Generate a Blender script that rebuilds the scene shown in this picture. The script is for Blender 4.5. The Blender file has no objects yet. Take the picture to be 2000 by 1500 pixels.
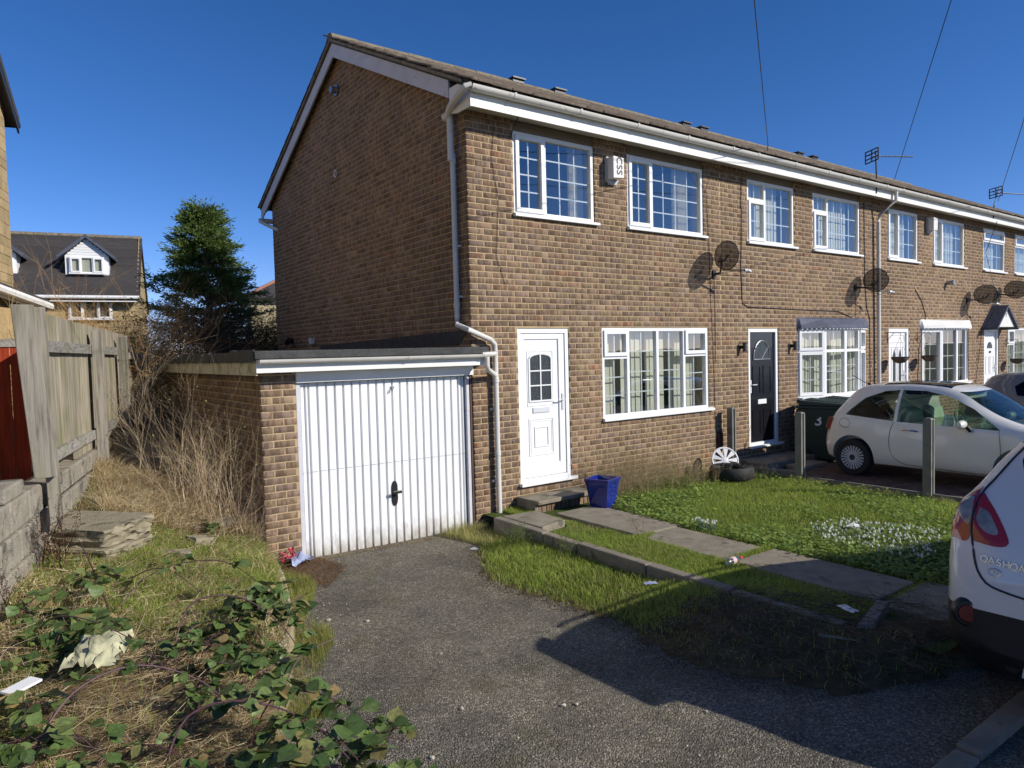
import bpy, math, random
import numpy as np
from mathutils import Vector, Matrix
random.seed(7)
rng = np.random.default_rng(7)
SC = bpy.context.scene
COL = SC.collection
# ------------------------------------------------------------------ camera
cam_d = bpy.data.cameras.new("camera")
cam = bpy.data.objects.new("camera", cam_d); COL.objects.link(cam)
cam_d.sensor_width = 36.0
cam_d.lens = 36.0 * 1371 / 2000
cam_d.clip_start = 0.05; cam_d.clip_end = 2000
YAW, PITCH, ROLL = 0.633, -0.045, -0.025
def cam_matrix():
    cy, sy, cp, sp = math.cos(YAW), math.sin(YAW), math.cos(PITCH), math.sin(PITCH)
    f = Vector((sy*cp, cy*cp, sp)); r = Vector((cy, -sy, 0)); u = r.cross(f)
    cr, sr = math.cos(ROLL), math.sin(ROLL)
    r2 = cr*r + sr*u; u2 = -sr*r + cr*u
    m = Matrix((r2, u2, -f)).transposed().to_4x4()
    m.translation = Vector((-4.686, -7.202, 1.697))
    return m
cam.matrix_world = cam_matrix()
SC.camera = cam
# ------------------------------------------------------------------ sky and sun
SUN_AZ = 33.5      # degrees from -y towards +x
SUN_EL = 28.3
w = bpy.data.worlds.new("World"); SC.world = w; w.use_nodes = True
nt = w.node_tree; nt.nodes.clear()
sky = nt.nodes.new("ShaderNodeTexSky"); sky.sky_type = 'NISHITA'; sky.sun_disc = False
sky.sun_elevation = math.radians(SUN_EL); sky.sun_rotation = math.radians(180 - SUN_AZ)
sky.altitude = 2600; sky.air_density = 0.85; sky.dust_density = 0.0; sky.ozone_density = 3.0
bg = nt.nodes.new("ShaderNodeBackground"); bg.inputs[1].default_value = 0.12
wo = nt.nodes.new("ShaderNodeOutputWorld")
hs = nt.nodes.new('ShaderNodeHueSaturation'); hs.inputs['Saturation'].default_value = 1.26; nt.links.new(sky.outputs[0], hs.inputs['Color']); tn = nt.nodes.new('ShaderNodeMix'); tn.data_type = 'RGBA'; tn.blend_type = 'MULTIPLY'; tn.inputs[0].default_value = 1.0; tn.inputs[7].default_value = (1.20, 0.92, 1.02, 1); nt.links.new(hs.outputs[0], tn.inputs[6]); nt.links.new(tn.outputs[2], bg.inputs[0]); nt.links.new(bg.outputs[0], wo.inputs[0])
sd = bpy.data.lights.new("sun", 'SUN'); sd.energy = 4.3; sd.angle = math.radians(0.53); sd.color = (1.0, 0.94, 0.84)
sun = bpy.data.objects.new("sun", sd); COL.objects.link(sun)
sv = Vector((math.sin(math.radians(SUN_AZ))*math.cos(math.radians(SUN_EL)), -math.cos(math.radians(SUN_AZ))*math.cos(math.radians(SUN_EL)), math.sin(math.radians(SUN_EL))))
sun.rotation_euler = sv.to_track_quat('Z', 'Y').to_euler(); sun.location = sv * 60
SC.view_settings.view_transform = 'Standard'; SC.view_settings.look = 'None'
SC.view_settings.exposure = 0.24; SC.view_settings.gamma = 1.0; SC.view_settings.use_curve_mapping = False
SC.cycles.max_bounces = 6; SC.cycles.transparent_max_bounces = 12
# ------------------------------------------------------------------ materials
def srgb(*c):
    return tuple((x/255/12.92 if x/255 <= 0.04045 else ((x/255+0.055)/1.055)**2.4) for x in c)
class NB:
    """tiny node helper"""
    def __init__(s, name):
        s.m = bpy.data.materials.new(name); s.m.use_nodes = True
        s.t = s.m.node_tree; s.t.nodes.clear()
        s.out = s.n("ShaderNodeOutputMaterial")
    def n(s, typ, **kw):
        nd = s.t.nodes.new(typ)
        for k, v in kw.items(): setattr(nd, k, v)
        return nd
    def l(s, a, b): s.t.links.new(a, b)
    def val(s, sock, v):
        if hasattr(v, "is_linked"): s.l(v, sock)
        elif isinstance(v, (tuple, list)) and len(v) == 3 and sock.type == 'RGBA': sock.default_value = (*v, 1)
        else: sock.default_value = v
    def pos(s, scale=(1, 1, 1), obj=False):
        if obj: o = s.n("ShaderNodeTexCoord").outputs["Object"]
        else: o = s.n("ShaderNodeNewGeometry").outputs["Position"]
        mp = s.n("ShaderNodeMapping"); mp.inputs["Scale"].default_value = scale
        s.l(o, mp.inputs[0]); return mp.outputs[0]
    def noise(s, vec, scale=5, detail=3, rough=0.55):
        nd = s.n("ShaderNodeTexNoise"); s.l(vec, nd.inputs["Vector"])
        nd.inputs["Scale"].default_value = scale; nd.inputs["Detail"].default_value = detail; nd.inputs["Roughness"].default_value = rough
        return nd.outputs["Fac"]
    def vor(s, vec, scale=5, feat='F1', out="Distance"):
        nd = s.n("ShaderNodeTexVoronoi", feature=feat); s.l(vec, nd.inputs["Vector"]); nd.inputs["Scale"].default_value = scale
        return nd.outputs[out]
    def ramp(s, fac, stops, interp='LINEAR'):
        nd = s.n("ShaderNodeValToRGB"); cr = nd.color_ramp; cr.interpolation = interp
        while len(cr.elements) > 1: cr.elements.remove(cr.elements[-1])
        for i, (p, c) in enumerate(stops):
            e = cr.elements[0] if i == 0 else cr.elements.new(p)
            e.position = p
            if isinstance(c, (int, float)): c = (c, c, c)
            e.color = (*c, 1)
        s.l(fac, nd.inputs[0]); return nd.outputs[0]
    def mix(s, fac, a, b, mode='MIX'):
        nd = s.n("ShaderNodeMix", data_type='RGBA', blend_type=mode)
        s.val(nd.inputs[0], fac); s.val(nd.inputs[6], a); s.val(nd.inputs[7], b); return nd.outputs[2]
    def math(s, op, a, b=0.0):
        nd = s.n("ShaderNodeMath", operation=op); s.val(nd.inputs[0], a); s.val(nd.inputs[1], b); return nd.outputs[0]
    def bump(s, h, strength=0.3, dist=0.01):
        nd = s.n("ShaderNodeBump"); nd.inputs["Strength"].default_value = strength; nd.inputs["Distance"].default_value = dist
        s.l(h, nd.inputs["Height"]); return nd.outputs[0]
    def attr(s, name): return s.n("ShaderNodeAttribute", attribute_name=name)
    def principled(s, base, rough=0.6, metal=0.0, normal=None, spec=0.5, coat=0.0, trans=None):
        p = s.n("ShaderNodeBsdfPrincipled"); s.val(p.inputs["Base Color"], base); s.val(p.inputs["Roughness"], rough)
        p.inputs["Metallic"].default_value = metal; p.inputs["Specular IOR Level"].default_value = spec
        p.inputs["Coat Weight"].default_value = coat; p.inputs["Coat Roughness"].default_value = 0.03
        if normal is not None: s.l(normal, p.inputs["Normal"])
        s.l(p.outputs[0], s.out.inputs[0]); return p
def simple(name, col, rough=0.6, var=0.12, scale=6, bump=0.0, bscale=60, metal=0.0, spec=0.5, coat=0.0, dirt=None, stretch=(1, 1, 1), orand=0.0):
    b = NB(name); v = b.pos(stretch)
    n1 = b.noise(v, scale, 4)
    lo = tuple(c*(1-var) for c in col); hi = tuple(min(1, c*(1+var)) for c in col)
    c = b.ramp(n1, [(0.3, lo), (0.7, hi)])
    if dirt:
        dcol, thr, dsc = dirt
        d = b.ramp(b.noise(v, dsc, 6, 0.65), [(thr, 0), (thr+0.08, 1)])
        c = b.mix(b.math('MULTIPLY', d, 0.8), c, dcol)
    if orand:
        r = b.n("ShaderNodeObjectInfo").outputs["Random"]
        k = b.ramp(r, [(0, 1-orand), (1, 1+orand)])
        c = b.mix(1.0, c, k, 'MULTIPLY')
    nrm = b.bump(b.noise(v, bscale, 4, 0.6), bump, 0.01) if bump else None
    b.principled(c, rough, metal, nrm, spec, coat)
    return b.m
def attrmat(name, rough=0.7, spec=0.2, trans=0.0, bump=0.0, bscale=80):
    """colour from the mesh's own 'col' attribute (one colour per piece)"""
    b = NB(name); a = b.attr("col"); c = a.outputs["Color"]
    nrm = b.bump(b.noise(b.pos(), bscale, 4, 0.6), bump, 0.01) if bump else None
    p = b.principled(c, rough, 0, nrm, spec)
    if trans:
        t = b.n("ShaderNodeBsdfTranslucent"); b.l(c, t.inputs[0])
        mx = b.n("ShaderNodeMixShader"); mx.inputs[0].default_value = trans
        b.l(p.outputs[0], mx.inputs[1]); b.l(t.outputs[0], mx.inputs[2]); b.l(mx.outputs[0], b.out.inputs[0])
    return b.m
MT = {}
def brick_mat():
    b = NB("brick"); a = b.attr("col"); col = a.outputs["Color"]; rnd = a.outputs["Alpha"]
    g = b.n("ShaderNodeNewGeometry").outputs["Position"]
    sp = b.n("ShaderNodeSeparateXYZ"); b.l(g, sp.inputs[0])
    s = b.math('ADD', sp.outputs[0], sp.outputs[1])
    oi = b.n("ShaderNodeObjectInfo").outputs["Random"]
    rr = b.math('ADD', b.math('MULTIPLY', rnd, 37.0), b.math('MULTIPLY', oi, 51.0))
    cx = b.n("ShaderNodeCombineXYZ"); b.l(b.math('MULTIPLY', s, 21.0), cx.inputs[0]); b.l(b.math('MULTIPLY', sp.outputs[2], 5.0), cx.inputs[1]); b.l(rr, cx.inputs[2])
    band = b.noise(cx.outputs[0], 1.0, 1.5, 0.5)
    bm = b.ramp(band, [(0.47, 0), (0.54, 1)])
    fine = b.noise(b.pos(), 120, 4, 0.7)
    dark = b.mix(1.0, col, (0.62, 0.58, 0.54), 'MULTIPLY')
    c = b.mix(b.math('MULTIPLY', bm, 0.85), col, dark)
    c = b.mix(1.0, c, b.ramp(fine, [(0.25, 0.7), (0.75, 1.3)]), 'MULTIPLY')
    big = b.noise(b.pos((1, 1, .5)), 0.9, 6, 0.65)
    c = b.mix(1.0, c, b.ramp(big, [(0.3, 0.78), (0.7, 1.14)]), 'MULTIPLY')
    oc = b.ramp(oi, [(0, 0.92), (1, 1.1)]); c = b.mix(1.0, c, oc, 'MULTIPLY')
    b.principled(c, 0.88, 0, b.bump(fine, 0.5, 0.004), 0.2); return b.m
MT['brick'] = brick_mat()
MT['mortar'] = simple("mortar", (0.46, 0.345, 0.205), 0.95, 0.14, 3, 0.4, 90, spec=0.1, dirt=((0.24, 0.18, 0.12), 0.58, 2.2))
MT['upvc'] = simple("white_upvc", (0.80, 0.80, 0.79), 0.35, 0.03, 2, 0, spec=0.4)
MT['gutter'] = simple("gutter_plastic", (0.62, 0.60, 0.55), 0.45, 0.06, 4, dirt=((0.33, 0.30, 0.24), 0.62, 9))
MT['whitepaint'] = simple("white_paint", (0.76, 0.75, 0.71), 0.5, 0.06, 3, 0.15, 40, dirt=((0.4, 0.36, 0.29), 0.68, 8))
MT['peel'] = simple("peeling_paint", (0.56, 0.56, 0.60), 0.6, 0.08, 3, 0.25, 40, dirt=((0.16, 0.14, 0.12), 0.62, 13), stretch=(1, 1, 2.2))
MT['soffit'] = simple("soffit_board", (0.52, 0.47, 0.38), 0.7, 0.12, 4, dirt=((0.3, 0.25, 0.18), 0.6, 6))
MT['headboard'] = simple("head_board", (0.20, 0.165, 0.125), 0.8, 0.1, 4)
MT['tile'] = simple("roof_tile", (0.135, 0.108, 0.085), 0.9, 0.28, 9, 0.6, 70, spec=0.15, dirt=((0.26, 0.22, 0.13), 0.60, 14), orand=0.22)
MT['ridge'] = simple("ridge_tile", (0.20, 0.17, 0.115), 0.9, 0.25, 7, 0.6, 60, dirt=((0.42, 0.40, 0.30), 0.66, 16))
MT['black'] = simple("black_plastic", (0.012, 0.012, 0.014), 0.4, 0.1, 5)
MT['rubber'] = simple("rubber", (0.018, 0.018, 0.019), 0.75, 0.15, 20, 0.2, 60)
MT['chrome'] = simple("chrome", (0.72, 0.72, 0.72), 0.18, 0.02, 5, metal=1.0)
MT['greymetal'] = simple("grey_metal", (0.32, 0.33, 0.35), 0.4, 0.1, 8, metal=0.8)
MT['darkmetal'] = simple("dark_metal", (0.05, 0.05, 0.055), 0.45, 0.1, 8, metal=0.5)
MT['felt'] = simple("roofing_felt", (0.055, 0.056, 0.054), 0.9, 0.25, 6, 0.8, 160, dirt=((0.2, 0.2, 0.19), 0.57, 90))
MT['lead'] = simple("lead_sheet", (0.07, 0.082, 0.12), 0.75, 0.22, 7, 0.3, 20, dirt=((0.16, 0.17, 0.21), 0.62, 9))
MT['timber_brown'] = simple("brown_timber", (0.09, 0.05, 0.035), 0.8, 0.2, 8)
MT['blind'] = simple("blind_fabric", (0.66, 0.64, 0.53), 0.85, 0.04, 3)
MT['curtain'] = simple("curtain_fabric", (0.72, 0.66, 0.52), 0.9, 0.05, 3)
MT['inside'] = simple("plaster", (0.55, 0.53, 0.50), 0.9, 0.05, 2)
MT['carpet'] = simple("carpet", (0.14, 0.12, 0.10), 0.95, 0.1, 2)
MT['concrete'] = simple("concrete", (0.25, 0.235, 0.20), 0.92, 0.18, 5, 0.5, 70, dirt=((0.13, 0.12, 0.08), 0.56, 4), spec=0.2)
MT['darkconcrete'] = simple("weathered_concrete", (0.245, 0.215, 0.165), 0.92, 0.2, 6, 0.7, 60, dirt=((0.09, 0.085, 0.06), 0.58, 5), spec=0.2)
MT['postconcrete'] = simple("post_concrete", (0.21, 0.205, 0.18), 0.9, 0.15, 6, 0.5, 90, dirt=((0.12, 0.12, 0.10), 0.6, 7), spec=0.2)
MT['block'] = simple("concrete_block", (0.30, 0.27, 0.215), 0.95, 0.22, 7, 1.0, 45, dirt=((0.10, 0.095, 0.08), 0.55, 5), spec=0.1)
MT['slabtan'] = simple('tan_concrete', (0.30, 0.26, 0.18), 0.95, 0.2, 6, 1.0, 40, dirt=((0.13, 0.115, 0.07), 0.54, 6), spec=0.1)
MT['ochre'] = simple("painted_edging", (0.33, 0.28, 0.15), 0.9, 0.2, 5, 0.4, 50, dirt=((0.5, 0.48, 0.42), 0.62, 12))
MT['stonepale'] = simple("pale_stone", (0.50, 0.45, 0.36), 0.9, 0.2, 30, 0.4, 60, orand=0.3)
MT['blue_glaze'] = simple("blue_glaze", (0.012, 0.022, 0.20), 0.12, 0.3, 6, coat=0.6)
MT['bin'] = simple("bin_plastic", (0.020, 0.042, 0.032), 0.5, 0.12, 6)
MT['silver'] = simple("silver_plastic", (0.62, 0.63, 0.65), 0.3, 0.03, 4)
MT['white'] = simple("clean_white", (0.8, 0.8, 0.8), 0.4, 0.02, 4)
MT['alarm_white'] = simple("alarm_white", (0.72, 0.69, 0.66), 0.45, 0.03, 4)
MT['alarm_grey'] = simple("alarm_grey", (0.44, 0.43, 0.43), 0.5, 0.03, 4)
MT['blackdoor'] = simple("black_door_paint", (0.012, 0.012, 0.016), 0.22, 0.1, 4, coat=0.3)
MT['brownbox'] = simple("brown_plastic", (0.07, 0.028, 0.02), 0.5, 0.1, 5)
MT['greydoor_unused'] = simple("garage_door_paint", (0.80, 0.81, 0.82), 0.4, 0.02, 2, 0.05, 30, dirt=((0.55, 0.52, 0.47), 0.72, 6))
MT['lettering_dark'] = simple("dark_lettering", (0.02, 0.02, 0.025), 0.5, 0.0, 4)
MT['stonewall'] = simple("cut_stone", (0.40, 0.30, 0.155), 0.9, 0.18, 6, 0.8, 35, orand=0.16)
MT['slate'] = simple("dark_roof_tile", (0.050, 0.043, 0.041), 0.75, 0.15, 5, 0.2, 50, orand=0.12)
MT['bark'] = simple("bark", (0.10, 0.075, 0.05), 0.95, 0.3, 12, 0.8, 40)
MT['palebark'] = simple("pale_bark", (0.30, 0.26, 0.21), 0.95, 0.25, 12, 0.6, 40)
def wood_mat(name, base, dark, green=0.0, ax=2):
    b = NB(name); oi = b.n("ShaderNodeObjectInfo").outputs["Random"]
    st = [40, 40, 40]; st[ax] = 2.2
    v = b.pos(tuple(st), obj=True)
    cm = b.n("ShaderNodeVectorMath", operation='ADD'); b.l(v, cm.inputs[0])
    cx = b.n("ShaderNodeCombineXYZ"); b.l(b.math('MULTIPLY', oi, 90.0), cx.inputs[2]); b.l(b.math('MULTIPLY', oi, 33.0), cx.inputs[0]); b.l(cx.outputs[0], cm.inputs[1])
    g = b.noise(cm.outputs[0], 1.0, 5, 0.6)
    c = b.ramp(g, [(0.28, dark), (0.5, base), (0.72, tuple(min(1, x*1.35) for x in base))])
    if green:
        gz = b.ramp(b.noise(b.pos((3, 3, 1.2)), 1.3, 4), [(0.48, 0), (0.66, 1)])
        c = b.mix(b.math('MULTIPLY', gz, green), c, (0.16, 0.17, 0.06))
    c = b.mix(1.0, c, b.ramp(oi, [(0, 0.78), (1, 1.18)]), 'MULTIPLY')
    b.principled(c, 0.9, 0, b.bump(g, 0.5, 0.006), 0.15); return b.m
MT['fence'] = wood_mat("weathered_timber", (0.33, 0.29, 0.22), (0.14, 0.12, 0.09), 0.55)
MT['fencerail'] = wood_mat("grey_timber", (0.27, 0.255, 0.225), (0.11, 0.10, 0.09), 0.3, 1)
MT['fencepost'] = wood_mat("post_timber", (0.25, 0.225, 0.185), (0.10, 0.085, 0.065), 0.3)
MT['mossfence'] = wood_mat("mossy_timber", (0.33, 0.36, 0.05), (0.16, 0.17, 0.03), 0.0)
MT['redfence'] = wood_mat("red_stained_timber", (0.30, 0.045, 0.018), (0.17, 0.025, 0.012), 0.0)
def glass_mat(name, tint=(0.92, 0.95, 0.94), boost=1.6, rough=0.005, base=0.05):
    b = NB(name)
    t = b.n("ShaderNodeBsdfTransparent"); t.inputs[0].default_value = (*tint, 1)
    g = b.n("ShaderNodeBsdfGlossy"); g.inputs["Roughness"].default_value = rough
    wv = b.noise(b.pos(), 1.7, 2); b.l(b.bump(wv, 0.05, 0.02), g.inputs["Normal"])
    lw = b.n('ShaderNodeLayerWeight'); lw.inputs[0].default_value = 0.5
    k = b.math('MINIMUM', b.math('ADD', b.math('MULTIPLY', b.math('POWER', lw.outputs['Facing'], 4.0), boost*.5), base), 0.95)
    mx = b.n("ShaderNodeMixShader"); b.l(k, mx.inputs[0]); b.l(t.outputs[0], mx.inputs[1]); b.l(g.outputs[0], mx.inputs[2])
    b.l(mx.outputs[0], b.out.inputs[0]); return b.m
MT['glass'] = glass_mat("window_glass", (0.86, 0.90, 0.89), 1.4, 0.004, 0.24)
MT['carglass'] = glass_mat("car_glass", (0.62, 0.70, 0.64), 1.4, 0.003, 0.035)
MT['darkglass'] = glass_mat("tinted_glass", (0.03, 0.035, 0.04), 1.3, 0.003, 0.03)
def door_paint():
    b = NB("garage_door_paint"); v = b.pos((1, 1, .35)); sp = b.n("ShaderNodeSeparateXYZ"); b.l(b.pos(), sp.inputs[0])
    low = b.ramp(b.math('ADD', b.math('MULTIPLY', sp.outputs[2], 2.2), b.noise(v, 9, 6, .7)), [(-.0, 1), (.25, 0)])
    low = b.ramp(b.math('ADD', b.math('MULTIPLY', b.math('ADD', sp.outputs[2], .46), 1.7), b.noise(v, 14, 6, .7)), [(.50, 1), (.90, 0)])
    st = b.ramp(b.noise(b.pos((1.2, 1, .25)), 2.2, 5, .6), [(.35, (.74, .745, .74)), (.65, (.82, .825, .82))])
    c = b.mix(b.math('MULTIPLY', low, .75), st, (.30, .26, .19))
    rust = b.ramp(b.noise(b.pos((1, 1, .6)), 17, 5, .7), [(.70, 0), (.76, 1)]); c = b.mix(b.math('MULTIPLY', rust, .35), c, (.35, .22, .12))
    b.principled(c, .42, 0, b.bump(b.noise(b.pos(), 5, 3), .12, .02), .4); return b.m
MT['greydoor'] = door_paint()
def obscure():
    b = NB("obscured_glass"); n1 = b.noise(b.pos(), 90, 3)
    b.principled(b.ramp(n1, [(0.35, (0.015, 0.018, 0.018)), (0.7, (0.07, 0.08, 0.08))]), 0.22, 0, b.bump(n1, 0.8, 0.004), 0.6); return b.m
MT['obscure'] = obscure()
def dish_mat():
    b = NB("perforated_dish")
    p = b.principled((0.03, 0.03, 0.032), 0.6, 0.3)
    t = b.n("ShaderNodeBsdfTransparent"); mx = b.n("ShaderNodeMixShader"); mx.inputs[0].default_value = 0.20
    b.l(p.outputs[0], mx.inputs[1]); b.l(t.outputs[0], mx.inputs[2]); b.l(mx.outputs[0], b.out.inputs[0]); return b.m
MT['dish'] = dish_mat()
def asphalt():
    b = NB("asphalt"); v = b.pos()
    vo = b.n("ShaderNodeTexVoronoi", feature='F1'); b.l(v, vo.inputs[0]); vo.inputs["Scale"].default_value = 95
    cr = b.n("ShaderNodeSeparateColor"); b.l(vo.outputs["Color"], cr.inputs[0])
    st = b.ramp(cr.outputs[0], [(0.0, (0.085, 0.079, 0.068)), (0.45, (0.158, 0.146, 0.123)), (0.85, (0.235, 0.216, 0.182)), (0.95, (0.36, 0.33, 0.28))])
    n2 = b.noise(v, 1.6, 5, 0.65); n3 = b.noise(v, 14, 3)
    c = b.mix(1.0, st, b.ramp(n2, [(0.3, (0.66, 0.65, 0.62)), (0.7, (1.25, 1.22, 1.15))]), 'MULTIPLY')
    big = b.noise(v, 0.55, 6, 0.7); c = b.mix(1.0, c, b.ramp(big, [(0.35, (0.78, 0.78, 0.80)), (0.5, (1.0, .99, .96)), (0.68, (1.3, 1.25, 1.12))]), 'MULTIPLY')
    moss = b.ramp(b.noise(v, 2.7, 6, 0.75), [(0.54, 0), (0.66, 1)])
    c = b.mix(b.math('MULTIPLY', moss, 0.55), c, (0.095, 0.088, 0.042))
    cr2 = b.n("ShaderNodeTexVoronoi", feature='DISTANCE_TO_EDGE'); wv = b.mix(0.12, v, b.n("ShaderNodeTexNoise").outputs["Color"]); b.l(wv, cr2.inputs[0]); cr2.inputs["Scale"].default_value = 0.75
    crack = b.ramp(cr2.outputs["Distance"], [(0.0, 1), (0.006, 0)]); c = b.mix(b.math('MULTIPLY', crack, 0.0), c, (0.03, 0.027, 0.02))
    h = b.math('ADD', b.math('MULTIPLY', vo.outputs["Distance"], -1.0), b.math('MULTIPLY', n3, 0.5))
    b.principled(c, 0.9, 0, b.bump(h, 0.9, 0.012), 0.25); return b.m
MT['asphalt'] = asphalt()
def soil(name, cols, sc=6):
    b = NB(name); v = b.pos(); n1 = b.noise(v, sc, 6, 0.7)
    b.principled(b.ramp(n1, [(0.3, cols[0]), (0.5, cols[1]), (0.7, cols[2])]), 0.95, 0, b.bump(b.noise(v, 40, 5, 0.7), 1.0, 0.02), 0.1); return b.m
MT['soil'] = soil("soil", ((0.04, 0.03, 0.018), (0.10, 0.075, 0.04), (0.16, 0.125, 0.07)))
MT['turf'] = soil("turf_base", ((0.04, 0.045, 0.014), (0.07, 0.10, 0.025), (0.11, 0.14, 0.04)))
MT['far_ground'] = soil("far_ground", ((0.06, 0.07, 0.03), (0.09, 0.10, 0.045), (0.12, 0.12, 0.07)), 0.3)
MT['grass'] = attrmat("grass_blades", 0.6, 0.25, 0.5)
MT['straw'] = attrmat("straw", 0.8, 0.15, 0.15)
MT['foliage'] = attrmat("foliage", 0.55, 0.3, 0.38)
MT['twig'] = attrmat("twigs", 0.85, 0.15)
MT['paving'] = simple("block_paving", (0.13, 0.085, 0.065), 0.9, 0.15, 9, 0.5, 70, orand=0.25, spec=0.2)
def leaf_mat():
    b = NB("bramble_leaf"); oi = b.n("ShaderNodeObjectInfo").outputs["Random"]
    c = b.ramp(oi, [(0.0, (0.055, 0.095, 0.025)), (0.5, (0.10, 0.16, 0.042)), (0.85, (0.17, 0.22, 0.065)), (0.97, (0.30, 0.22, 0.09))])
    n1 = b.noise(b.pos(), 60, 3); c = b.mix(1.0, c, b.ramp(n1, [(0.3, 0.75), (0.7, 1.25)]), 'MULTIPLY')
    p = b.principled(c, 0.42, 0, b.bump(n1, 0.4, 0.004), 0.5)
    t = b.n("ShaderNodeBsdfTranslucent"); b.l(c, t.inputs[0]); mx = b.n("ShaderNodeMixShader"); mx.inputs[0].default_value = 0.2
    b.l(p.outputs[0], mx.inputs[1]); b.l(t.outputs[0], mx.inputs[2]); b.l(mx.outputs[0], b.out.inputs[0]); return b.m
MT['leaf'] = leaf_mat()
# ------------------------------------------------------------------ object helpers
WL = {}           # world location of every empty / part root
def np_mesh(name, V, F4=None, F3=None, smooth=False, col=None):
    V = np.asarray(V, dtype=np.float32).reshape(-1, 3)
    me = bpy.data.meshes.new(name)
    parts = []; sizes = []
    if F4 is not None and len(F4): parts.append(np.asarray(F4, dtype=np.int32).reshape(-1)); sizes.append(np.full(len(F4), 4, np.int32))
    if F3 is not None and len(F3): parts.append(np.asarray(F3, dtype=np.int32).reshape(-1)); sizes.append(np.full(len(F3), 3, np.int32))
    idx = np.concatenate(parts); sz = np.concatenate(sizes)
    me.vertices.add(len(V)); me.vertices.foreach_set("co", V.reshape(-1))
    me.loops.add(len(idx)); me.loops.foreach_set("vertex_index", idx)
    me.polygons.add(len(sz)); st = np.zeros(len(sz), np.int32); st[1:] = np.cumsum(sz)[:-1]
    me.polygons.foreach_set("loop_start", st); me.polygons.foreach_set("loop_total", sz)
    if smooth: me.polygons.foreach_set("use_smooth", np.ones(len(sz), bool))
    if col is not None:
        a = me.color_attributes.new("col", 'FLOAT_COLOR', 'POINT')
        c = np.ones((len(V), 4), np.float32); col = np.asarray(col, np.float32); c[:, :col.shape[1]] = col
        a.data.foreach_set("color", c.reshape(-1))
    me.update(calc_edges=True); me.validate(verbose=False)
    return me
def link(name, me, mat, parent=None, loc=None, rot=None):
    o = bpy.data.objects.new(name, me); COL.objects.link(o)
    if mat is not None and me is not None and not me.materials:
        for mm in (mat if isinstance(mat, (list, tuple)) else [mat]): me.materials.append(mm)
    if parent is not None: o.parent = parent
    pw = WL.get(parent.name, Vector((0, 0, 0))) if parent is not None else Vector((0, 0, 0))
    lw = Vector(loc) if loc is not None else pw
    o.location = lw - pw; WL[o.name] = lw.copy()
    if rot is not None: o.rotation_euler = rot
    return o
def thing(name, label, cat, loc=(0, 0, 0), group=None, kind=None):
    o = bpy.data.objects.new(name, None); COL.objects.link(o); o.empty_display_size = 0.2
    o.location = loc; WL[o.name] = Vector(loc); o['label'] = label; o['category'] = cat
    if group: o['group'] = group
    if kind: o['kind'] = kind
    return o
def tag(o, label, cat, group=None, kind=None):
    o['label'] = label
    if cat: o['category'] = cat
    if group: o['group'] = group
    if kind: o['kind'] = kind
    return o
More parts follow.
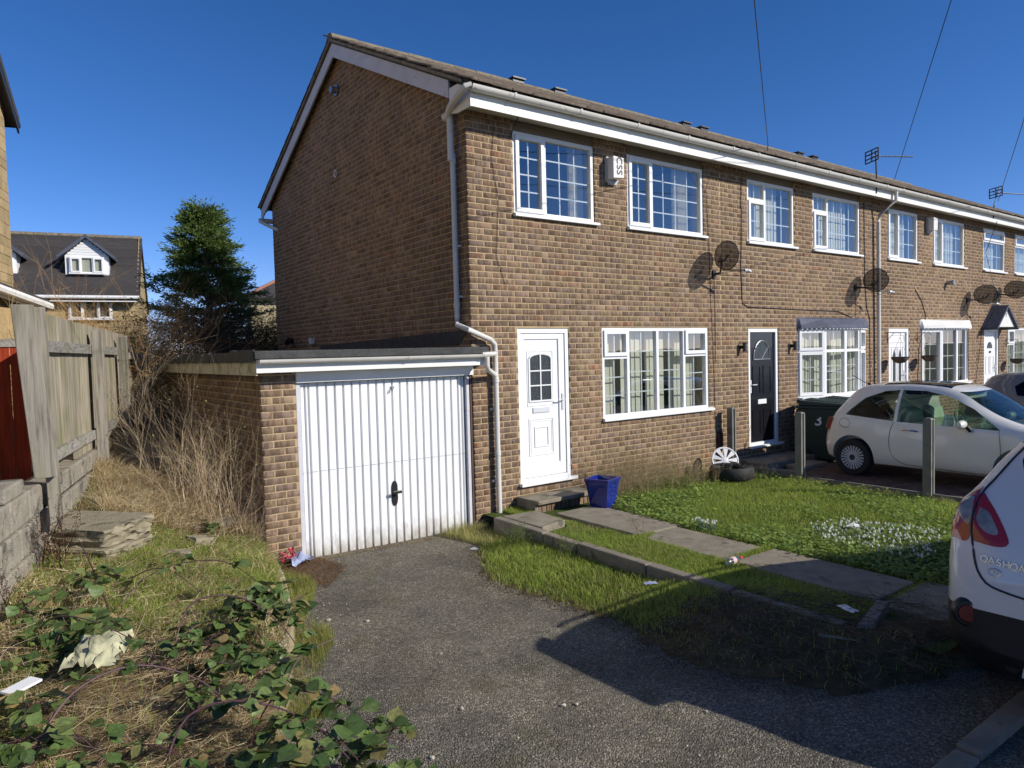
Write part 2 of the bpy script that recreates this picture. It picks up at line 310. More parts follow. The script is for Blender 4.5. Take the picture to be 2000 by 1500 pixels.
class MB:
    def __init__(s, T=None): s.v = []; s.f = []; s.mi = []; s.T = T or Matrix.Identity(4); s.m = 0
    def add(s, vs, fs):
        k = len(s.v); s.v += [s.T @ Vector(p) for p in vs]; s.f += [tuple(i+k for i in f) for f in fs]; s.mi += [s.m]*len(fs); return s
    def box(s, x0, x1, y0, y1, z0, z1, R=None):
        vs = [(x, y, z) for z in (z0, z1) for y in (y0, y1) for x in (x0, x1)]
        if R is not None: vs = [R @ Vector(p) for p in vs]
        return s.add(vs, [(0, 2, 3, 1), (4, 5, 7, 6), (0, 1, 5, 4), (2, 6, 7, 3), (0, 4, 6, 2), (1, 3, 7, 5)])
    def prism(s, poly, y0, y1, ax='y'):
        n = len(poly)
        def P(a, b, c): return {'y': (a, c, b), 'x': (c, a, b), 'z': (a, b, c)}[ax]
        vs = [P(a, b, y0) for a, b in poly] + [P(a, b, y1) for a, b in poly]
        return s.add(vs, [tuple(range(n)), tuple(range(2*n-1, n-1, -1))] + [(i, i+n, (i+1) % n+n, (i+1) % n) for i in range(n)])
    def tube(s, pts, r, n=8, cap=True, rr=None):
        pts = [Vector(p) for p in pts]; rings = []
        for i, p in enumerate(pts):
            if i == 0: d = pts[1]-p
            elif i == len(pts)-1: d = p-pts[i-1]
            else: d = (pts[i+1]-p).normalized()+(p-pts[i-1]).normalized()
            d = d.normalized(); a = Vector((0, 0, 1)) if abs(d.z) < 0.9 else Vector((1, 0, 0))
            u = d.cross(a).normalized(); v = d.cross(u); rad = rr[i] if rr else r
            rings.append([p+rad*(math.cos(2*math.pi*k/n)*u+math.sin(2*math.pi*k/n)*v) for k in range(n)])
        vs = [q for rg in rings for q in rg]; fs = []
        for i in range(len(rings)-1):
            for k in range(n): fs.append((i*n+k, i*n+(k+1) % n, (i+1)*n+(k+1) % n, (i+1)*n+k))
        if cap: fs += [tuple(range(n-1, -1, -1)), tuple((len(rings)-1)*n+k for k in range(n))]
        return s.add(vs, fs)
    def lathe(s, prof, n=20, c=(0, 0, 0), closed=False):
        vs = []; fs = []
        for r, z in prof:
            for k in range(n): vs.append((c[0]+r*math.cos(2*math.pi*k/n), c[1]+r*math.sin(2*math.pi*k/n), c[2]+z))
        m = len(prof)
        for i in range(m-1 if not closed else m):
            j = (i+1) % m
            for k in range(n): fs.append((i*n+k, i*n+(k+1) % n, j*n+(k+1) % n, j*n+k))
        return s.add(vs, fs)
    def build(s, name, mat, parent=None, smooth=False, loc=None, bevel=0.0):
        base = Vector(loc) if loc is not None else (WL.get(parent.name, Vector((0, 0, 0))) if parent is not None else Vector((0, 0, 0)))
        me = bpy.data.meshes.new(name); me.from_pydata([tuple(p-base) for p in s.v], [], s.f); me.update()
        mats = mat if isinstance(mat, (list, tuple)) else [mat]
        for mm in mats: me.materials.append(mm)
        if len(mats) > 1: me.polygons.foreach_set("material_index", s.mi)
        if smooth: me.polygons.foreach_set("use_smooth", [True]*len(me.polygons)); me.update()
        o = link(name, me, None, parent, base)
        if smooth and smooth != 'all':
            try: me.set_sharp_from_angle(angle=math.radians(40))
            except Exception: pass
        if bevel:
            b = o.modifiers.new("bevel", 'BEVEL'); b.width = bevel; b.segments = 2; b.limit_method = 'ANGLE'
        return o
def text_mesh(name, body, size, mat, parent, M, depth=0.003, space=1.0, shear=0.0):
    cu = bpy.data.curves.new(name, 'FONT'); cu.body = body; cu.size = size; cu.extrude = depth; cu.align_x = 'CENTER'; cu.align_y = 'CENTER'
    cu.space_character = space; cu.shear = shear; cu.offset = size*0.012
    o = bpy.data.objects.new(name+"_src", cu); COL.objects.link(o)
    dg = bpy.context.evaluated_depsgraph_get(); me = bpy.data.meshes.new_from_object(o.evaluated_get(dg))
    bpy.data.objects.remove(o); me.name = name
    base = WL[parent.name]; me.transform(Matrix.Translation(-base) @ M); me.materials.clear(); me.materials.append(mat)
    return link(name, me, None, parent)
def frame(o, x, y=None, z=None):
    """matrix with columns x,y,z at origin o"""
    x = Vector(x).normalized(); y = Vector(y).normalized(); z = Vector(z).normalized() if z is not None else x.cross(y)
    m = Matrix((x, y, z)).transposed().to_4x4(); m.translation = Vector(o); return m
def lerp(a, b, t): return a+(b-a)*t
# ------------------------------------------------------------------ terrain
XE_Y = [-9.0, -5.5, -3.9, -2.9, -2.1, -1.0, -0.3, 0.0, 6.0]
XE_X = [-6.4, -4.60, -3.78, -3.33, -3.03, -2.74, -2.62, -2.60, -2.60]
def xe(y): return np.interp(y, XE_Y, XE_X)
def xf(y): return -4.2 + 0.2605*np.asarray(y, float)
def sstep(a, b, x): t = np.clip((np.asarray(x, float)-a)/(b-a), 0, 1); return t*t*(3-2*t)
def z_drive(x, y):
    x = np.asarray(x, float); y = np.asarray(y, float)
    return -0.47 + 0.03*np.clip(-x/2, -0.2, 2.5) + 0.03*sstep(-2.2, -5.5, y) + 0.10*sstep(-3.0, -5.2, x)*sstep(-4, -7, y)
def z_bank(x, y):
    x = np.asarray(x, float); y = np.asarray(y, float)
    e, f = xe(y), xf(y)
    t = np.clip((e-x)/np.maximum(e-f, 0.2), 0, 1.3)
    ze = np.interp(y, [-9, -5, -3.5, -2, -1, 0, 4], [-0.30, -0.25, -0.20, -0.19, -0.22, -0.22, 0.25])
    zf = np.interp(y, [-9, -5, -3, -1, 1, 5], [0.0, 0.10, 0.17, 0.25, 0.52, 0.85])
    return ze + (zf-ze)*t**0.85 + 0.025*np.sin(x*7+y*3)*np.sin(y*5.3)
def z_verge(x, y):
    x = np.asarray(x, float); y = np.asarray(y, float)
    base = z_drive(x, y); q = sstep(0.0, 0.75, x-np.interp(y, [-5.6, -5.2, -4.98, -4.59, -4.06, -3.4, -2.95, -2.3, -1.8, -1.3, -0.9, -0.5], [0.9, -0.1, -0.66, -0.82, -1.04, -0.85, -0.84, -0.95, -1.02, -0.80, -0.55, -0.25]))
    return base + 0.003 + 0.075*q + 0.10*sstep(-2.6, -4.0, y)*q
def sheet(name, xs, ys, zf, mat, mask=None, label=None, kind='structure', smooth=True):
    X, Y = np.meshgrid(xs, ys); Z = zf(X, Y)
    V = np.stack([X, Y, Z], -1).reshape(-1, 3); nx = len(xs)
    F = []
    for j in range(len(ys)-1):
        for i in range(nx-1):
            if mask is None or mask((xs[i]+xs[i+1])/2, (ys[j]+ys[j+1])/2): F.append((j*nx+i, j*nx+i+1, (j+1)*nx+i+1, (j+1)*nx+i))
    o = link(name, np_mesh(name, V, F, smooth=smooth), mat); o['kind'] = kind
    return o
def strip(name, ys, xa, xb, zf, mat, n=14, kind='structure', dz=0.0):
    """sheet between two edge curves xa(y), xb(y)"""
    V = []; F = []
    for j, y in enumerate(ys):
        for i in range(n+1):
            x = xa(y)+(xb(y)-xa(y))*i/n; V.append((x, y, float(zf(x, y))+dz))
    for j in range(len(ys)-1):
        for i in range(n): F.append((j*(n+1)+i, j*(n+1)+i+1, (j+1)*(n+1)+i+1, (j+1)*(n+1)+i))
    o = link(name, np_mesh(name, V, F, smooth=True), mat); o['kind'] = kind; return o
# one wide sheet to the horizon, lying under the local surfaces
gx = np.concatenate([-np.geomspace(1200, 12, 14), np.linspace(-11, 30, 24), np.geomspace(33, 1200, 12)])
gy = np.concatenate([-np.geomspace(1200, 14, 14), np.linspace(-13, 30, 24), np.geomspace(33, 1200, 12)])
def z_far(X, Y): return -0.72 + 0.9*sstep(5, 22, Y) + 0*X
sheet('ground', gx, gy, z_far, MT['far_ground'])
ysn = np.linspace(-12, 0.12, 90)
strip('driveway', ysn, lambda y: float(xe(y))-0.02, lambda y: (0.0 if y > -3.4 else (0.0+(-y-3.4)*0.3)), z_drive, MT['asphalt'], 30)
# rear gardens and bank
strip('bank', np.linspace(-12, 7, 110), lambda y: float(xf(y))-0.55, lambda y: float(xe(y)), z_bank, MT['soil'], 26)
strip('back_garden', np.linspace(4.5, 15, 20), lambda y: -7.0, lambda y: 12.0, lambda x, y: 0.35+0.25*sstep(4.5, 10, y)+0*x, MT['turf'], 10)
strip('side_garden', np.linspace(-3, 9, 20), lambda y: -14.0, lambda y: float(xf(y))-0.5, lambda x, y: 0.32+0*x+0*y, MT['turf'], 10)
# verge at the drive side of the kerb wall
VY = [-5.6, -5.2, -4.98, -4.59, -4.06, -3.4, -2.95, -2.3, -1.8, -1.3, -0.9, -0.5]
VX = [0.9, -0.1, -0.66, -0.82, -1.04, -0.85, -0.84, -0.95, -1.02, -0.80, -0.55, -0.25]
def vxe(y): return float(np.interp(y, VY, VX))+0.04*math.sin(y*9)+0.035*math.sin(y*23+1)+0.025*math.sin(y*51)
strip('verge', np.linspace(-5.45, -0.25, 150), vxe, lambda y: 0.02 if y > -4.5 else 0.02+(-y-4.5)*1.1, z_verge, MT['soil'], 12)
# front garden
def z_lawn(x, y): return -0.30 + 0.02*np.sin(np.asarray(x)*2.1)*np.sin(np.asarray(y)*1.7) + 0.0*np.asarray(x)
strip('lawn', np.linspace(-5.25, 0.0, 40), lambda y: 0.10, lambda y: 4.80, z_lawn, MT['turf'], 30)
strip('pavement', np.linspace(-5.66, -4.55, 14), lambda y: 0.1 if y < -4.9 else 0.7, lambda y: 26.0, lambda x, y: -0.325-0.12*sstep(-4.6, -5.5, y)+0*x, MT['asphalt'], 40)
strip('road', np.linspace(-14, -5.80, 12), lambda y: -3.0, lambda y: 60.0, lambda x, y: -0.525+0*x+0*y, MT['asphalt'], 20)
# kerb along the road
kt = thing('kerb', 'grey concrete kerb along the road edge', 'kerb', (-1.5, -5.73, -0.5), kind='structure')
del kt['category']
for i in range(14):
    x0 = -2.6+0.915*i; m = MB(); dz = 0.02*math.sin(i*1.3)
    if i == 2: dz += 0.03
    m.box(x0+0.006, x0+0.909, -5.79, -5.67, -0.66, -0.425+dz)
    m.build('kerb_stone', MT['darkconcrete'], kt, bevel=0.012)  # darker concrete puts the shadow lying on the kerb into its colour
# path of concrete slabs
pt = thing('path', 'concrete slab path from the doorstep to the road', 'path', (1.0, -2.5, -0.3), kind='structure'); del pt['category']
def slab(parent, poly, z0, z1, mat, name='slab', bev=0.012, jit=0.006):
    m = MB(); n = len(poly)
    m.add([(x, y, z0) for x, y in poly]+[(x, y, z1+random.uniform(-jit, jit)) for x, y in poly], [tuple(range(n-1, -1, -1)), tuple(range(n, 2*n))]+[(i, (i+1) % n, (i+1) % n+n, i+n) for i in range(n)])
    return m.build(name, mat, parent, bevel=bev)
for (ya, yb, xa, xb) in ((-0.66, -2.04, 0.72, 1.40), (-2.06, -3.22, 0.69, 1.30), (-3.25, -4.55, 0.67, 1.32)):
    slab(pt, [(xa+random.uniform(-.02, .02), yb), (xb+random.uniform(-.02, .02), yb), (xb, ya), (xa, ya)], -0.42, -0.268, MT['darkconcrete'])
slab(pt, [(0.62, -5.5), (1.5, -5.5), (1.45, -4.58), (0.66, -4.58)], -0.45, -0.285, MT['darkconcrete'])
slab(pt, [(0.07, -1.22), (0.50, -1.10), (0.56, -0.50), (0.07, -0.44)], -0.42, -0.236, MT['darkconcrete'])
# kerb wall between drive and garden
kw = thing('kerb_wall', 'low dark concrete edging wall beside the driveway', 'edging wall', (0.0, -0.5, -0.5))
ky = -0.42
for L in (0.93, 0.55, 0.94, 0.90, 0.92):
    ta = random.uniform(-.006, .006)
    slab(kw, [(-0.03+ta, ky-L+0.012), (0.075, ky-L+0.012), (0.075, ky), (-0.03+ta, ky)], -0.62, -0.25+random.uniform(-.008, .006), MT['darkconcrete'], 'kerb_stone', 0.014)
    ky -= L
# bits of broken edging at the end of the path
o = slab(None, [(0.02, -4.74), (0.10, -4.82), (0.62, -4.68), (0.58, -4.60)], -0.32, -0.235, MT['concrete'], 'broken_edging'); tag(o, 'short piece of concrete edging lying at the end of the grass strip', 'edging')
o = slab(None, [(-0.25, -4.62), (-0.08, -4.96), (0.0, -4.92), (-0.16, -4.58)], -0.36, -0.285, MT['concrete'], 'broken_edging'); tag(o, 'smaller broken concrete edging half sunk in dark soil', 'edging')
# bank edging strip along the left side of the drive
be = thing('edging_strip', 'ochre stained concrete edging with flaking chips left of the driveway', 'edging', (-3.0, -2.0, -0.4))
yy = -0.35
while yy > -5.2:
    y2 = yy-0.86
    xa, xb = float(xe(yy)), float(xe(y2))
    slab(be, [(xb-0.05, y2+0.012), (xb+0.035, y2+0.012), (xa+0.035, yy), (xa-0.05, yy)], -0.55, -0.185-0.01*random.random(), MT['ochre'], 'kerb_stone', 0.012)
    yy = y2
# house 3 drive: block paving, gravel boards, posts
bp = thing('block_paving', 'brown block paved drive under the cream hatchback', 'paving', (5.2, -1.2, -0.35), kind='structure'); del bp['category']
bs = []
for j in range(46):
    for i in range(26):
        y = -0.95-j*0.104; x = 4.92+i*0.204+(0.102 if j % 2 else 0)
        if x > 9.7: continue
        if x-4.86 < 0.1: continue
        bs.append((x, y))
bs.sort(key=lambda p: (p[0]+4.7)**2+(p[1]+7.2)**2*0.5 if p[0] < 7.5 else 999)
pv = []
for k in range(4):
    m = MB(); m.box(-0.098, 0.098, -0.048, 0.048, -0.05, 0.004*k/3); me = m.build('paver', MT['paving']); pv.append(me.data); bpy.data.objects.remove(me)
for x, y in bs[:300]:
    o = link('paving_block', random.choice(pv), None, bp, (x, y, -0.302+random.uniform(-.003, .003)), (random.uniform(-.02, .02), random.uniform(-.02, .02), random.uniform(-.02, .02)))
m = MB()
for x, y in bs[300:]: m.box(x-.098, x+.098, y-.048, y+.048, -0.36, -0.30+random.uniform(-.003, .003))
o = m.build('distant_blocks', MT['paving'], bp); o['kind'] = 'stuff'
m = MB(); m.box(4.9, 9.72, -5.6, 0.0, -0.5, -0.318); m.build('paving_bed', MT['soil'], bp)
m = MB(); m.box(4.93, 5.5, -0.93, -0.05, -0.32, -0.292); m.build('slab', MT['darkconcrete'], bp)
m = MB(); m.box(9.74, 30, -5.5, -0.02, -0.5, -0.305); o = m.build('front_yard', MT['asphalt']); o['kind'] = 'structure'
def post(y, h, label, w=0.105):
    t = thing('concrete_post', label, 'post', (4.86, y, -0.42), 'concrete posts beside the block paved drive')
    m = MB(); z0, z1 = -0.5, h; d = w/2
    # slotted post: H section, chamfered top
    prof = [(-d, -d), (-0.018, -d), (-0.018, -d+0.03), (0.018, -d+0.03), (0.018, -d), (d, -d), (d, d), (0.018, d), (0.018, d-0.03), (-0.018, d-0.03), (-0.018, d), (-d, d)]
    m.T = Matrix.Translation((4.86, y, 0)); m.prism([(a, b) for a, b in prof], z0, z1, 'z')
    m.build('shaft', MT['postconcrete'], t, bevel=0.004)
    m = MB(Matrix.Translation((4.86, y, 0))); m.add([(-d, -d, z1), (d, -d, z1), (d, d, z1), (-d, d, z1), (-d*.6, -d*.6, z1+.02), (d*.6, -d*.6, z1+.02), (d*.6, d*.6, z1+.02), (-d*.6, d*.6, z1+.02)], [(4, 5, 6, 7), (0, 1, 5, 4), (1, 2, 6, 5), (2, 3, 7, 6), (3, 0, 4, 7)])
    m.build('cap', MT['postconcrete'], t)
post(-0.17, 0.70, 'slotted concrete post nearest the brick wall beside the black door')
post(-1.37, 0.69, 'slotted concrete post in front of the green wheelie bins')
post(-3.15, 0.71, 'slotted concrete post standing in front of the cream hatchback door')
for ya, yb, lab in ((-0.23, -1.31, 'low concrete gravel board behind the old tyre'), (-1.43, -3.09, 'low concrete gravel board between the two posts by the lawn'), (-3.21, -4.9, 'low concrete gravel board between lawn and hatchback, nearest the road')):
    m = MB(); m.box(4.842, 4.878, yb, ya, -0.45, -0.235 if ya < -1 else -0.19); o = m.build('gravel_board', MT['postconcrete'], bevel=0.004); tag(o, lab, 'gravel board', 'gravel boards of the old fence')
# door steps
st = thing('doorstep', 'brick built doorstep with worn concrete top under the white door', 'step', (1.1, -0.3, -0.3))
slab(st, [(0.62, -0.46), (1.62, -0.42), (1.62, -0.03), (0.60, -0.03)], -0.20, -0.145, MT['darkconcrete'], 'step_top', 0.01)
m = MB(); m.box(0.66, 1.58, -0.36, -0.02, -0.34, -0.20); m.build('core', MT['mortar'], st)
for i in range(12):
    m = MB(); x = 0.66+i*0.077; m.box(x, x+0.066, -0.385, -0.36, -0.34, -0.207); b = m.build('brick', MT['brick'], st, bevel=0.003)
    a = b.data.color_attributes.new("col", 'FLOAT_COLOR', 'POINT'); c = random.choice([(.22, .15, .10), (.19, .13, .10), (.25, .17, .11)]); a.data.foreach_set("color", list((*c, random.random()))*len(b.data.vertices))
m = MB(); m.box(0.615, 0.66, -0.40, -0.02, -0.36, -0.20); m.build('end_stone', MT['darkconcrete'], st)
o = slab(None, [(5.15, -0.62), (6.75, -0.55), (6.7, -0.03), (5.2, -0.03)], -0.32, -0.185, MT['darkconcrete'], 'doorstep', 0.02); tag(o, 'wide worn concrete step below the black front door', 'step')
o = slab(None, [(5.55, -0.95), (6.3, -1.0), (6.35, -0.66), (5.6, -0.66)], -0.32, -0.235, MT['darkconcrete'], 'paving_slab', 0.02); tag(o, 'loose mossy slab lying in front of the black door step', 'slab')
# ------------------------------------------------------------------ brickwork
BCOL = [(a*.62+.092, b*.62+.062, c*.60+.042) for a, b, c in [(.285, .190, .125), (.255, .175, .125), (.235, .168, .132), (.300, .180, .120), (.285, .212, .135), (.205, .150, .110), (.310, .230, .155), (.34, .175, .105), (.240, .178, .148), (.185, .132, .080)]]
BW = [5, 5, 5, 1.6, 5, 4, 4, 0.4, 4, 2.5]
def bcol(k=1.0):
    c = random.choices(BCOL, BW)[0]; j = random.uniform(.88, 1.12)*k
    return (c[0]*j, c[1]*j, c[2]*j, random.random())
BM = []
def make_brick_meshes(k=1.0):
    out = []
    for i in range(26):
        c = bcol(k); L, H = 0.2135, 0.0645
        V = []
        e = 0.0025
        for (y, q) in ((0.012, 0), (0.0005, 0), (-0.003, e)):
            V += [(-L/2+q, y, -H/2+q), (L/2-q, y, -H/2+q), (L/2-q, y, H/2-q), (-L/2+q, y, H/2-q)]
        F = []
        for r in (0, 4):
            for a in range(4): F.append((r+a, r+(a+1) % 4, r+4+(a+1) % 4, r+4+a))
        F.append((8, 9, 10, 11))
        me = np_mesh('brick', V, F, col=[c]*12); me.materials.append(MT['brick']); out.append(me)
    return out
BM = make_brick_meshes()
BMD = make_brick_meshes(0.78)
def brick_wall(root, o, ang, L, z0, z1, holes=(), clip=None, trim=0.0, n_ind=300, depth=0.25, k=1.0, meshes=None, phase=0.0, stuffname='far_bricks', closer=False):
    """wall running along angle ang from o; outward face is local -y. holes: (s0,s1,z0,z1)"""
    meshes = meshes or BM
    ca, sa = math.cos(ang), math.sin(ang)
    T = Matrix.Translation((o[0], o[1], 0)) @ Matrix.Rotation(ang, 4, 'Z')
    # backing
    if clip is None:
        xs = sorted({0, L-trim, *[h[0] for h in holes], *[h[1] for h in holes]}); zs = sorted({z0, z1, *[h[2] for h in holes], *[h[3] for h in holes]})
        m = MB(T)
        for i in range(len(xs)-1):
            for j in range(len(zs)-1):
                cx, cz = (xs[i]+xs[i+1])/2, (zs[j]+zs[j+1])/2
                if any(h[0] < cx < h[1] and h[2] < cz < h[3] for h in holes): continue
                m.box(xs[i], xs[i+1], 0, depth, zs[j], zs[j+1])
        m.build('wall', MT['mortar'], root)
    rows = []
    nrow = int((z1-z0)/0.075)+1
    for j in range(nrow):
        za = z0+j*0.075
        s = -0.1125*((j % 2))-phase
        while s < L:
            a, b = s+0.005, s+0.220
            s += 0.225
            zb, zt = za+0.005, za+0.070
            if zt > z1: zt = z1
            if zt-zb < 0.02: continue
            segs = [(max(a, 0.0), min(b, L))]
            for h in holes:
                if zt > h[2]+0.03 and zb < h[3]-0.03:
                    ns = []
                    for (p, q) in segs:
                        if q <= h[0] or p >= h[1]: ns.append((p, q)); continue
                        if p < h[0]: ns.append((p, h[0]))
                        if q > h[1]: ns.append((h[1], q))
                    segs = ns
            for (p, q) in segs:
                if q-p < 0.025: continue
                if clip and (clip(p) < zt or clip(q) < zt): continue
                rows.append((p, q, zb, zt))
    full = []
    part = []
    cx0, cy0 = -4.686, -7.202
    for (p, q, zb, zt) in rows:
        if q-p > 0.2149 and zt-zb > 0.0649:
            sx = o[0]+ca*(p+q)/2; sy = o[1]+sa*(p+q)/2
            dx, dy, dz = sx-cx0, sy-cy0, (zb+zt)/2-1.7; d2 = dx*dx+dy*dy+dz*dz
            nx, ny = sa, -ca
            wgt = abs(dx*nx+dy*ny)/d2**1.5
            full.append((-wgt, p, q, zb, zt))
        else: part.append((p, q, zb, zt))
    full.sort()
    for (_, p, q, zb, zt) in full[:n_ind]:
        s = (p+q)/2
        link('brick', random.choice(meshes), None, root, (o[0]+ca*s-sa*(-random.uniform(0, .0015)), o[1]+sa*s+ca*(-random.uniform(0, .0015)), (zb+zt)/2), (0, 0, ang))
    rest = [f[1:] for f in full[n_ind:]]+part
    if rest:
        V = []; F = []; C = []
        base = WL[root.name]
        for (p, q, zb, zt) in rest:
            y = -0.003-random.uniform(0, .0012); n = len(V); e = 0.002
            for (yy, g) in ((0.01, 0), (y+0.0025, 0), (y, e)):
                for (a, b) in ((p+g, zb+g), (q-g, zb+g), (q-g, zt-g), (p+g, zt-g)):
                    V.append((o[0]+ca*a-sa*yy-base.x, o[1]+sa*a+ca*yy-base.y, b-base.z))
            for r in (0, 4):
                for a in range(4): F.append((n+r+a, n+r+(a+1) % 4, n+r+4+(a+1) % 4, n+r+4+a))
            F.append((n+8, n+9, n+10, n+11))
            c = bcol(k); C += [c]*12
        me = np_mesh(stuffname, V, F, col=C); oo = link(stuffname, me, MT['brick'], root); oo['kind'] = 'stuff'
# ------------------------------------------------------------------ windows and doors
def bars(m, x0, x1, z0, z1, cols, rows, y=0.058, w=0.018):
    for i in range(1, cols):
        x = lerp(x0, x1, i/cols); m.box(x-w/2, x+w/2, y-0.004, y+0.006, z0, z1)
    for j in range(1, rows):
        z = lerp(z0, z1, j/rows); m.box(x0, x1, y-0.0045, y+0.0055, z-w/2, z+w/2)
def window(parent, T, x0, x1, z0, z1, cells, sill=True, frame_w=0.05, sillx=0.06, mat=None, name='window'):
    """T: local x right, y into the wall, z up; frame face at local y 0.02"""
    fm = MB(T); gm = MB(T); bm = MB(T); f = frame_w
    ya, yb = 0.012, 0.085
    fm.box(x0, x0+f, ya, yb, z0, z1); fm.box(x1-f, x1, ya, yb, z0, z1)
    fm.box(x0+f, x1-f, ya+.001, yb, z1-f, z1); fm.box(x0+f, x1-f, ya+.001, yb, z0, z0+f)
    panes = []
    for (a, b, c, d, nc, nr, op) in cells:
        # mullion on the inner sides of each cell
        h = 0.026
        xa = a if a > x0+f+.001 else x0+f-0.0; xb = b if b < x1-f-.001 else x1-f
        za = c if c > z0+f+.001 else z0+f; zb = d if d < z1-f-.001 else z1-f
        if b < x1-f: fm.box(xb-h, xb, ya+.002, yb-.001, za, zb)
        if a > x0+f: fm.box(xa, xa+h, ya+.0025, yb-.001, za, zb)
        ia = xa+(h if a > x0+f else 0); ib = xb-(h if b < x1-f else 0)
        if d < z1-f: fm.box(ia, ib, ya+.003, yb-.002, zb-h, zb)
        if c > z0+f: fm.box(ia, ib, ya+.0035, yb-.002, za, za+h)
        ja = za+(h if c > z0+f else 0); jb = zb-(h if d < z1-f else 0)
        if op:
            s = 0.052; o = 0.022; e = 0.012
            fm.box(ia-e, ia-e+s, -0.012, yb-.01, ja-e, jb+e); fm.box(ib+e-s, ib+e, -0.012, yb-.01, ja-e, jb+e)
            fm.box(ia-e+s, ib+e-s, -0.011, yb-.01, jb+e-s, jb+e); fm.box(ia-e+s, ib+e-s, -0.011, yb-.01, ja-e, ja-e+s)
            ia += s-e; ib -= s-e; ja += s-e; jb -= s-e
            gy = 0.035
        else: gy = 0.05
        panes.append((ia, ib, ja, jb, gy)); bars(bm, ia, ib, ja, jb, nc, nr, gy+.01)
    win = fm.build(name, mat or MT['upvc'], parent)
    for (a, b, c, d, gy) in panes:
        g = MB(T); g.add([(a-.004, gy, c-.004), (b+.004, gy, c-.004), (b+.004, gy, d+.004), (a-.004, gy, d+.004)], [(0, 1, 2, 3)]); g.build('pane', MT['glass'], win)
    if bm.v: bm.build('glazing_bars', mat or MT['upvc'], win)
    if sill:
        s = MB(T); s.box(x0-0.02, x1+sillx, -0.055, 0.02, z0-0.035, z0+0.001); s.add([(x0-.02, -0.055, z0), (x1+sillx, -0.055, z0), (x1+sillx, 0.02, z0+.02), (x0-.02, .02, z0+.02)], [(0, 1, 2, 3)])
        s.build('sill', mat or MT['upvc'], win, bevel=0.003)
    return win
def blinds(parent, T, x0, x1, z0, z1, y=0.17, gaps=(), w=0.10, mat=None, tilt=0.12):
    b = MB(T); b.box(x0, x1, y-.02, y+.02, z1-.03, z1); rail = b.build('blind', MT['upvc'], parent)
    x = x0+w/2
    while x < x1:
        if not any(g[0] < x < g[1] for g in gaps):
            R = Matrix.Translation((x, y, 0)) @ Matrix.Rotation(tilt+random.uniform(-.05, .05), 4, 'Z')
            m = MB(T @ R); m.box(-w*.55, w*.55, -0.001, 0.001, z0, z1-.03); m.build('slat', mat or MT['blind'], rail)
        x += w
def curtain(parent, T, x0, x1, z0, z1, y=0.2, n=10, mat=None):
    V = []; F = []; N = n*8
    for i in range(N+1):
        x = lerp(x0, x1, i/N); yy = y+0.018*math.sin(i/8*2*math.pi)+random.uniform(-.003, .003)
        V += [T @ Vector((x, yy, z0)), T @ Vector((x, yy, z1))]
    for i in range(N): F.append((2*i, 2*i+2, 2*i+3, 2*i+1))
    base = WL[parent.name]; V = [tuple(v-base) for v in V]
    link('curtain', np_mesh('curtain', V, F, smooth=True), mat or MT['curtain'], parent)
def panel(m, x0, x1, z0, z1, y, w=0.022, d=0.012):
    """raised moulding ring"""
    m.box(x0, x0+w, y-d, y+.001, z0, z1); m.box(x1-w, x1, y-d, y+.001, z0, z1)
    m.box(x0+w, x1-w, y-d, y+.001, z1-w, z1); m.box(x0+w, x1-w, y-d, y+.001, z0, z0+w)
def door_base(parent, x0, x1, z0, z1, leafmat, T=Matrix.Identity(4), fw=0.06, framemat=None):
    fr = MB(T); ya, yb = 0.012, 0.09
    fr.box(x0, x0+fw, ya, yb, z0, z1); fr.box(x1-fw, x1, ya, yb, z0, z1); fr.box(x0+fw, x1-fw, ya+.001, yb, z1-fw, z1); fr.box(x0+fw, x1-fw, ya, yb, z0, z0+0.045)
    lf = MB(T); a, b, c, d = x0+fw+.004, x1-fw-.004, z0+.049, z1-fw-.004
    lf.box(a, b, 0.045, 0.085, c, d)
    leaf = lf.build('door', leafmat, parent, bevel=0.003)
    fr.build('door_frame', framemat or MT['upvc'], leaf)
    s = MB(T); s.box(x0-.03, x1+.06, -0.07, 0.012, z0-.04, z0); s.build('sill', MT['upvc'], leaf, bevel=0.004)
    return leaf, (a, b, c, d)
def lever(parent, x, z, y, side=-1, mat=None):
    m = MB(); m.box(x-.015, x+.015, y-.012, y, z-.12, z+.10); m.tube([(x, y-.01, z+.02), (x, y-.05, z+.02), (x+side*.115, y-.052, z+.02)], 0.009, 8); m.build('handle', mat or MT['silver'], parent, smooth=True)
def arch_poly(x0, x1, z0, z1, rise, n=10):
    cx = (x0+x1)/2; h = (x1-x0)/2; P = [(x0, z0), (x1, z0)]
    for i in range(n+1):
        t = i/n*math.pi; P.append((cx+h*math.cos(t), z1-rise+rise*math.sin(t)))
    return P
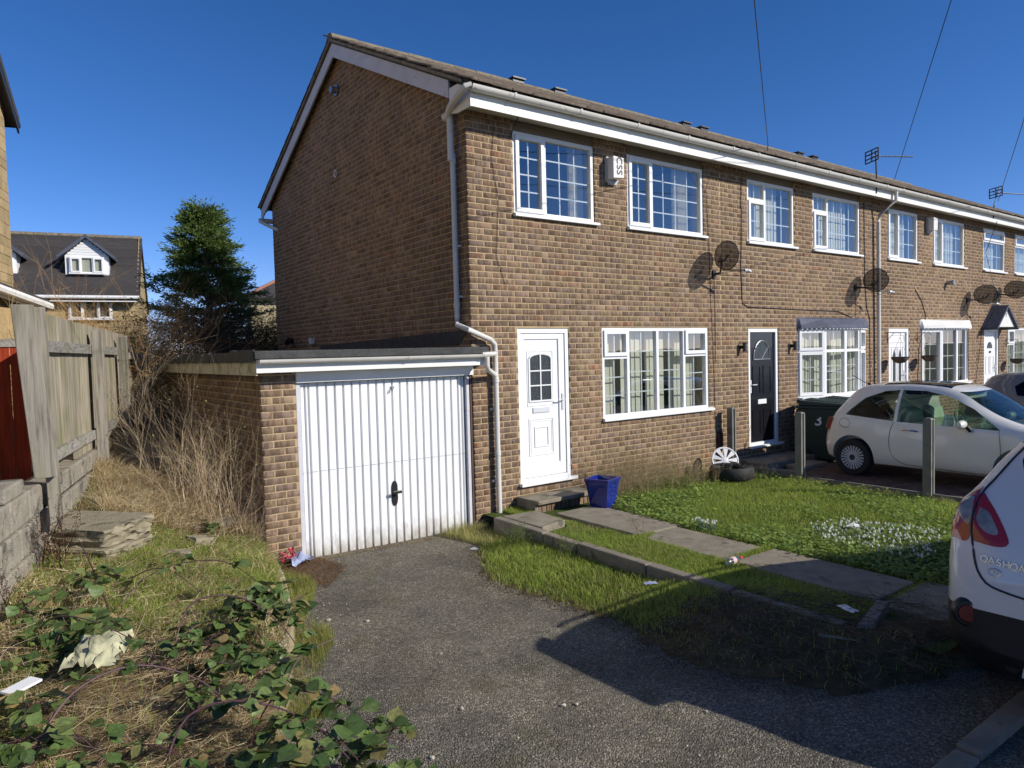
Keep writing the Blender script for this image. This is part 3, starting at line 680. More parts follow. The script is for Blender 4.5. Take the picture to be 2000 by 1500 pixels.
# ------------------------------------------------------------------ the terrace of four houses
P = 4.86; DEPTH = 7.3; ZB = -0.75; ZS = 4.63
YR, ZR, SL = 3.65, 6.79, 0.487       # ridge line and slope
GRP = 'brick terraced houses in one row'
labels = ['brown brick end terrace house with white glazed front door and brick gable',
          'brown brick terraced house with black front door and lead roofed bow window',
          'brown brick terraced house with white roofed bow window and hanging baskets',
          'brown brick terraced house with small triangular porch canopy over its white door']
houses = []
tile_meshes = []
def make_tile():
    W, Lh = 0.300, 0.40
    xs = np.linspace(-W/2, W/2, 11); V = []; F = []
    for yy, lift in ((0.0, 0.0), (Lh, 0.0)):
        for x in xs: V.append((x, yy, 0.020+0.014*abs(math.sin((x+W/2)/W*2*math.pi))**0.8))
    n = len(xs)
    for x in xs: V.append((x, 0.0, 0.0))
    for i in range(n-1): F.append((i, i+1, n+i+1, n+i)); F.append((2*n+i, 2*n+i+1, i+1, i))
    V += [(xs[0], Lh, 0), (xs[-1], Lh, 0)]
    F += [(2*n, 0, n, 3*n), (n-1, 3*n-1, 3*n+1, 2*n-1)]
    me = np_mesh('roof_tile', V, F); me.materials.append(MT['tile']); return me
TILE = make_tile()
SA = math.atan(SL)
def house_roof(root, x0, x1, first, last, ntiles=300):
    xa = x0-0.17 if first else x0; xb = x1
    m = MB(); zf = lambda y: ZR-SL*abs(y-YR)
    for (ya, yb) in ((-0.33, YR), (YR, 7.63)):
        m.add([(xa+.03, ya, zf(ya)-.09), (xb, ya, zf(ya)-.09), (xb, yb, zf(yb)-.09), (xa+.03, yb, zf(yb)-.09), (xa+.03, ya, zf(ya)-.01), (xb, ya, zf(ya)-.01), (xb, yb, zf(yb)-.01), (xa+.03, yb, zf(yb)-.01)],
              [(0, 3, 2, 1), (4, 5, 6, 7), (0, 1, 5, 4), (2, 3, 7, 6), (0, 4, 7, 3), (1, 2, 6, 5)])
    roof = m.build('roof', MT['felt'], root)
    spots = []
    rows = int((math.hypot(YR+0.40, (YR+0.40)*SL))/0.335)+1
    for j in range(rows):
        d = j*0.335; y = -0.40+d*math.cos(SA); z = ZR-SL*(YR+0.40)+d*math.sin(SA)
        if y > YR-0.12: continue
        n = int(round((xb-xa)/0.30))
        for i in range(n): spots.append((xa+(i+.5)*(xb-xa)/n, y, z, j, i))
    spots = spots[:ntiles*10]
    ind = [s for s in spots][:ntiles]
    for (x, y, z, j, i) in ind:
        jit = 0.012 if (first and i < 2) else 0.004
        link('roof_tile', TILE, None, roof, (x+random.uniform(-.003, .003), y+random.uniform(-jit, jit), z+random.uniform(-.002, jit*.8)), (SA-0.045+random.uniform(-.012, .012), random.uniform(-.008, .008), random.uniform(-.012, .012)))
    if len(spots) > ntiles: raise RuntimeError('tiles')
    # rear slope, out of sight of the photograph but closed
    m = MB()
    for j in range(rows):
        d = j*0.335; y = 7.70-d*math.cos(SA); z = ZR-SL*(7.70-YR)+d*math.sin(SA)
        y2 = max(y-0.4*math.cos(SA), YR+.03); z2 = z+(y-y2)*SL
        if y < YR+.1: continue
        m.add([(xa, y, z+.015), (xb, y, z+.015), (xb, y2, z2), (xa, y2, z2), (xa, y, z-.01), (xb, y, z-.01), (xa, y2, z2-.02), (xb, y2, z2-.02)], [(0, 3, 2, 1), (4, 0, 1, 5), (0, 4, 6, 3)])
    o = m.build('rear_tiles', MT['tile'], roof); o['kind'] = 'stuff'
    # ridge
    n = 11
    for i in range(n):
        L = (xb-xa)/n; x = xa+i*L; m = MB(); N = 8; r = 0.115
        prof = [(r*math.cos(math.pi*k/N)*1.1, r*0.95*math.sin(math.pi*k/N)) for k in range(N+1)]
        v = []; dz = random.uniform(-.004, .006)
        for xx in (x+.004, x+L-.004):
            for (a, b) in prof: v.append((xx, YR+a, ZR-0.055+b+dz))
        f = [(k, k+1, N+2+k, N+1+k) for k in range(N)]+[tuple(range(N+1)), tuple(range(2*N+1, N, -1))]
        m.add(v, f); m.build('ridge_tile', MT['ridge'], roof, smooth=True)
    return roof
def gable_line(y): return ZR-0.10-SL*abs(y-YR)
def party(root, x, z1=4.6):
    pass
holesU = {0: [(0.70, 2.09), (2.735, 4.43)], 1: [(0.71, 2.10), (2.70, 4.40)], 2: [(0.66, 2.03), (2.75, 4.43)], 3: [(0.67, 2.06), (2.72, 4.40)]}
U0, U1 = 3.42, 4.50
gfw = {0: (2.18, 4.515, 0.69, 2.015), 1: (2.19, 4.60, 0.74, 2.0), 2: (2.16, 4.69, 0.74, 2.0), 3: (2.24, 4.55, 0.67, 2.01)}
dz0, dz1 = 0.0, 2.005
doorx = {0: (0.70, 1.57), 1: (0.71, 1.58), 2: (0.71, 1.62), 3: (0.75, 1.69)}
for h in range(4):
    X = h*P
    t = thing('brick_house', labels[h], 'house', (X+P/2, 0.5, -0.4), GRP); houses.append(t)
    holes = [(a, b, U0, 4.64) for a, b in holesU[h]]+[(gfw[h][0], gfw[h][1], gfw[h][2], gfw[h][3]), (doorx[h][0], doorx[h][1], dz0, dz1)]
    brick_wall(t, (X, 0.0), 0.0, P, ZB, 4.70, holes, n_ind=(300 if h < 3 else 0) if h else 190, phase=(X % 0.225))
    # head boards above the upper windows
    for a, b in holesU[h]:
        m = MB(); m.box(X+a+.002, X+b-.002, 0.03, 0.10, U1+.002, 4.632); m.build('head_board', MT['headboard'], t)
    # side and rear walls, floors
    if h == 0:
        # gable: mortar backing then bricks
        m = MB(); pts = [(0.2505, ZB), (DEPTH, ZB), (DEPTH, gable_line(DEPTH)), (YR, gable_line(YR)), (0.2505, gable_line(0.25))]
        m.prism(pts, 0.0, 0.25, 'x'); m.build('gable_wall', MT['mortar'], t)
        brick_wall(t, (0.0, DEPTH), -math.pi/2, DEPTH, ZB, 6.7, (), clip=lambda s: gable_line(DEPTH-s), n_ind=110, meshes=BM, k=1.0)
    m = MB()
    if h == 3: m.box(X+P-.2, X+P, .25, DEPTH-.2, ZB, 4.7)
    else: m.box(X+P-.08, X+P+.0, .26, DEPTH-.2, ZB, 4.7)
    m.box(X+(0.26 if h == 0 else 0.0), X+P-.21, DEPTH-.2, DEPTH, ZB, 4.7)
    m.build('rear_wall', MT['inside'], t)
    m = MB(); m.box(X+.26, X+P-.21, 0.26, DEPTH-.21, 2.35, 2.55); m.box(X+.26, X+P-.21, .26, DEPTH-.21, 4.70, 4.76); m.box(X+.26, X+P-.21, .26, DEPTH-.21, -.1, -.02); m.build('floor_slab', MT['carpet'], t)
    m = MB(); m.box(X+.26, X+P-.21, 3.4, 3.5, 0, 2.34); m.box(X+.26, X+P-.21, 3.2, 3.3, 2.56, 4.69); m.box(X+2.36, X+2.44, .27, 3.19, 2.56, 4.69); m.box(X+1.80, X+1.88, .27, 3.39, 0, 2.34); m.build('inner_wall', MT['inside'], t)
    house_roof(t, X, X+P, h == 0, h == 3)
    # eaves
    e0 = X-0.10 if h == 0 else X
    m = MB(); m.box(e0, X+P, -0.30, -0.282, 4.565, 4.80); m.build('fascia', MT['whitepaint'], t)
    m = MB(); m.box(e0+.002, X+P, -0.281, 0.0 if h else 0.0, 4.632, 4.645); m.build('soffit', MT['soffit'], t)
    if h == 0:
        m = MB(); m.prism([(-0.30, 4.563), (-0.30, 4.78), (-0.02, 4.90), (0.16, 4.90), (0.16, 4.60), (0.0, 4.563)], -0.118, -0.101, 'x'); m.build('eaves_end', MT['whitepaint'], t)
        # barge boards
        for (ya, yb, nm) in ((0.165, YR, 'front'), (YR, 7.62, 'back')):
            m = MB(); f = lambda y: ZR-0.07-SL*abs(y-YR)
            m.prism([(ya, f(ya)-0.235), (yb, f(yb)-0.235), (yb, f(yb)), (ya, f(ya))] if ya < YR else [(yb, f(yb)-.235), (yb, f(yb)), (ya, f(ya)), (ya, f(ya)-.235)], -0.125, -0.10, 'x')
            m.build('bargeboard', MT['peel'], t)
            m = MB(); m.prism([(ya, f(ya)-0.06), (yb, f(yb)-0.06), (yb, f(yb)-.045), (ya, f(ya)-.045)], -0.10, 0.0, 'x'); m.build('verge_board', MT['darkconcrete'], t)
            # undercloak pieces along the verge
            n = 13
            for i in range(n):
                y0 = lerp(ya-(0.35 if ya < YR else 0), yb, i/n); y1 = lerp(ya-(0.35 if ya < YR else 0), yb, (i+.97)/n); z0, z1 = f(y0), f(y1)
                m = MB(); m.prism([(y0, z0+.004), (y1, z1+.004), (y1, z1+.050), (y0, z0+.045)], -0.158+random.uniform(-.008, .004), -0.02, 'x'); m.build('undercloak', MT['darkconcrete'], t)
    # gutter (half round) with brackets and unions
    gy, gz, gr = -0.368, 4.772, 0.062
    m = MB(); N = 10; v = []; g0 = X-0.16 if h == 0 else X
    for xx in (g0, X+P):
        for rr in (gr, gr-.006):
            for k in range(N+1): a = math.pi*k/N; v.append((xx, gy+rr*math.cos(a), gz-rr*math.sin(a)))
    n1 = N+1; f = []
    for k in range(N): f.append((k, k+1, 2*n1+k+1, 2*n1+k)); f.append((n1+k, 3*n1+k, 3*n1+k+1, n1+k+1))
    f += [(0, 2*n1, 3*n1, n1), (N, n1+N, 3*n1+N, 2*n1+N)]
    m.add(v, f); gut = m.build('gutter', MT['gutter'], t, smooth=True)
    for xx in np.arange(X+0.45, X+P, 1.05):
        m = MB(); N = 8
        prof = [(gy+(gr+.006)*math.cos(math.pi*k/N), gz-(gr+.006)*math.sin(math.pi*k/N)) for k in range(N+1)]+[(gy-(gr), gz+.012), (gy+(gr), gz+.012)]
        m.prism(prof, xx-.015, xx+.015, 'x'); m.box(xx-.012, xx+.012, gy+gr-.01, -0.30, gz-.05, gz-.01); m.build('bracket', MT['gutter'], gut)
T0 = Matrix.Identity(4)
def up_window(h, k, cells_fn):
    a, b = holesU[h][k]; X = h*P
    return window(houses[h], Matrix.Translation((X, 0.0, 0)), a+.004, b-.004, U0+.035, U1-.002, cells_fn(a, b))
TX = [Matrix.Translation((h*P, 0, 0)) for h in range(4)]
z0, z1 = U0+.035, U1-.002
up_window(0, 0, lambda a, b: [(a, a+.52, z0, z1, 2, 4, True), (a+.52, b, z0, z1, 3, 4, False)])
up_window(0, 1, lambda a, b: [(a, a+.525, z0, z1, 2, 4, True), (a+.525, b, z0, z1, 4, 4, False)])
for k in (0, 1):
    up_window(1, k, lambda a, b: [(a, a+.52, z0+.72, z1, 2, 1, False), (a, a+.52, z0, z0+.72, 2, 2, True), (a+.52, b, z0, z1, 3+(b-a > 1.5), 3, False)])
    up_window(2, k, lambda a, b: [(a, a+.50, z0, z1, 1, 3, True), (a+.50, b, z0, z1, 3+(b-a > 1.5), 3, False)])
    up_window(3, k, lambda a, b: [(a, b, z0+.74, z1, 1, 1, True), (a, b, z0, z0+.74, 4, 2, False)])
# what hangs behind the glass upstairs
curtain(houses[0], TX[0], 1.78, 2.05, 3.30, 4.55); curtain(houses[0], TX[0], 3.92, 4.25, 3.30, 4.55)
for h, k in ((1, 0), (1, 1), (2, 0), (2, 1), (3, 0), (3, 1)):
    a, b = holesU[h][k]; blinds(houses[h], TX[h], a+.02, b-.25, U0+.03, U1+.02, gaps=(), w=0.09, mat=MT['blind'])
# ground floor windows
g = gfw[0]; a, b, c, d = g[0]+.004, g[1]-.004, g[2]+.035, g[3]-.002
xs = [a, a+.53, a+1.155, a+1.76, b]
cells = [(a, xs[1], d-.42, d, 2, 1, True), (a, xs[1], c, d-.42, 2, 3, False), (xs[1], xs[2], c, d, 2, 4, False), (xs[2], xs[3], c, d, 2, 4, False), (xs[3], b, d-.42, d, 2, 1, True), (xs[3], b, c, d-.42, 2, 3, False)]
window(houses[0], TX[0], a, b, c, d, cells, sillx=0.09)
blinds(houses[0], TX[0], a+.02, b-.02, c, d+.05, y=0.20, gaps=((a+.42, a+.50), (a+1.0, a+1.08), (a+1.52, a+1.60), (b-.14, b)), w=0.105, tilt=0.10)
g = gfw[3]; a, b, c, d = g[0]+.004, g[1]-.004, g[2]+.035, g[3]-.002
window(houses[3], TX[3], a, b, c, d, [(a, a+.52, d-.42, d, 1, 1, True), (a, a+.52, c, d-.42, 1, 3, False), (a+.52, a+1.7, c, d, 3, 4, False), (a+1.7, b, c, d, 2, 4, False)])
blinds(houses[3], TX[3], a+.02, b-.1, c, d+.05, y=0.2, mat=MT['blind'])
def bow(h, tops, roofmat, proj=0.26, roof_h=0.17):
    t = houses[h]; X = h*P; a, b, c, d = gfw[h]; n = 4; cx = (a+b)/2; hw = (b-a)/2
    R = (hw*hw+proj*proj)/(2*proj); th = math.asin(hw/R)
    pts = [(X+cx+R*math.sin(-th+2*th*i/n), -(R*math.cos(-th+2*th*i/n)-(R-proj))) for i in range(n+1)]
    for i in range(n):
        p, q = Vector((*pts[i], 0)), Vector((*pts[i+1], 0)); dx = (q-p); L = dx.length; dx.normalize(); dy = Vector((-dx.y, dx.x, 0))
        T = frame((p.x, p.y, 0), dx, dy)
        if tops: cl = [(0, L, d-.42, d, 2, 1, i in (0, 3)), (0, L, c, d-.42, 2, 3, i in (0, 3))]
        else: cl = [(0, L, c, d, 2, 4, i in (0,))]
        window(t, T, 0, L, c, d, cl, sill=False, frame_w=0.045)
    # sill board and roof
    m = MB(); m.prism([(X+a-.05, 0.02)]+[(x, y-.09) for x, y in pts]+[(X+b+.09, 0.02)], c-.035, c-.001, 'z'); m.build('bay_sill', MT['upvc'], t)
    m = MB(); m.prism([(X+a, 0.10)]+[(x, y+.02) for x, y in pts]+[(X+b, 0.10)], c-.06, c-.036, 'z'); m.build('bay_base', MT['upvc'], t)
    m = MB(); v = []; N = len(pts)
    lo = [(X+a-.05, 0.0)]+[(x, y-.07) for x, y in pts]+[(X+b+.05, 0.0)]
    K = len(lo)
    for (x, y) in lo: v.append((x, y, d+.002))
    for (x, y) in lo: v.append((x, y*0.98, d+.055))
    for (x, y) in lo: v.append((lerp(x, X+cx, .0), y*0.45, d+roof_h))
    for (x, y) in lo: v.append((x, 0.0, d+roof_h+.035))
    f = []
    for r in range(3):
        for k in range(K-1): f.append((r*K+k, r*K+k+1, (r+1)*K+k+1, (r+1)*K+k))
    f.append(tuple(range(K-1, -1, -1)))
    m.add(v, f); rf = m.build('bay_roof', roofmat, t)
    # dentil moulding under the roof
    for i in range(n):
        p, q = pts[i], pts[i+1]
        for k in range(6):
            tt = (k+.5)/6; x, y = lerp(p[0], q[0], tt), lerp(p[1], q[1], tt)
            m = MB(); m.box(x-.018, x+.018, y-.055, y-.02, d-.022, d+.001); m.build('dentil', MT['upvc'], rf)
    return pts
bow(1, True, MT['lead']); bow(2, False, MT['whitepaint'])
blinds(houses[1], TX[1], gfw[1][0]+.05, gfw[1][1]-.05, .74, 2.05, y=0.02, w=0.1)
blinds(houses[2], TX[2], gfw[2][0]+.05, gfw[2][0]+.35, .74, 2.05, y=0.05, w=0.1)
# white front door
leaf, (a, b, c, d) = door_base(houses[0], 0.704, 1.566, 0.002, 2.0, MT['upvc'])
m = MB(); y = 0.045
m.box(a, a+.055, y-.018, y, c, d); m.box(b-.10, b, y-.018, y, c, d); m.box(a+.055, b-.10, y-.018, y, d-.075, d); m.box(a+.055, b-.10, y-.018, y, c, c+.16)
m.build('stile', MT['upvc'], leaf, bevel=0.004)
gx0, gx1, gz0, gz1 = a+.15, a+.50, 1.06, 1.66
m = MB(); m.prism(arch_poly(gx0, gx1, gz0, gz1, 0.055), y-.004, y-.001); m.build('pane', MT['obscure'], leaf)
m = MB(); w = .022
for (p0, p1) in ((gx0-w, gx0), (gx1, gx1+w), ((gx0+gx1)/2-.009, (gx0+gx1)/2+.009)): m.box(p0, p1, y-.016, y-.001, gz0-(w if p0 < gx0 or p1 > gx1 else 0), gz1-(.05 if p0 < gx0 or p1 > gx1 else 0))
m.box(gx0, gx1, y-.0155, y-.001, gz0-w, gz0)
for q in (1, 2): z = lerp(gz0, gz1-.02, q/3); m.box(gx0, gx1, y-.0145, y-.001, z-.008, z+.008)
ap = arch_poly(gx0, gx1, gz0, gz1, .055)[2:]
m.tube([(p[0], y-.008, p[1]+.008) for p in ap], 0.013, 6)
panel(m, a+.105, b-.185, gz0-.075, gz1+.05, y, 0.012, 0.007)
m.build('glazing_frame', MT['upvc'], leaf)
m = MB(); panel(m, a+.12, a+.54, .33, .82, y, .016, .008); panel(m, a+.15, a+.51, .36, .79, y, .008, .005); panel(m, a+.21, a+.45, .44, .71, y, .016, .010); m.build('panel_moulding', MT['upvc'], leaf)
m = MB(); m.box(a+.19, a+.47, y-.014, y, .895, .965); m.build('letterbox', MT['silver'], leaf, bevel=.003)
lever(leaf, b-.045, 1.03, y-.018)
# black front door
X = P; leaf, (a, b, c, d) = door_base(houses[1], X+.714, X+1.576, 0.002, 2.0, MT['blackdoor'])
m = MB(); m.prism(arch_poly(a+.13, b-.13, 1.47, 1.79, 0.31, 14), y-.006, y-.001); m.build('pane', MT['obscure'], leaf)
m = MB(); ap = arch_poly(a+.13, b-.13, 1.47, 1.79, 0.31, 14); m.tube([(p[0], y-.008, p[1]) for p in ap+[ap[0]]], .011, 6)
cx = (a+b)/2
for q in (45, 90, 135): m.tube([(cx, y-.008, 1.48), (cx+.28*math.cos(math.radians(q)), y-.008, 1.48+.3*math.sin(math.radians(q)))], .004, 5)
m.build('fanlight_bars', MT['greymetal'], leaf)
m = MB()
for (p0, p1) in ((a+.10, cx-.04), (cx+.04, b-.10)):
    for (q0, q1) in ((.16, .60), (.88, 1.36)): panel(m, p0, p1, q0, q1, y, .02, .010)
m.build('panel_moulding', MT['blackdoor'], leaf)
m = MB(); m.box(cx-.12, cx+.12, y-.012, y, .70, .78); m.build('letterbox', MT['white'], leaf); lever(leaf, a+.045, 1.02, y, 1)
# third door: white with two slim lights
X = 2*P; leaf, (a, b, c, d) = door_base(houses[2], X+.714, X+1.616, 0.002, 2.0, MT['upvc'], fw=.08)
cx = (a+b)/2
for s in (-1, 1):
    m = MB(); x = cx+s*.13; m.prism([(x-.05, .72), (x+.05, .72), (x+.05, 1.45-(s > 0)*.0), (x, 1.56), (x-.05, 1.45)], y-.006, y-.001); m.build('pane', MT['obscure'], leaf)
m = MB(); panel(m, cx-.26, cx-.03, .66, 1.62, y, .018, .01); panel(m, cx+.03, cx+.26, .66, 1.62, y, .018, .01); panel(m, a+.04, b-.04, 1.70, d-.04, y, .02, .01); m.build('panel_moulding', MT['upvc'], leaf)
m = MB(); m.box(cx-.13, cx+.11, y-.012, y, .50, .56); m.build('letterbox', simple("brass", (.30, .24, .10), .35, metal=.8), leaf); lever(leaf, b-.05, 1.0, y, -1)
# fourth door with canopy
X = 3*P; leaf, (a, b, c, d) = door_base(houses[3], X+.754, X+1.686, 0.002, 2.0, MT['upvc'], fw=.08)
cx = (a+b)/2
m = MB(); m.prism(arch_poly(cx-.16, cx+.16, 1.50, 1.66, 0.15, 10), y-.006, y-.001); m.build('pane', MT['obscure'], leaf)
m = MB()
for s in (-1, 1): panel(m, cx+s*.14-.11, cx+s*.14+.11, .85, 1.30, y, .018, .01); panel(m, cx+s*.14-.11, cx+s*.14+.11, .2, .55, y, .018, .01)
m.build('panel_moulding', MT['upvc'], leaf)
m = MB(); m.box(cx-.11, cx+.11, y-.012, y, .66, .74); m.build('letterbox', MT['silver'], leaf); m = MB(); m.box(cx-.02, cx+.02, y-.03, y, 1.38, 1.43); m.build('knocker', MT['darkmetal'], leaf); lever(leaf, b-.05, 1.0, y, -1)
x0, x1, zc, zt = X+.62, X+1.80, 2.03, 2.52; cxx = (x0+x1)/2
m = MB(); m.prism([(x0, zc), (x1, zc), (cxx, zt)], -0.32, -0.30); cf = m.build('canopy', MT['whitepaint'], houses[3])
for s in (-1, 1):
    m = MB(); e = x0-.08 if s < 0 else x1+.08
    m.prism([(e, zc-.07), (cxx, zt), (cxx, zt+.055), (e, zc-.01)] if s < 0 else [(cxx, zt), (e, zc-.07), (e, zc-.01), (cxx, zt+.055)], -0.38, 0.0); m.build('canopy_roof', MT['lead'], cf)
m = MB(); m.box(x0, x1, -.30, 0, zc-.001, zc+.012); m.build('canopy_base', MT['whitepaint'], cf)
text_mesh('door_number', '7', 0.13, MT['lettering_dark'], cf, frame((cxx, -0.324, zt-.20), (1, 0, 0), (0, 0, 1), (0, -1, 0)))
# ridge vents
for (x, h) in ((3.52, 0), (4.55, 0), (8.35, 1), (8.98, 1), (13.0, 2), (13.7, 2)):
    m = MB(); m.box(x-.15, x+.15, YR-.16, YR+.12, ZR+.060, ZR+.086); m.box(x-.13, x+.13, YR-.12, YR+.10, ZR+.0, ZR+.060); m.build('ridge_vent', MT['darkmetal'], houses[h])
# rain pipes of the end house
m = MB(); gz = 4.80
m.tube([(-0.14, -0.362, 4.775), (-0.20, -0.335, 4.755), (-0.20, -0.20, 4.71), (-0.17, 0.02, 4.665), (-0.13, 0.16, 4.63), (-0.10, 0.215, 4.60)], 0.043, 12); m.tube([(-0.10, 0.215, 4.60), (-0.115, 0.29, 4.585)], .05, 12)
m.tube([(-0.085, 0.215, 4.64), (-0.085, 0.215, 4.05)], 0.040, 12); m.tube([(-0.06, 0.215, 4.15), (-0.06, 0.213, 2.13), (-0.10, 0.15, 2.05), (-0.085, -0.085, 1.98), (0.22, -0.09, 1.86), (0.285, -0.085, 1.80), (0.30, -0.07, 1.70), (0.30, -0.07, 0.62), (0.305, -0.07, -0.35)], 0.034, 12)
for z in (4.05, 2.3): m.tube([(-0.06, .213, z+.03), (-.06, .213, z-.03)], .041, 12)
for z in (1.36, .45): m.tube([(0.30, -.07, z+.03), (.30, -.07, z-.03)], .041, 12)
pipe = m.build('downpipe', MT['gutter'], houses[0], smooth=True)
for (x, y, z, d) in ((-0.06, .213, 3.02, 'g'), (-.06, .213, 2.40, 'g'), (.30, -.07, 1.0, 'f'), (.30, -.07, .1, 'f')):
    m = MB()
    if d == 'g': m.box(-.04, 0.0, y-.06, y+.06, z-.012, z+.012)
    else: m.box(x-.06, x+.06, -.04, 0, z-.012, z+.012)
    m.build('pipe_clip', MT['gutter'], pipe)
m = MB(); m.tube([(9.98, -0.362, 4.76), (9.98, -.362, 4.55), (9.84, -.10, 4.28), (9.83, -.085, 4.15), (9.86, -.075, 2), (9.88, -.075, -.3)], .036, 12); m.build('downpipe', MT['gutter'], houses[2], smooth=True)
m = MB(); m.tube([(-0.03, 6.9, 4.25), (-.12, 7.35, 4.42), (-.14, 7.62, 4.52)], .035, 10); m.tube([(-.16, 7.66, 4.55), (4.8, 7.66, 4.55)], .05, 10); m.build('rear_gutter', MT['gutter'], houses[0], smooth=True)
# flues, vents and the small boxes on the walls
m = MB(); m.tube([(13.18, -0.005, 3.05), (13.18, -.12, 3.05)], .045, 14); m.tube([(13.18, -.12, 3.05), (13.18, -.17, 3.05)], .058, 14); m.build('boiler_flue', MT['greymetal'], houses[2], smooth=True)
m = MB(); m.tube([(-.005, 3.78, 6.02), (-.12, 3.78, 6.02)], .055, 14); m.tube([(-.02, 3.78, 6.02), (-.035, 3.78, 6.02)], .085, 14); m.build('boiler_flue', MT['greymetal'], houses[0], smooth=True)
m = MB(); m.lathe([(0.055, 0), (.065, .02), (.05, .02), (.045, 0)], 16, closed=True); m.T = Matrix.Identity(4)
m.v = [Vector((-.004-p.z, 3.95+p.x, 4.72+p.y)) for p in m.v]; m.build('vent_ring', MT['gutter'], houses[0])
m = MB(); m.box(-.10, -.008, 5.15, 5.27, 1.93, 2.05); m.build('gable_lamp', MT['gutter'], houses[0], bevel=.02)
m = MB(); m.tube([(-.01, 6.35, 2.02), (-.10, 6.35, 2.05), (-.17, 6.2, 1.98)], .05, 8); m.build('security_lamp', MT['black'], houses[0])
m = MB(); m.box(3.72, 3.94, -.012, .0, -.32, -.20); ab = m.build('air_brick', simple('terracotta', (.34, .19, .09), .8), houses[0])
for i in range(4): m = MB(); m.box(3.735, 3.925, -.014, -.0115, -.305+i*.027, -.295+i*.027); m.build('slot', MT['lettering_dark'], ab)
m = MB(); m.prism(arch_poly(4.70, 4.80, .07, .33, .05), -.05, -.006); m.build('meter_vent_box', MT['brownbox'], houses[0]); m = MB(); m.tube([(4.74, -.02, .07), (4.75, -.02, -.3)], .008, 6); m.build('cable_tail', MT['black'], houses[0])
m = MB(); m.box(0.0, 0.01, 0, 0.01, 0, .01)
# black flashing where the garage roof meets the gable
m = MB(); m.prism([(0.3, 1.80), (4.9, 1.80), (4.9, 1.90), (0.02, 1.99)], -0.014, -0.008, 'x'); m.build('flashing', MT['felt'], houses[0])
# ------------------------------------------------------------------ garage
ga = thing('garage', 'flat roofed brick garage with white ribbed up and over door', 'garage', (-1.3, 0.5, -0.45))
brick_wall(ga, (-2.55, 0.0), 0.0, 0.36, -0.80, 1.56, (), n_ind=90, depth=0.22)
brick_wall(ga, (-2.55, 4.9), -math.pi/2, 4.9, -0.80, 1.5595, (), n_ind=200, depth=0.22, trim=.2205)
m = MB(); m.box(-2.3, -.02, 4.7, 4.9, -.8, 1.55); m.build('rear_wall', MT['mortar'], ga)
m = MB(); m.box(-2.64, 0.06, -0.20, 5.02, 1.685, 1.765); m.prism([(-.235, 1.69), (-.205, 1.69), (-.205, 1.775), (-.235, 1.77)], -2.66, 0.10, 'x'); rf = m.build('flat_roof', MT['felt'], ga, bevel=0.01)
for i in range(6):
    m = MB(); y0 = -.20+i*.88; m.box(-2.665+.004*math.sin(i*2), -2.642, y0, y0+.86, 1.66+.008*math.sin(i*3.1), 1.775+.01*math.cos(i*2.3)); m.build('felt_edge', MT['felt'], rf, bevel=.005)
m = MB(); m.box(-2.64, 0.055, -0.205, -0.185, 1.555, 1.684); m.build('fascia', MT['whitepaint'], ga)
m = MB(); m.box(-2.635, 0.045, -0.182, -0.002, 1.56, 1.575); m.build('soffit', MT['whitepaint'], ga)
MT['mossy_fascia'] = simple("mossy_fascia", (.50, .47, .36), .8, .15, 4, dirt=((.22, .22, .08), .52, 3.5))
m = MB(); m.box(-2.640, -2.622, -0.18, 5.0, 1.53, 1.665); m.build('side_fascia', MT['mossy_fascia'], ga)
m = MB(); N = 8; r = .045
v = []
for xx in (-2.63, 0.08):
    for rr in (r, r-.005):
        for k in range(N+1): a = math.pi*k/N; v.append((xx, -.255+rr*math.cos(a), 1.685-rr*math.sin(a)))
n1 = N+1; f = []
for k in range(N): f.append((k, k+1, 2*n1+k+1, 2*n1+k)); f.append((n1+k, 3*n1+k, 3*n1+k+1, n1+k+1))
f += [(0, 2*n1, 3*n1, n1), (N, n1+N, 3*n1+N, 2*n1+N), tuple(range(N+1)), tuple(2*n1+k for k in range(N+1))]
m.add(v, f); gg = m.build('gutter', MT['gutter'], ga, smooth=True)
for xx in (-1.0, 0.0): m = MB(); m.prism([(-.255+(r+.005)*math.cos(math.pi*k/8), 1.685-(r+.005)*math.sin(math.pi*k/8)) for k in range(9)], xx-.015, xx+.015, 'x'); m.build('bracket', MT['gutter'], gg)
m = MB(); m.tube([(0.05, -.255, 1.66), (0.05, -.255, 1.56), (.08, -.22, 1.50), (.24, -.11, 1.44), (.29, -.075, 1.42)], .032, 10); m.tube([(-0.02, -.255, 1.68), (.16, -.25, 1.685), (.26, -.12, 1.685)], .03, 10); m.build('outlet_pipe', MT['gutter'], ga, smooth=True)
m = MB(); m.box(-2.19, 0.0, -0.03, 0.0, 1.435, 1.552); m.build('lintel_board', MT['whitepaint'], ga, bevel=.004)
m = MB(); m.box(-2.185, -2.14, 0.01, 0.09, -.5, 1.434); m.build('frame_post', MT['peel'], ga, bevel=.004)
m = MB(); m.box(-0.085, -0.045, 0.01, 0.09, -.5, 1.434); m.build('frame_post', MT['peel'], ga, bevel=.004)
m = MB(); m.box(-0.040, -0.018, 0.0, 0.09, -.5, 1.434); m.build('trim_post', MT['timber_brown'], ga)
m = MB(); m.box(-2.19, 0.0, 0.09, 0.11, 1.30, 1.55); m.build('header', MT['timber_brown'], ga)
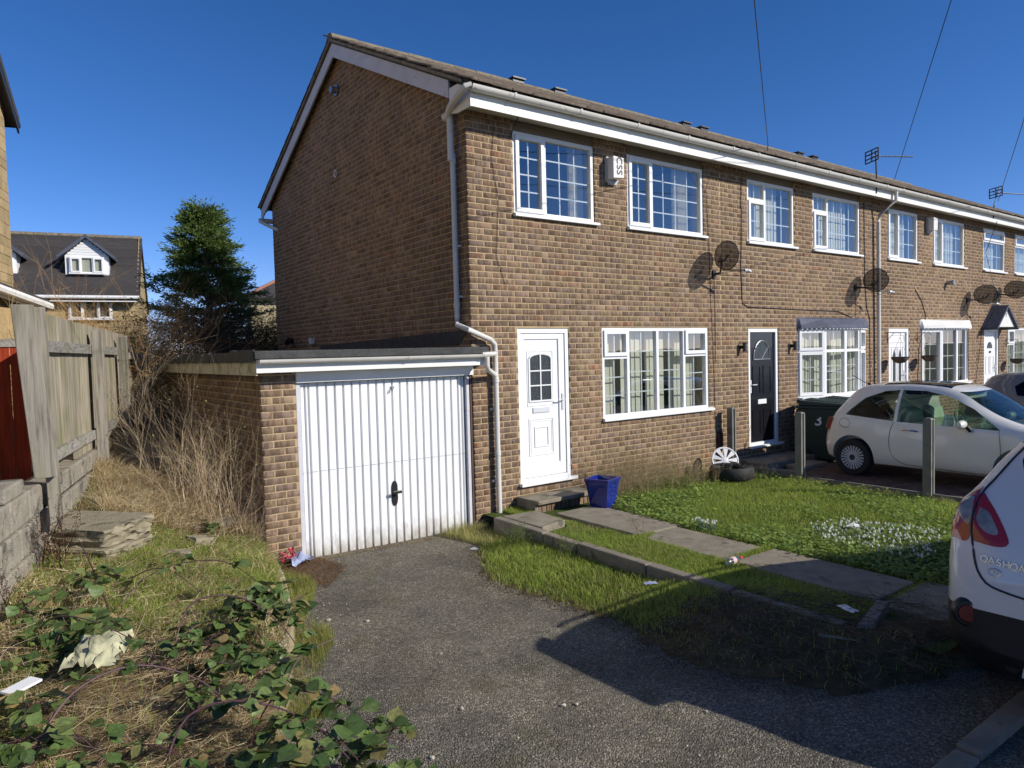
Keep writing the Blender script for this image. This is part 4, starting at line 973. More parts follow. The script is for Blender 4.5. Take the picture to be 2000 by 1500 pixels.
# door leaf: raised pressings with narrow grooves
m = MB(); x = -2.135; X1 = -0.09; ws = [.055, .04]+[.0955]*19+[.05, .04]; tot = sum(ws); k = (X1-x)/tot
m.box(x, X1, .075, .085, -.462, 1.43)
for i, wd in enumerate(ws):
    wd *= k; a, b = x+.007, x+wd-.007
    for (q0, q1, dd) in ((-.455, .475, 0), (.480, 1.425, 0.0008)):
        m.add([(a, .073, q0), (b, .073, q0), (b, .073, q1), (a, .073, q1), (a+.006, .052-dd, q0), (b-.006, .052-dd, q0), (b-.006, .052-dd, q1), (a+.006, .052-dd, q1)], [(4, 5, 6, 7), (0, 1, 5, 4), (1, 2, 6, 5), (2, 3, 7, 6), (3, 0, 4, 7)])
    x += wd
gd = m.build('garage_door', MT['greydoor'], ga)
m = MB(); m.box(-2.14, -.085, .05, .07, -.50, -.462); m.build('bottom_rail', MT['darkmetal'], gd)
m = MB(); m.prism([(-1.072+.038*math.cos(a), .12+.09*math.sin(a)*1.0+(.055 if math.sin(a) > 0 else -.055)) for a in np.linspace(0, 2*math.pi, 20, endpoint=False)], .038, .050); m.tube([(-1.072, .04, .14), (-1.072, -.02, .14)], .014, 10); m.box(-1.125, -1.02, -.035, -.018, .125, .158); hd = m.build('handle', MT['black'], gd, bevel=.004)
m = MB(); m.tube([(-1.06, .03, 1.33), (-1.06, .055, 1.33)], .018, 10); m.tube([(-1.075, .04, 1.345), (-1.10, .03, 1.30), (-1.105, .035, 1.27)], .006, 6); m.build('lock', MT['greymetal'], gd)
# ------------------------------------------------------------------ things fixed to the houses
def dish(c, wall, label):
    t = thing('satellite_dish', label, 'satellite dish', (wall[0], 0, wall[2]), 'satellite dishes on the brick fronts')
    n = Vector((0.93, -0.33, 0.10)).normalized(); c = Vector(c)
    u = Vector((0, 0, 1)).cross(n).normalized(); v = n.cross(u)
    V = []; F = []; nr, na = 8, 32; a_, b_ = 0.32, 0.222
    for i in range(nr+1):
        for k in range(na):
            r = i/nr; th = 2*math.pi*k/na; p = c+u*a_*r*math.cos(th)+v*b_*r*math.sin(th)+n*(0.06*r*r-.06); V.append(p)
    base = WL[t.name]
    for i in range(nr):
        for k in range(na): F.append((i*na+k, i*na+(k+1) % na, (i+1)*na+(k+1) % na, (i+1)*na+k))
    link('reflector', np_mesh('reflector', [tuple(p-base) for p in V], F, smooth=True), MT['dish'], t)
    m = MB(); m.tube([c+u*a_*math.cos(q)+v*b_*math.sin(q) for q in np.linspace(0, 2*math.pi, 33)], .007, 5); m.build('rim', MT['black'], t, smooth=True)
    w_ = Vector(wall); bk = c-n*.10-v*.10
    m = MB(); m.tube([w_, w_+Vector((0, -.13, 0)), bk-Vector((0, 0, .05)), bk+Vector((0, 0, .06))], .016, 8)
    m.tube([bk-u*.09+v*.02, bk+u*.09+v*.02], .014, 6); m.tube([bk-u*.08+v*.02, c-n*.03-u*.10], .012, 6); m.tube([bk+u*.08+v*.02, c-n*.03+u*.10], .012, 6); m.build('mount_arm', MT['black'], t, smooth=True)
    m = MB(); m.box(w_.x-.035, w_.x+.035, -.03, -.006, w_.z-.06, w_.z+.06); m.build('wall_plate', MT['black'], t)
    l = c+n*.36-v*.26
    m = MB(); m.tube([c-v*b_, l], .010, 6); m.build('feed_arm', MT['black'], t)
    m = MB(); m.tube([l-n*.01, l-n*.06], .026, 10); m.tube([l, l+n*.05-v*.03], .022, 8); m.build('receiver', MT['silver'], t, smooth=True)
    m = MB(); m.tube([l-v*.02, l-v*.09-n*.05, l-v*.07-n*.15, (w_.x, -.02, w_.z-.02), (w_.x+.02, -.012, w_.z-.25), (w_.x+.02, -.012, w_.z-1.4)], .0045, 5); m.build('lead', MT['black'], t)
    return t
dish((4.56, -.33, 3.12), (4.66, 0, 2.87), 'perforated grey satellite dish nearest the end house, between two upper windows')
dish((9.22, -.33, 2.93), (9.05, 0, 2.80), 'black satellite dish in front of the white rain pipe')
dish((14.45, -.35, 2.80), (14.28, 0, 2.68), 'black satellite dish just above the triangular porch canopy')
dish((16.35, -.35, 2.98), (16.18, 0, 2.86), 'black satellite dish higher up, farthest along the terrace')
def alarm(x, z, s, label, txt):
    t = thing('alarm_box', label, 'alarm box', (x, 0, z), 'alarm boxes under the eaves')
    w, h, d = .115*s, .19*s, .17*s
    T = Matrix.Translation((x, -.006, z))
    m = MB(T); m.prism([(-w, -h*.75), (-w*.4, -h), (w*.6, -h), (w, -h*.7), (w, h*.95), (-w, h)], -.045, 0); m.build('back_plate', MT['alarm_grey'], t, bevel=.006)
    m = MB(T); m.prism([(-w*.9, -h*.7), (w*.9, -h*.6), (w*.9, h*.86), (-w*.9, h*.9)], -d, -.046); cv = m.build('cover', MT['alarm_white'], t, bevel=.008)
    if txt: text_mesh('lettering', txt, .15*s, MT['lettering_dark'], cv, T @ frame((w*.05, -d-.002, .045), (0, 0, -1), (1, 0, 0), (0, -1, 0)), .002, 1.05)
    m = MB(T); m.tube([(-w*.05, -d*.5, -h*.68), (-w*.05, -d*.5, -h*.78)], .008, 6); m.build('lamp', MT['lettering_dark'], t)
alarm(2.40, 4.20, 1.0, 'white angular burglar alarm box between the first two upper windows', 'CSS')
alarm(12.22, 4.28, .95, 'cream burglar alarm box between the white framed upper windows of the third house', None)
for i, (x, lab) in enumerate(((5.34, 'black cylinder wall lamp between brick wall post and black door'), (6.82, 'black cylinder wall lamp between black door and bow window'))):
    t = thing('wall_lamp', lab, 'wall lamp', (x, 0, 1.69), 'outdoor lamps flanking the black door')
    m = MB(); m.tube([(x, -.09, 1.61), (x, -.09, 1.77)], .032, 14); m.build('shade', MT['darkmetal'], t, smooth=True)
    m = MB(); m.box(x-.03, x+.03, -.06, -.006, 1.66, 1.72); m.build('wall_mount', MT['black'], t)
def aerial(base, top, boom, label):
    t = thing('tv_aerial', label, 'aerial', base, 'television aerials on the eaves')
    b, q = Vector(base), Vector(top)
    m = MB(); m.tube([b, b+Vector((0, 0, .25))+(q-b)*.1, q], .014, 8); m.build('mast', MT['darkmetal'], t)
    d = Vector(boom).normalized(); s = Vector((0, 0, 1)).cross(d).normalized(); c = q-Vector((0, 0, .10)); L = .80
    m = MB(); m.tube([c-d*.15, c+d*L], .008, 6); bm_ = m.build('boom', MT['greymetal'], t)
    m = MB()
    for k in range(10): p = c+d*(.16+k*.068); hgt = .04; m.tube([p-s*.035-Vector((0, 0, .02)), p+s*.05], .004, 4); m.tube([p-Vector((0, 0, hgt)), p+Vector((0, 0, hgt*.4))], .0035, 4)
    m.build('elements', MT['greymetal'], t)
    m = MB(); u = Vector((0, 0, 1)); o_ = c-d*.10
    for zz in (-.11, -.04, .04, .11): m.tube([o_-s*.19+u*zz+d*.02, o_+s*.19+u*zz+d*.02], .013, 5)
    for xx in (-.19, 0, .19): m.tube([o_+s*xx-u*.11+d*.02, o_+s*xx+u*.11+d*.02], .013, 5)
    m.build('reflector', MT['black'], t)
aerial((9.30, -.31, 4.62), (9.22, -.33, 5.42), (.88, -.47, 0), 'dark television aerial on a mast above the white rain pipe')
aerial((15.0, -.31, 4.66), (15.25, -.33, 5.40), (.88, -.47, -.05), 'dark television aerial farthest along the terrace gutter')
def basket(x, z, label, tilt=0):
    t = thing('hanging_basket', label, 'hanging basket', (x, -.26, z), 'empty hanging baskets on wall brackets')
    m = MB(); m.lathe([(.165, 0), (.15, -.05), (.11, -.10), (.05, -.125), (.0001, -.13)], 16, (x, -.26, z)); m.build('bowl', MT['bark'], t, smooth=True)
    m = MB(); m.tube([(x+.165*math.cos(q), -.26+.165*math.sin(q), z) for q in np.linspace(0, 2*math.pi, 17)], .007, 5)
    m.build('rim', MT['black'], t)
    for q in (.3, 2.4, 4.5): m = MB(); m.tube([(x+.16*math.cos(q), -.26+.16*math.sin(q), z), (x, -.26, z+.42)], .003, 4); m.build('chain', MT['greymetal'], t)
    m = MB(); m.tube([(x, -.01, z+.30), (x, -.01, z+.52), (x, -.26, z+.50), (x, -.28, z+.44)], .008, 6); m.tube([(x, -.01, z+.36), (x, -.14, z+.50)], .006, 5); m.build('wall_bracket', MT['black'], t)
basket(10.36, 1.40, 'brown hanging basket in front of the white door with two slim panes')
basket(11.70, 1.40, 'brown hanging basket in front of the white roofed bow window')
basket(16.74, 1.20, 'brown hanging basket before the last ground floor window')
def cable(pts, label, r=.0045, group='black cables clipped along the brick walls', name='cable'):
    m = MB(); m.tube(pts, r, 5); o = m.build(name, MT['black'], loc=pts[0]); tag(o, label, 'cable', group); return o
cable([(.42, -.012, 4.55), (.36, -.012, 4.1), (.45, -.012, 3.6), (.40, -.012, 2.9), (.52, -.012, 2.55)], 'thin black cable running down beside the first upper window', .003)
cable([(4.44, -.35, 4.78), (4.47, -.02, 4.2), (4.55, -.012, 3.3), (4.58, -.012, 2.4), (4.64, -.012, 1.2), (4.66, -.012, .35)], 'thin cable dropping from the gutter past the nearest dish to the brown box', .004)
cable([(5.40, -.015, 4.50), (5.38, -.015, 4.0), (5.40, -.02, 3.95), (5.37, -.012, 3.0), (5.40, -.012, 2.42), (5.55, -.012, 2.36), (7.0, -.012, 2.34), (8.4, -.012, 2.33), (8.9, -.012, 2.22), (9.35, -.012, 2.36)], 'cable running down then along the bricks above the black door', .007)
cable([(9.40, -.012, 4.5), (9.42, -.012, 3.0), (9.50, -.012, 2.4), (9.62, -.012, 2.2), (9.64, -.012, .2)], 'two bends of black cable beside the white rain pipe', .007)
cable([(11.6, -.012, 2.85), (11.9, -.012, 2.6), (12.1, -.012, 2.3), (12.0, -.02, 1.9), (11.78, -.012, 1.6), (11.7, -.012, .6)], 'loose cable hanging over the white bow window roof', .007)
cable([(15.2, -.32, 4.6), (15.35, -.02, 3.9), (15.2, -.35, 2.6), (15.05, -.05, 1.9), (14.7, -.012, .3)], 'cable dropping from the far aerial past the porch canopy', .007)
cable([(.62, -.25, 4.60), (.66, -.02, 4.42), (.70, .0, 4.38)], 'short twisted wire hooked on the fascia over the first upper window', .006)
cable([(5.60, -.38, 4.70), (5.62, -.36, 4.86), (5.58, -.40, 4.95), (1.44, -3.0, 5.12), (-2.7, -5.6, 5.42)], 'overhead wire reaching the eaves near the third upper window', .006, 'overhead telephone wires')
cable([(10.25, -.2, 5.02), (5.86, -3.0, 6.27), (1.5, -5.8, 7.6)], 'overhead wire meeting the roof beside the dark aerial', .006, 'overhead telephone wires')
cable([(15.15, -.35, 5.08), (8.47, -3.0, 5.13), (1.8, -5.65, 5.3)], 'overhead wire farthest along the terrace', .006, 'overhead telephone wires')
# ------------------------------------------------------------------ garden things
pt_ = (1.42, -0.76)
t = thing('flower_pot', 'glazed dark blue square tapered plant pot beside the doorstep', 'plant pot', (*pt_, -.28))
Tp = Matrix.Translation((*pt_, -.285)) @ Matrix.Rotation(0.30, 4, 'Z')
m = MB(Tp); a, b, h = .115, .165, .375
vs = []
for (q, z) in ((a, 0), (b-.006, h-.035), (b+.008, h-.033), (b+.008, h), (b-.018, h), (b-.035, h-.09)): vs += [(-q, -q, z), (q, -q, z), (q, q, z), (-q, q, z)]
f = [(3, 2, 1, 0)]
for r in range(5):
    for k in range(4): f.append((r*4+k, r*4+(k+1) % 4, (r+1)*4+(k+1) % 4, (r+1)*4+k))
m.add(vs, f); m.build('pot', MT['blue_glaze'], t, bevel=.006)
m = MB(Tp); m.box(-.13, .13, -.13, .13, h-.10, h-.085); m.build('compost', MT['soil'], t)
t = thing('old_tyre', 'worn black car tyre used as a planter by the concrete post', 'tyre', (4.18, -.66, -.27))
m = MB(); prof = [(.20, .02), (.30, 0), (.325, .03), (.325, .14), (.30, .18), (.21, .165), (.19, .14), (.29, .12), (.29, .05), (.19, .045)]
m.lathe([(r, z) for r, z in prof], 28, (4.18, -.66, -.275), closed=True); m.build('casing', MT['rubber'], t, smooth=True)
m = MB(); m.lathe([(.0001, .06), (.15, .07), (.29, .05)], 20, (4.18, -.66, -.275)); m.build('soil_fill', MT['soil'], t)
def wheel_trim(T, parent, n=10, r=.19, mat='white', hub=.05, nsp=10, name='spokes', spw=.55):
    m = MB(T); m.lathe([(r, 0), (r, .02), (r-.014, .028), (r-.028, .02), (r-.028, 0.004)], 32, closed=True); m.build('rim', MT[mat], parent, smooth=True)
    m = MB(T)
    for k in range(nsp):
        a0 = 2*math.pi*k/nsp; d1 = spw*math.pi/nsp*.75; d2 = spw*math.pi/nsp
        P0 = [(hub*.8, a0-d1*2.0), (hub*.8, a0+d1*2.0), (r-.02, a0+d2), (r-.02, a0-d2)]
        vs = [(q*math.cos(w), q*math.sin(w), .012 if q > hub else .024) for q, w in P0]; vs += [(x, y, z+.010) for x, y, z in vs]
        m.add(vs, [(4, 5, 6, 7), (0, 1, 5, 4), (1, 2, 6, 5), (2, 3, 7, 6), (3, 0, 4, 7)])
    m.build(name, MT[mat], parent)
    m = MB(T); m.lathe([(.0001, .036), (hub*.7, .036), (hub, .030), (hub, .01)], 20); m.build('hub_cap', MT[mat] if mat == 'white' else MT['darkmetal'], parent, smooth=True)
t = thing('wheel_trim', 'white spoked plastic wheel trim leaning on the wall behind the tyre', 'wheel trim', (4.45, -.35, -.1))
wheel_trim(Matrix.Translation((4.42, -.36, -.075)) @ Matrix.Rotation(-.60, 4, 'Z') @ Matrix.Rotation(math.radians(68), 4, 'X'), t, r=.215, nsp=9)
def wheelie_bin(x, y, rot, label, num=None, s=1.0):
    t = thing('wheelie_bin', label, 'wheelie bin', (x, y, -.3), 'green wheelie bins beside the hatchback')
    T = Matrix.Translation((x, y, -.30)) @ Matrix.Rotation(rot, 4, 'Z') @ Matrix.Scale(s, 4)
    m = MB(T); vs = []
    for (wx, wy, z, oy) in ((.21, .24, .03, .02), (.285, .335, .90, 0), (.30, .35, .905, 0), (.30, .35, .95, 0)): vs += [(-wx, -wy+oy, z), (wx, -wy+oy, z), (wx, wy+oy, z), (-wx, wy+oy, z)]
    f = [(3, 2, 1, 0), (12, 13, 14, 15)]
    for r in range(3):
        for k in range(4): f.append((r*4+k, r*4+(k+1) % 4, (r+1)*4+(k+1) % 4, (r+1)*4+k))
    m.add(vs, f); body = m.build('body', MT['bin'], t, bevel=.018)
    m = MB(T); m.add([(-.31, -.38, .955), (.31, -.38, .955), (.31, .38, .955), (-.31, .38, .955), (-.30, -.37, .99), (.30, -.37, .99), (.30, .36, 1.045), (-.30, .36, 1.045)], [(0, 3, 2, 1), (4, 5, 6, 7), (0, 1, 5, 4), (1, 2, 6, 5), (2, 3, 7, 6), (3, 0, 4, 7)])
    lid = m.build('lid', MT['bin'], t, bevel=.012)
    for xx in (-.15, .0, .15): m = MB(T); m.add([(xx-.04, -.33, .996), (xx+.04, -.33, .996), (xx+.04, .30, 1.048), (xx-.04, .30, 1.048), (xx-.03, -.32, 1.008), (xx+.03, -.32, 1.008), (xx+.03, .29, 1.060), (xx-.03, .29, 1.060)], [(4, 5, 6, 7), (0, 1, 5, 4), (1, 2, 6, 5), (2, 3, 7, 6), (3, 0, 4, 7)]); m.build('rib', MT['bin'], lid)
    m = MB(T); m.tube([(-.24, .43, .93), (.24, .43, .93)], .018, 8)
    for xx in (-.24, 0, .24): m.box(xx-.015, xx+.015, .34, .43, .90, .95)
    m.build('handle_bar', MT['bin'], t)
    for sx in (-1, 1): m = MB(T @ Matrix.Translation((sx*.25, .27, .10)) @ Matrix.Rotation(math.pi/2, 4, 'Y')); m.lathe([(.0001, -.03), (.10, -.03), (.10, .03), (.0001, .03)], 18); m.build('wheel', MT['rubber'], t)
    if num: text_mesh('number', num, .27, MT['white'], body, T @ frame((-.275, .055, .70), (0, -1, 0), (.085, 0, .996)), .003)
wheelie_bin(6.88, -.62, 0.30, 'green wheelie bin marked with a white 3 beside the white hatchback', '3')
wheelie_bin(7.55, -.62, 0.15, 'green wheelie bin right behind the hatchback tail, next to the numbered one', None, 1.0)
# litter
t = thing('plastic_bottle', 'clear plastic bottle with red cap lying in the grass strip', 'bottle', (.62, -3.32, -.24))
Tb = Matrix.Translation((.60, -3.32, -.225)) @ Matrix.Rotation(.05, 4, 'Z') @ Matrix.Rotation(math.pi/2, 4, 'Y')
MT['pet'] = glass_mat('clear_plastic', (.85, .9, .9), 3.0, .15, .30)
m = MB(Tb); m.lathe([(.0001, -.10), (.030, -.10), (.034, -.08), (.034, .02), (.028, .05), (.013, .09)], 14); m.build('bottle_body', MT['pet'], t, smooth=True)
m = MB(Tb); m.lathe([(.0001, .115), (.015, .115), (.015, .09), (.013, .088)], 12); m.build('cap', simple('red_plastic', (.55, .05, .03), .4), t)
m = MB(Tb); m.lathe([(.0345, -.05), (.0345, 0.0)], 14); m.build('bottle_label', simple('pink_label', (.62, .42, .40), .5), t)
def crumple(name, label, cat, loc, size, n, mat, seed, flat=.4, group=None):
    r = random.Random(seed); V = []; F = []
    N = n
    for j in range(N):
        for i in range(N):
            u, v = i/(N-1)-.5, j/(N-1)-.5; q = max(0, 1-2.2*math.hypot(u, v))
            V.append((u*size[0]+r.uniform(-.12, .12)*size[0]/2, v*size[1]+r.uniform(-.12, .12)*size[1]/2, size[2]*(q*.6+r.uniform(0, flat))))
    for j in range(N-1):
        for i in range(N-1): F.append((j*N+i, j*N+i+1, (j+1)*N+i+1, (j+1)*N+i))
    o = link(name, np_mesh(name, V, F, smooth=(cat == 'sheet')), mat, None, loc, (0, 0, r.uniform(0, 3))); tag(o, label, cat, group); return o
MT['bag_blue'] = simple('pale_blue_plastic', (.38, .43, .62), .35, .2, 20); MT['bag_red'] = simple('red_plastic_film', (.50, .03, .07), .35, .2, 20); MT['cream_cloth'] = simple('cream_sheet', (.55, .53, .33), .8, .2, 12, dirt=((.2, .17, .09), .6, 14))
crumple('plastic_bag', 'crumpled pale blue plastic bag at the corner of the garage door', 'plastic bag', (-2.26, -.14, -.42), (.22, .20, .14), 9, MT['bag_blue'], 3, .55)
t = thing('carrier_bag', 'torn red and white carrier bag loop on the crumpled blue bag', 'plastic bag', (-2.38, -.10, -.35))
r3 = random.Random(4)
for k in range(5):
    m = MB(); pp = [(-2.42+r3.uniform(-.05, .12), -.12+r3.uniform(-.06, .06), -.38+r3.uniform(0, .16)) for _ in range(5)]; m.tube(pp, .008, 4); m.build('torn_strip', MT['bag_red'], t, smooth=True)
crumple('blue_scrap', 'small bright blue scrap caught in the dead stems by the garage', 'litter', (-2.72, .55, .06), (.05, .05, .06), 5, simple('sky_blue_plastic', (.10, .42, .75), .4), 5)
crumple('white_scrap', 'flat white plastic scrap on the shaded grass by the broken edging', 'litter', (.20, -4.58, -.22), (.16, .08, .02), 5, MT['white'], 6)
crumple('clear_wrapper', 'pale crumpled wrapper in the verge below the kerb wall', 'litter', (-.20, -3.05, -.335), (.11, .07, .03), 6, MT['bag_blue'], 8)
crumple('white_scrap', 'white crumpled scrap lying in front of the garage near the pipe', 'litter', (-.52, -.75, -.465), (.10, .06, .03), 5, MT['white'], 9)
crumple('white_scrap', 'small white scrap on the lawn among the snowdrops', 'litter', (2.62, -3.35, -.25), (.13, .10, .05), 5, MT['white'], 10)
crumple('cream_cloth', 'large cream torn sheet lying among brambles at lower left', 'sheet', (-4.33, -3.15, .23), (.40, .24, .07), 12, MT['cream_cloth'], 12, .8)
m = MB(Matrix.Translation((-4.66, -3.36, .245)) @ Matrix.Rotation(.7, 4, 'Z') @ Matrix.Rotation(.1, 4, 'X')); m.box(-.075, .075, -.035, .035, -.006, .006); o = m.build('white_offcut', MT['white'], bevel=.002); tag(o, 'white board offcut poking out of the grass at lower left', 'offcut')
# ------------------------------------------------------------------ cars
def catmull(P, n):
    """resample open polyline of points (tuples) with centripetal-ish catmull-rom to n points"""
    P = np.asarray(P, float); d = np.linalg.norm(np.diff(P, axis=0), axis=1); s = np.concatenate([[0], np.cumsum(np.maximum(d, 1e-6))])
    t = np.linspace(0, s[-1], n); out = []
    m = np.zeros_like(P)
    for i in range(1, len(P)-1): m[i] = (P[i+1]-P[i-1])/(s[i+1]-s[i-1])
    m[0] = (P[1]-P[0])/(s[1]-s[0]); m[-1] = (P[-1]-P[-2])/(s[-1]-s[-2])
    for x in t:
        i = min(np.searchsorted(s, x, side='right')-1, len(P)-2); h = s[i+1]-s[i]; u = (x-s[i])/h
        out.append((2*u**3-3*u*u+1)*P[i]+(u**3-2*u*u+u)*h*m[i]+(-2*u**3+3*u*u)*P[i+1]+(u**3-u*u)*h*m[i+1])
    return np.array(out)
def pchip(xs, ys, x):
    return np.interp(x, xs, ys)
def smooth_interp(xs, ys, x):
    P = np.stack([xs, ys], 1); xs = np.asarray(xs, float); ys = np.asarray(ys, float)
    m = np.zeros(len(xs)); d = np.diff(ys)/np.diff(xs)
    for i in range(1, len(xs)-1): m[i] = 0 if d[i-1]*d[i] <= 0 else 2*d[i-1]*d[i]/(d[i-1]+d[i])
    m[0], m[-1] = d[0], d[-1]
    i = np.clip(np.searchsorted(xs, x, side='right')-1, 0, len(xs)-2); h = xs[i+1]-xs[i]; u = (np.asarray(x)-xs[i])/h
    return (2*u**3-3*u*u+1)*ys[i]+(u**3-2*u*u+u)*h*m[i]+(-2*u**3+3*u*u)*ys[i+1]+(u**3-u*u)*h*m[i+1]
def car_solid(spec, inset=0.0, ns=70, nv=44):
    """closed body. car frame: X forward from the rear bumper (0) to nose (L), Y left, Z up.
    spec: dict of control curves over X: top, belt, bot, wmax, wroof (half widths)"""
    L = spec['L']; X = np.unique(np.concatenate([np.linspace(0, L, ns), 0.0+np.geomspace(.004, .12, 7), L-np.geomspace(.004, .12, 7)]))
    V = []; n = None
    for x in X:
        xx = x
        top = float(smooth_interp(*spec['top'], xx))-inset; belt = float(smooth_interp(*spec['belt'], xx)); bot = float(smooth_interp(*spec['bot'], xx))+inset
        w = float(smooth_interp(*spec['wmax'], xx))-inset; wr = float(smooth_interp(*spec['wroof'], xx))-inset
        belt = min(belt, top-.02)
        wb = w-.035
        mid = bot+(belt-bot)*.52
        h = top-belt
        half = [(0, bot), (wb*.72, bot), (wb*.97, bot+.03), (w*.995, bot+.14), (w, mid), (w-.012, belt-(belt-mid)*.35), (w-.05, belt)]
        if h > .12:
            half += [(lerp(w-.05, wr, .5), belt+h*.5), (wr, top-min(.10, h*.25)), (wr-.09, top-.028), (wr*.5, top-.004), (0, top)]
        else:
            half += [(w-.12, belt+h*.5), (w*.80, top-.02), (w*.62, top-.008), (w*.45, top-.003), (w*.2, top-.001), (0, top)][:6]
            half = half[:7]+[(w-.11, belt+h*.55), (w*.78, top-.3*h), (w*.55, top-.1*h), (w*.3, top-.02*h), (0, top)]
        c = catmull(half, nv)
        V.append([(x, y, z) for y, z in c])
    nx = len(V); pts = []
    for i in range(nx):
        row = [(x, -y, z) for x, y, z in V[i]]+[(x, y, z) for x, y, z in V[i][-2:0:-1]]
        if inset: row = [(min(max(x, inset), L-inset), y, z) for x, y, z in row]
        pts += row
    m = 2*nv-2; F = []
    for i in range(nx-1):
        for k in range(m): F.append((i*m+k, i*m+(k+1) % m, (i+1)*m+(k+1) % m, (i+1)*m+k))
    F.append(tuple(range(m-1, -1, -1))); F.append(tuple((nx-1)*m+k for k in range(m)))
    return pts, F
def obj_from(pts, F, name='tmp'):
    me = bpy.data.meshes.new(name); me.from_pydata([tuple(p) for p in pts], [], F); me.update()
    import bmesh
    bm = bmesh.new(); bm.from_mesh(me); bmesh.ops.remove_doubles(bm, verts=bm.verts, dist=1e-5); bmesh.ops.recalc_face_normals(bm, faces=bm.faces); bm.to_mesh(me); bm.free()
    o = bpy.data.objects.new(name, me); COL.objects.link(o); return o
def boolean(a, b, op, solver='EXACT'):
    md = a.modifiers.new('b', 'BOOLEAN'); md.operation = op; md.object = b; md.solver = solver
    dg = bpy.context.evaluated_depsgraph_get(); me = bpy.data.meshes.new_from_object(a.evaluated_get(dg))
    a.modifiers.clear(); a.data = me; return a
def prism_obj(poly, a, b, ax='y'):
    m = MB(); m.prism(poly, a, b, ax)
    return obj_from([tuple(v) for v in m.v], m.f)
def smooth_poly(P, n=40):
    P = list(P)+[P[0]]
    return [tuple(q) for q in catmull(P, n)[:-1]]
def rm(o): bpy.data.objects.remove(o)
def place(o, name, mat, parent, T, smooth=True):
    base = WL[parent.name]; me = o.data; me.transform(Matrix.Translation(-base) @ T); me.name = name
    me.materials.clear(); me.materials.append(mat)
    if smooth:
        me.polygons.foreach_set('use_smooth', [True]*len(me.polygons)); me.update()
        try: me.set_sharp_from_angle(angle=math.radians(32))
        except Exception: pass
    n = link(name, me, None, parent); rm(o); return n
def paint(name, col, rough=.28):
    b = NB(name); n1 = b.noise(b.pos(), 3, 4)
    c = b.ramp(n1, [(.3, tuple(x*.95 for x in col)), (.7, col)])
    b.principled(c, rough, 0, None, .5, .9); return b.m
def make_car(t, T, spec, paintm, side_glass, wheels, rw, arch=.045, glassm=None, screens=(), seats=None, cut_extra=(), spokes=None, trim='silver', roof_glass=None, drop=0.0):
    """side_glass: list of (x,z) polygons in car frame; wheels: list of x; rw: wheel radius"""
    body = obj_from(*car_solid(spec), 'body'); inner = obj_from(*car_solid(spec, .05, 40, 30), 'inner')
    cabin = prism_obj(spec['cabin'], -2, 2); boolean(inner, cabin, 'INTERSECT'); rm(cabin)
    boolean(body, inner, 'DIFFERENCE'); rm(inner)
    gl = []
    for poly in side_glass:
        pr = prism_obj(smooth_poly(poly, 36), -2, 2)
        g = obj_from(*car_solid(spec, .006), 'glass'); boolean(g, pr, 'INTERSECT'); g2 = obj_from(*car_solid(spec, .012), 'g2'); boolean(g, g2, 'DIFFERENCE'); rm(g2)
        gl.append(('side_window', g)); boolean(body, pr, 'DIFFERENCE'); rm(pr)
    for nm, poly, z0, z1 in screens:      # screens cut seen from the end/top: polygon in (y,z) or (x,y)
        if nm in ('windscreen', 'rear_window'):
            pr = prism_obj(poly, z0, z1, 'x')
        else: pr = prism_obj(poly, z0, z1, 'z')
        g = obj_from(*car_solid(spec, .004), 'glass'); boolean(g, pr, 'INTERSECT'); g2 = obj_from(*car_solid(spec, .012), 'g2'); boolean(g, g2, 'DIFFERENCE'); rm(g2)
        gl.append((nm, g)); boolean(body, pr, 'DIFFERENCE'); rm(pr)
    for wx in wheels:
        for sy in (-1, 1):
            c = [(wx+(rw+arch)*math.cos(a), rw+.01+(rw+arch)*math.sin(a)) for a in np.linspace(0, 2*math.pi, 40, endpoint=False)]
            pr = prism_obj(c, sy*(spec['W']/2-.26), sy*2); boolean(body, pr, 'DIFFERENCE'); rm(pr)
    for p in cut_extra: boolean(body, p, 'DIFFERENCE'); rm(p)
    bo = place(body, 'body', paintm, t, T)
    for nm, g in gl: place(g, nm, (glassm or MT['carglass']) if nm != 'roof_panel' else (roof_glass or MT['darkglass']), t, T)
    for wx in wheels:
        for sy in (-1, 1):
            M = T @ Matrix.Translation((wx, sy*(spec['W']/2-.10), rw-drop)) @ Matrix.Rotation(-sy*math.pi/2, 4, 'X')
            m = MB(M); wd = .19
            m.lathe([(rw*.66, -wd/2), (rw*.93, -wd/2), (rw, -wd/2+.025), (rw, wd/2-.025), (rw*.93, wd/2), (rw*.68, wd/2), (rw*.64, wd/2-.02)], 36); wh = m.build('wheel', MT['rubber'], t, smooth=True)
            m = MB(M); m.lathe([(.0001, 0), (rw*.66, 0)], 24); m.build('disc', MT['darkmetal'], wh)
            if spokes: spokes(M @ Matrix.Translation((0, 0, wd/2-.045)), wh)
    return bo
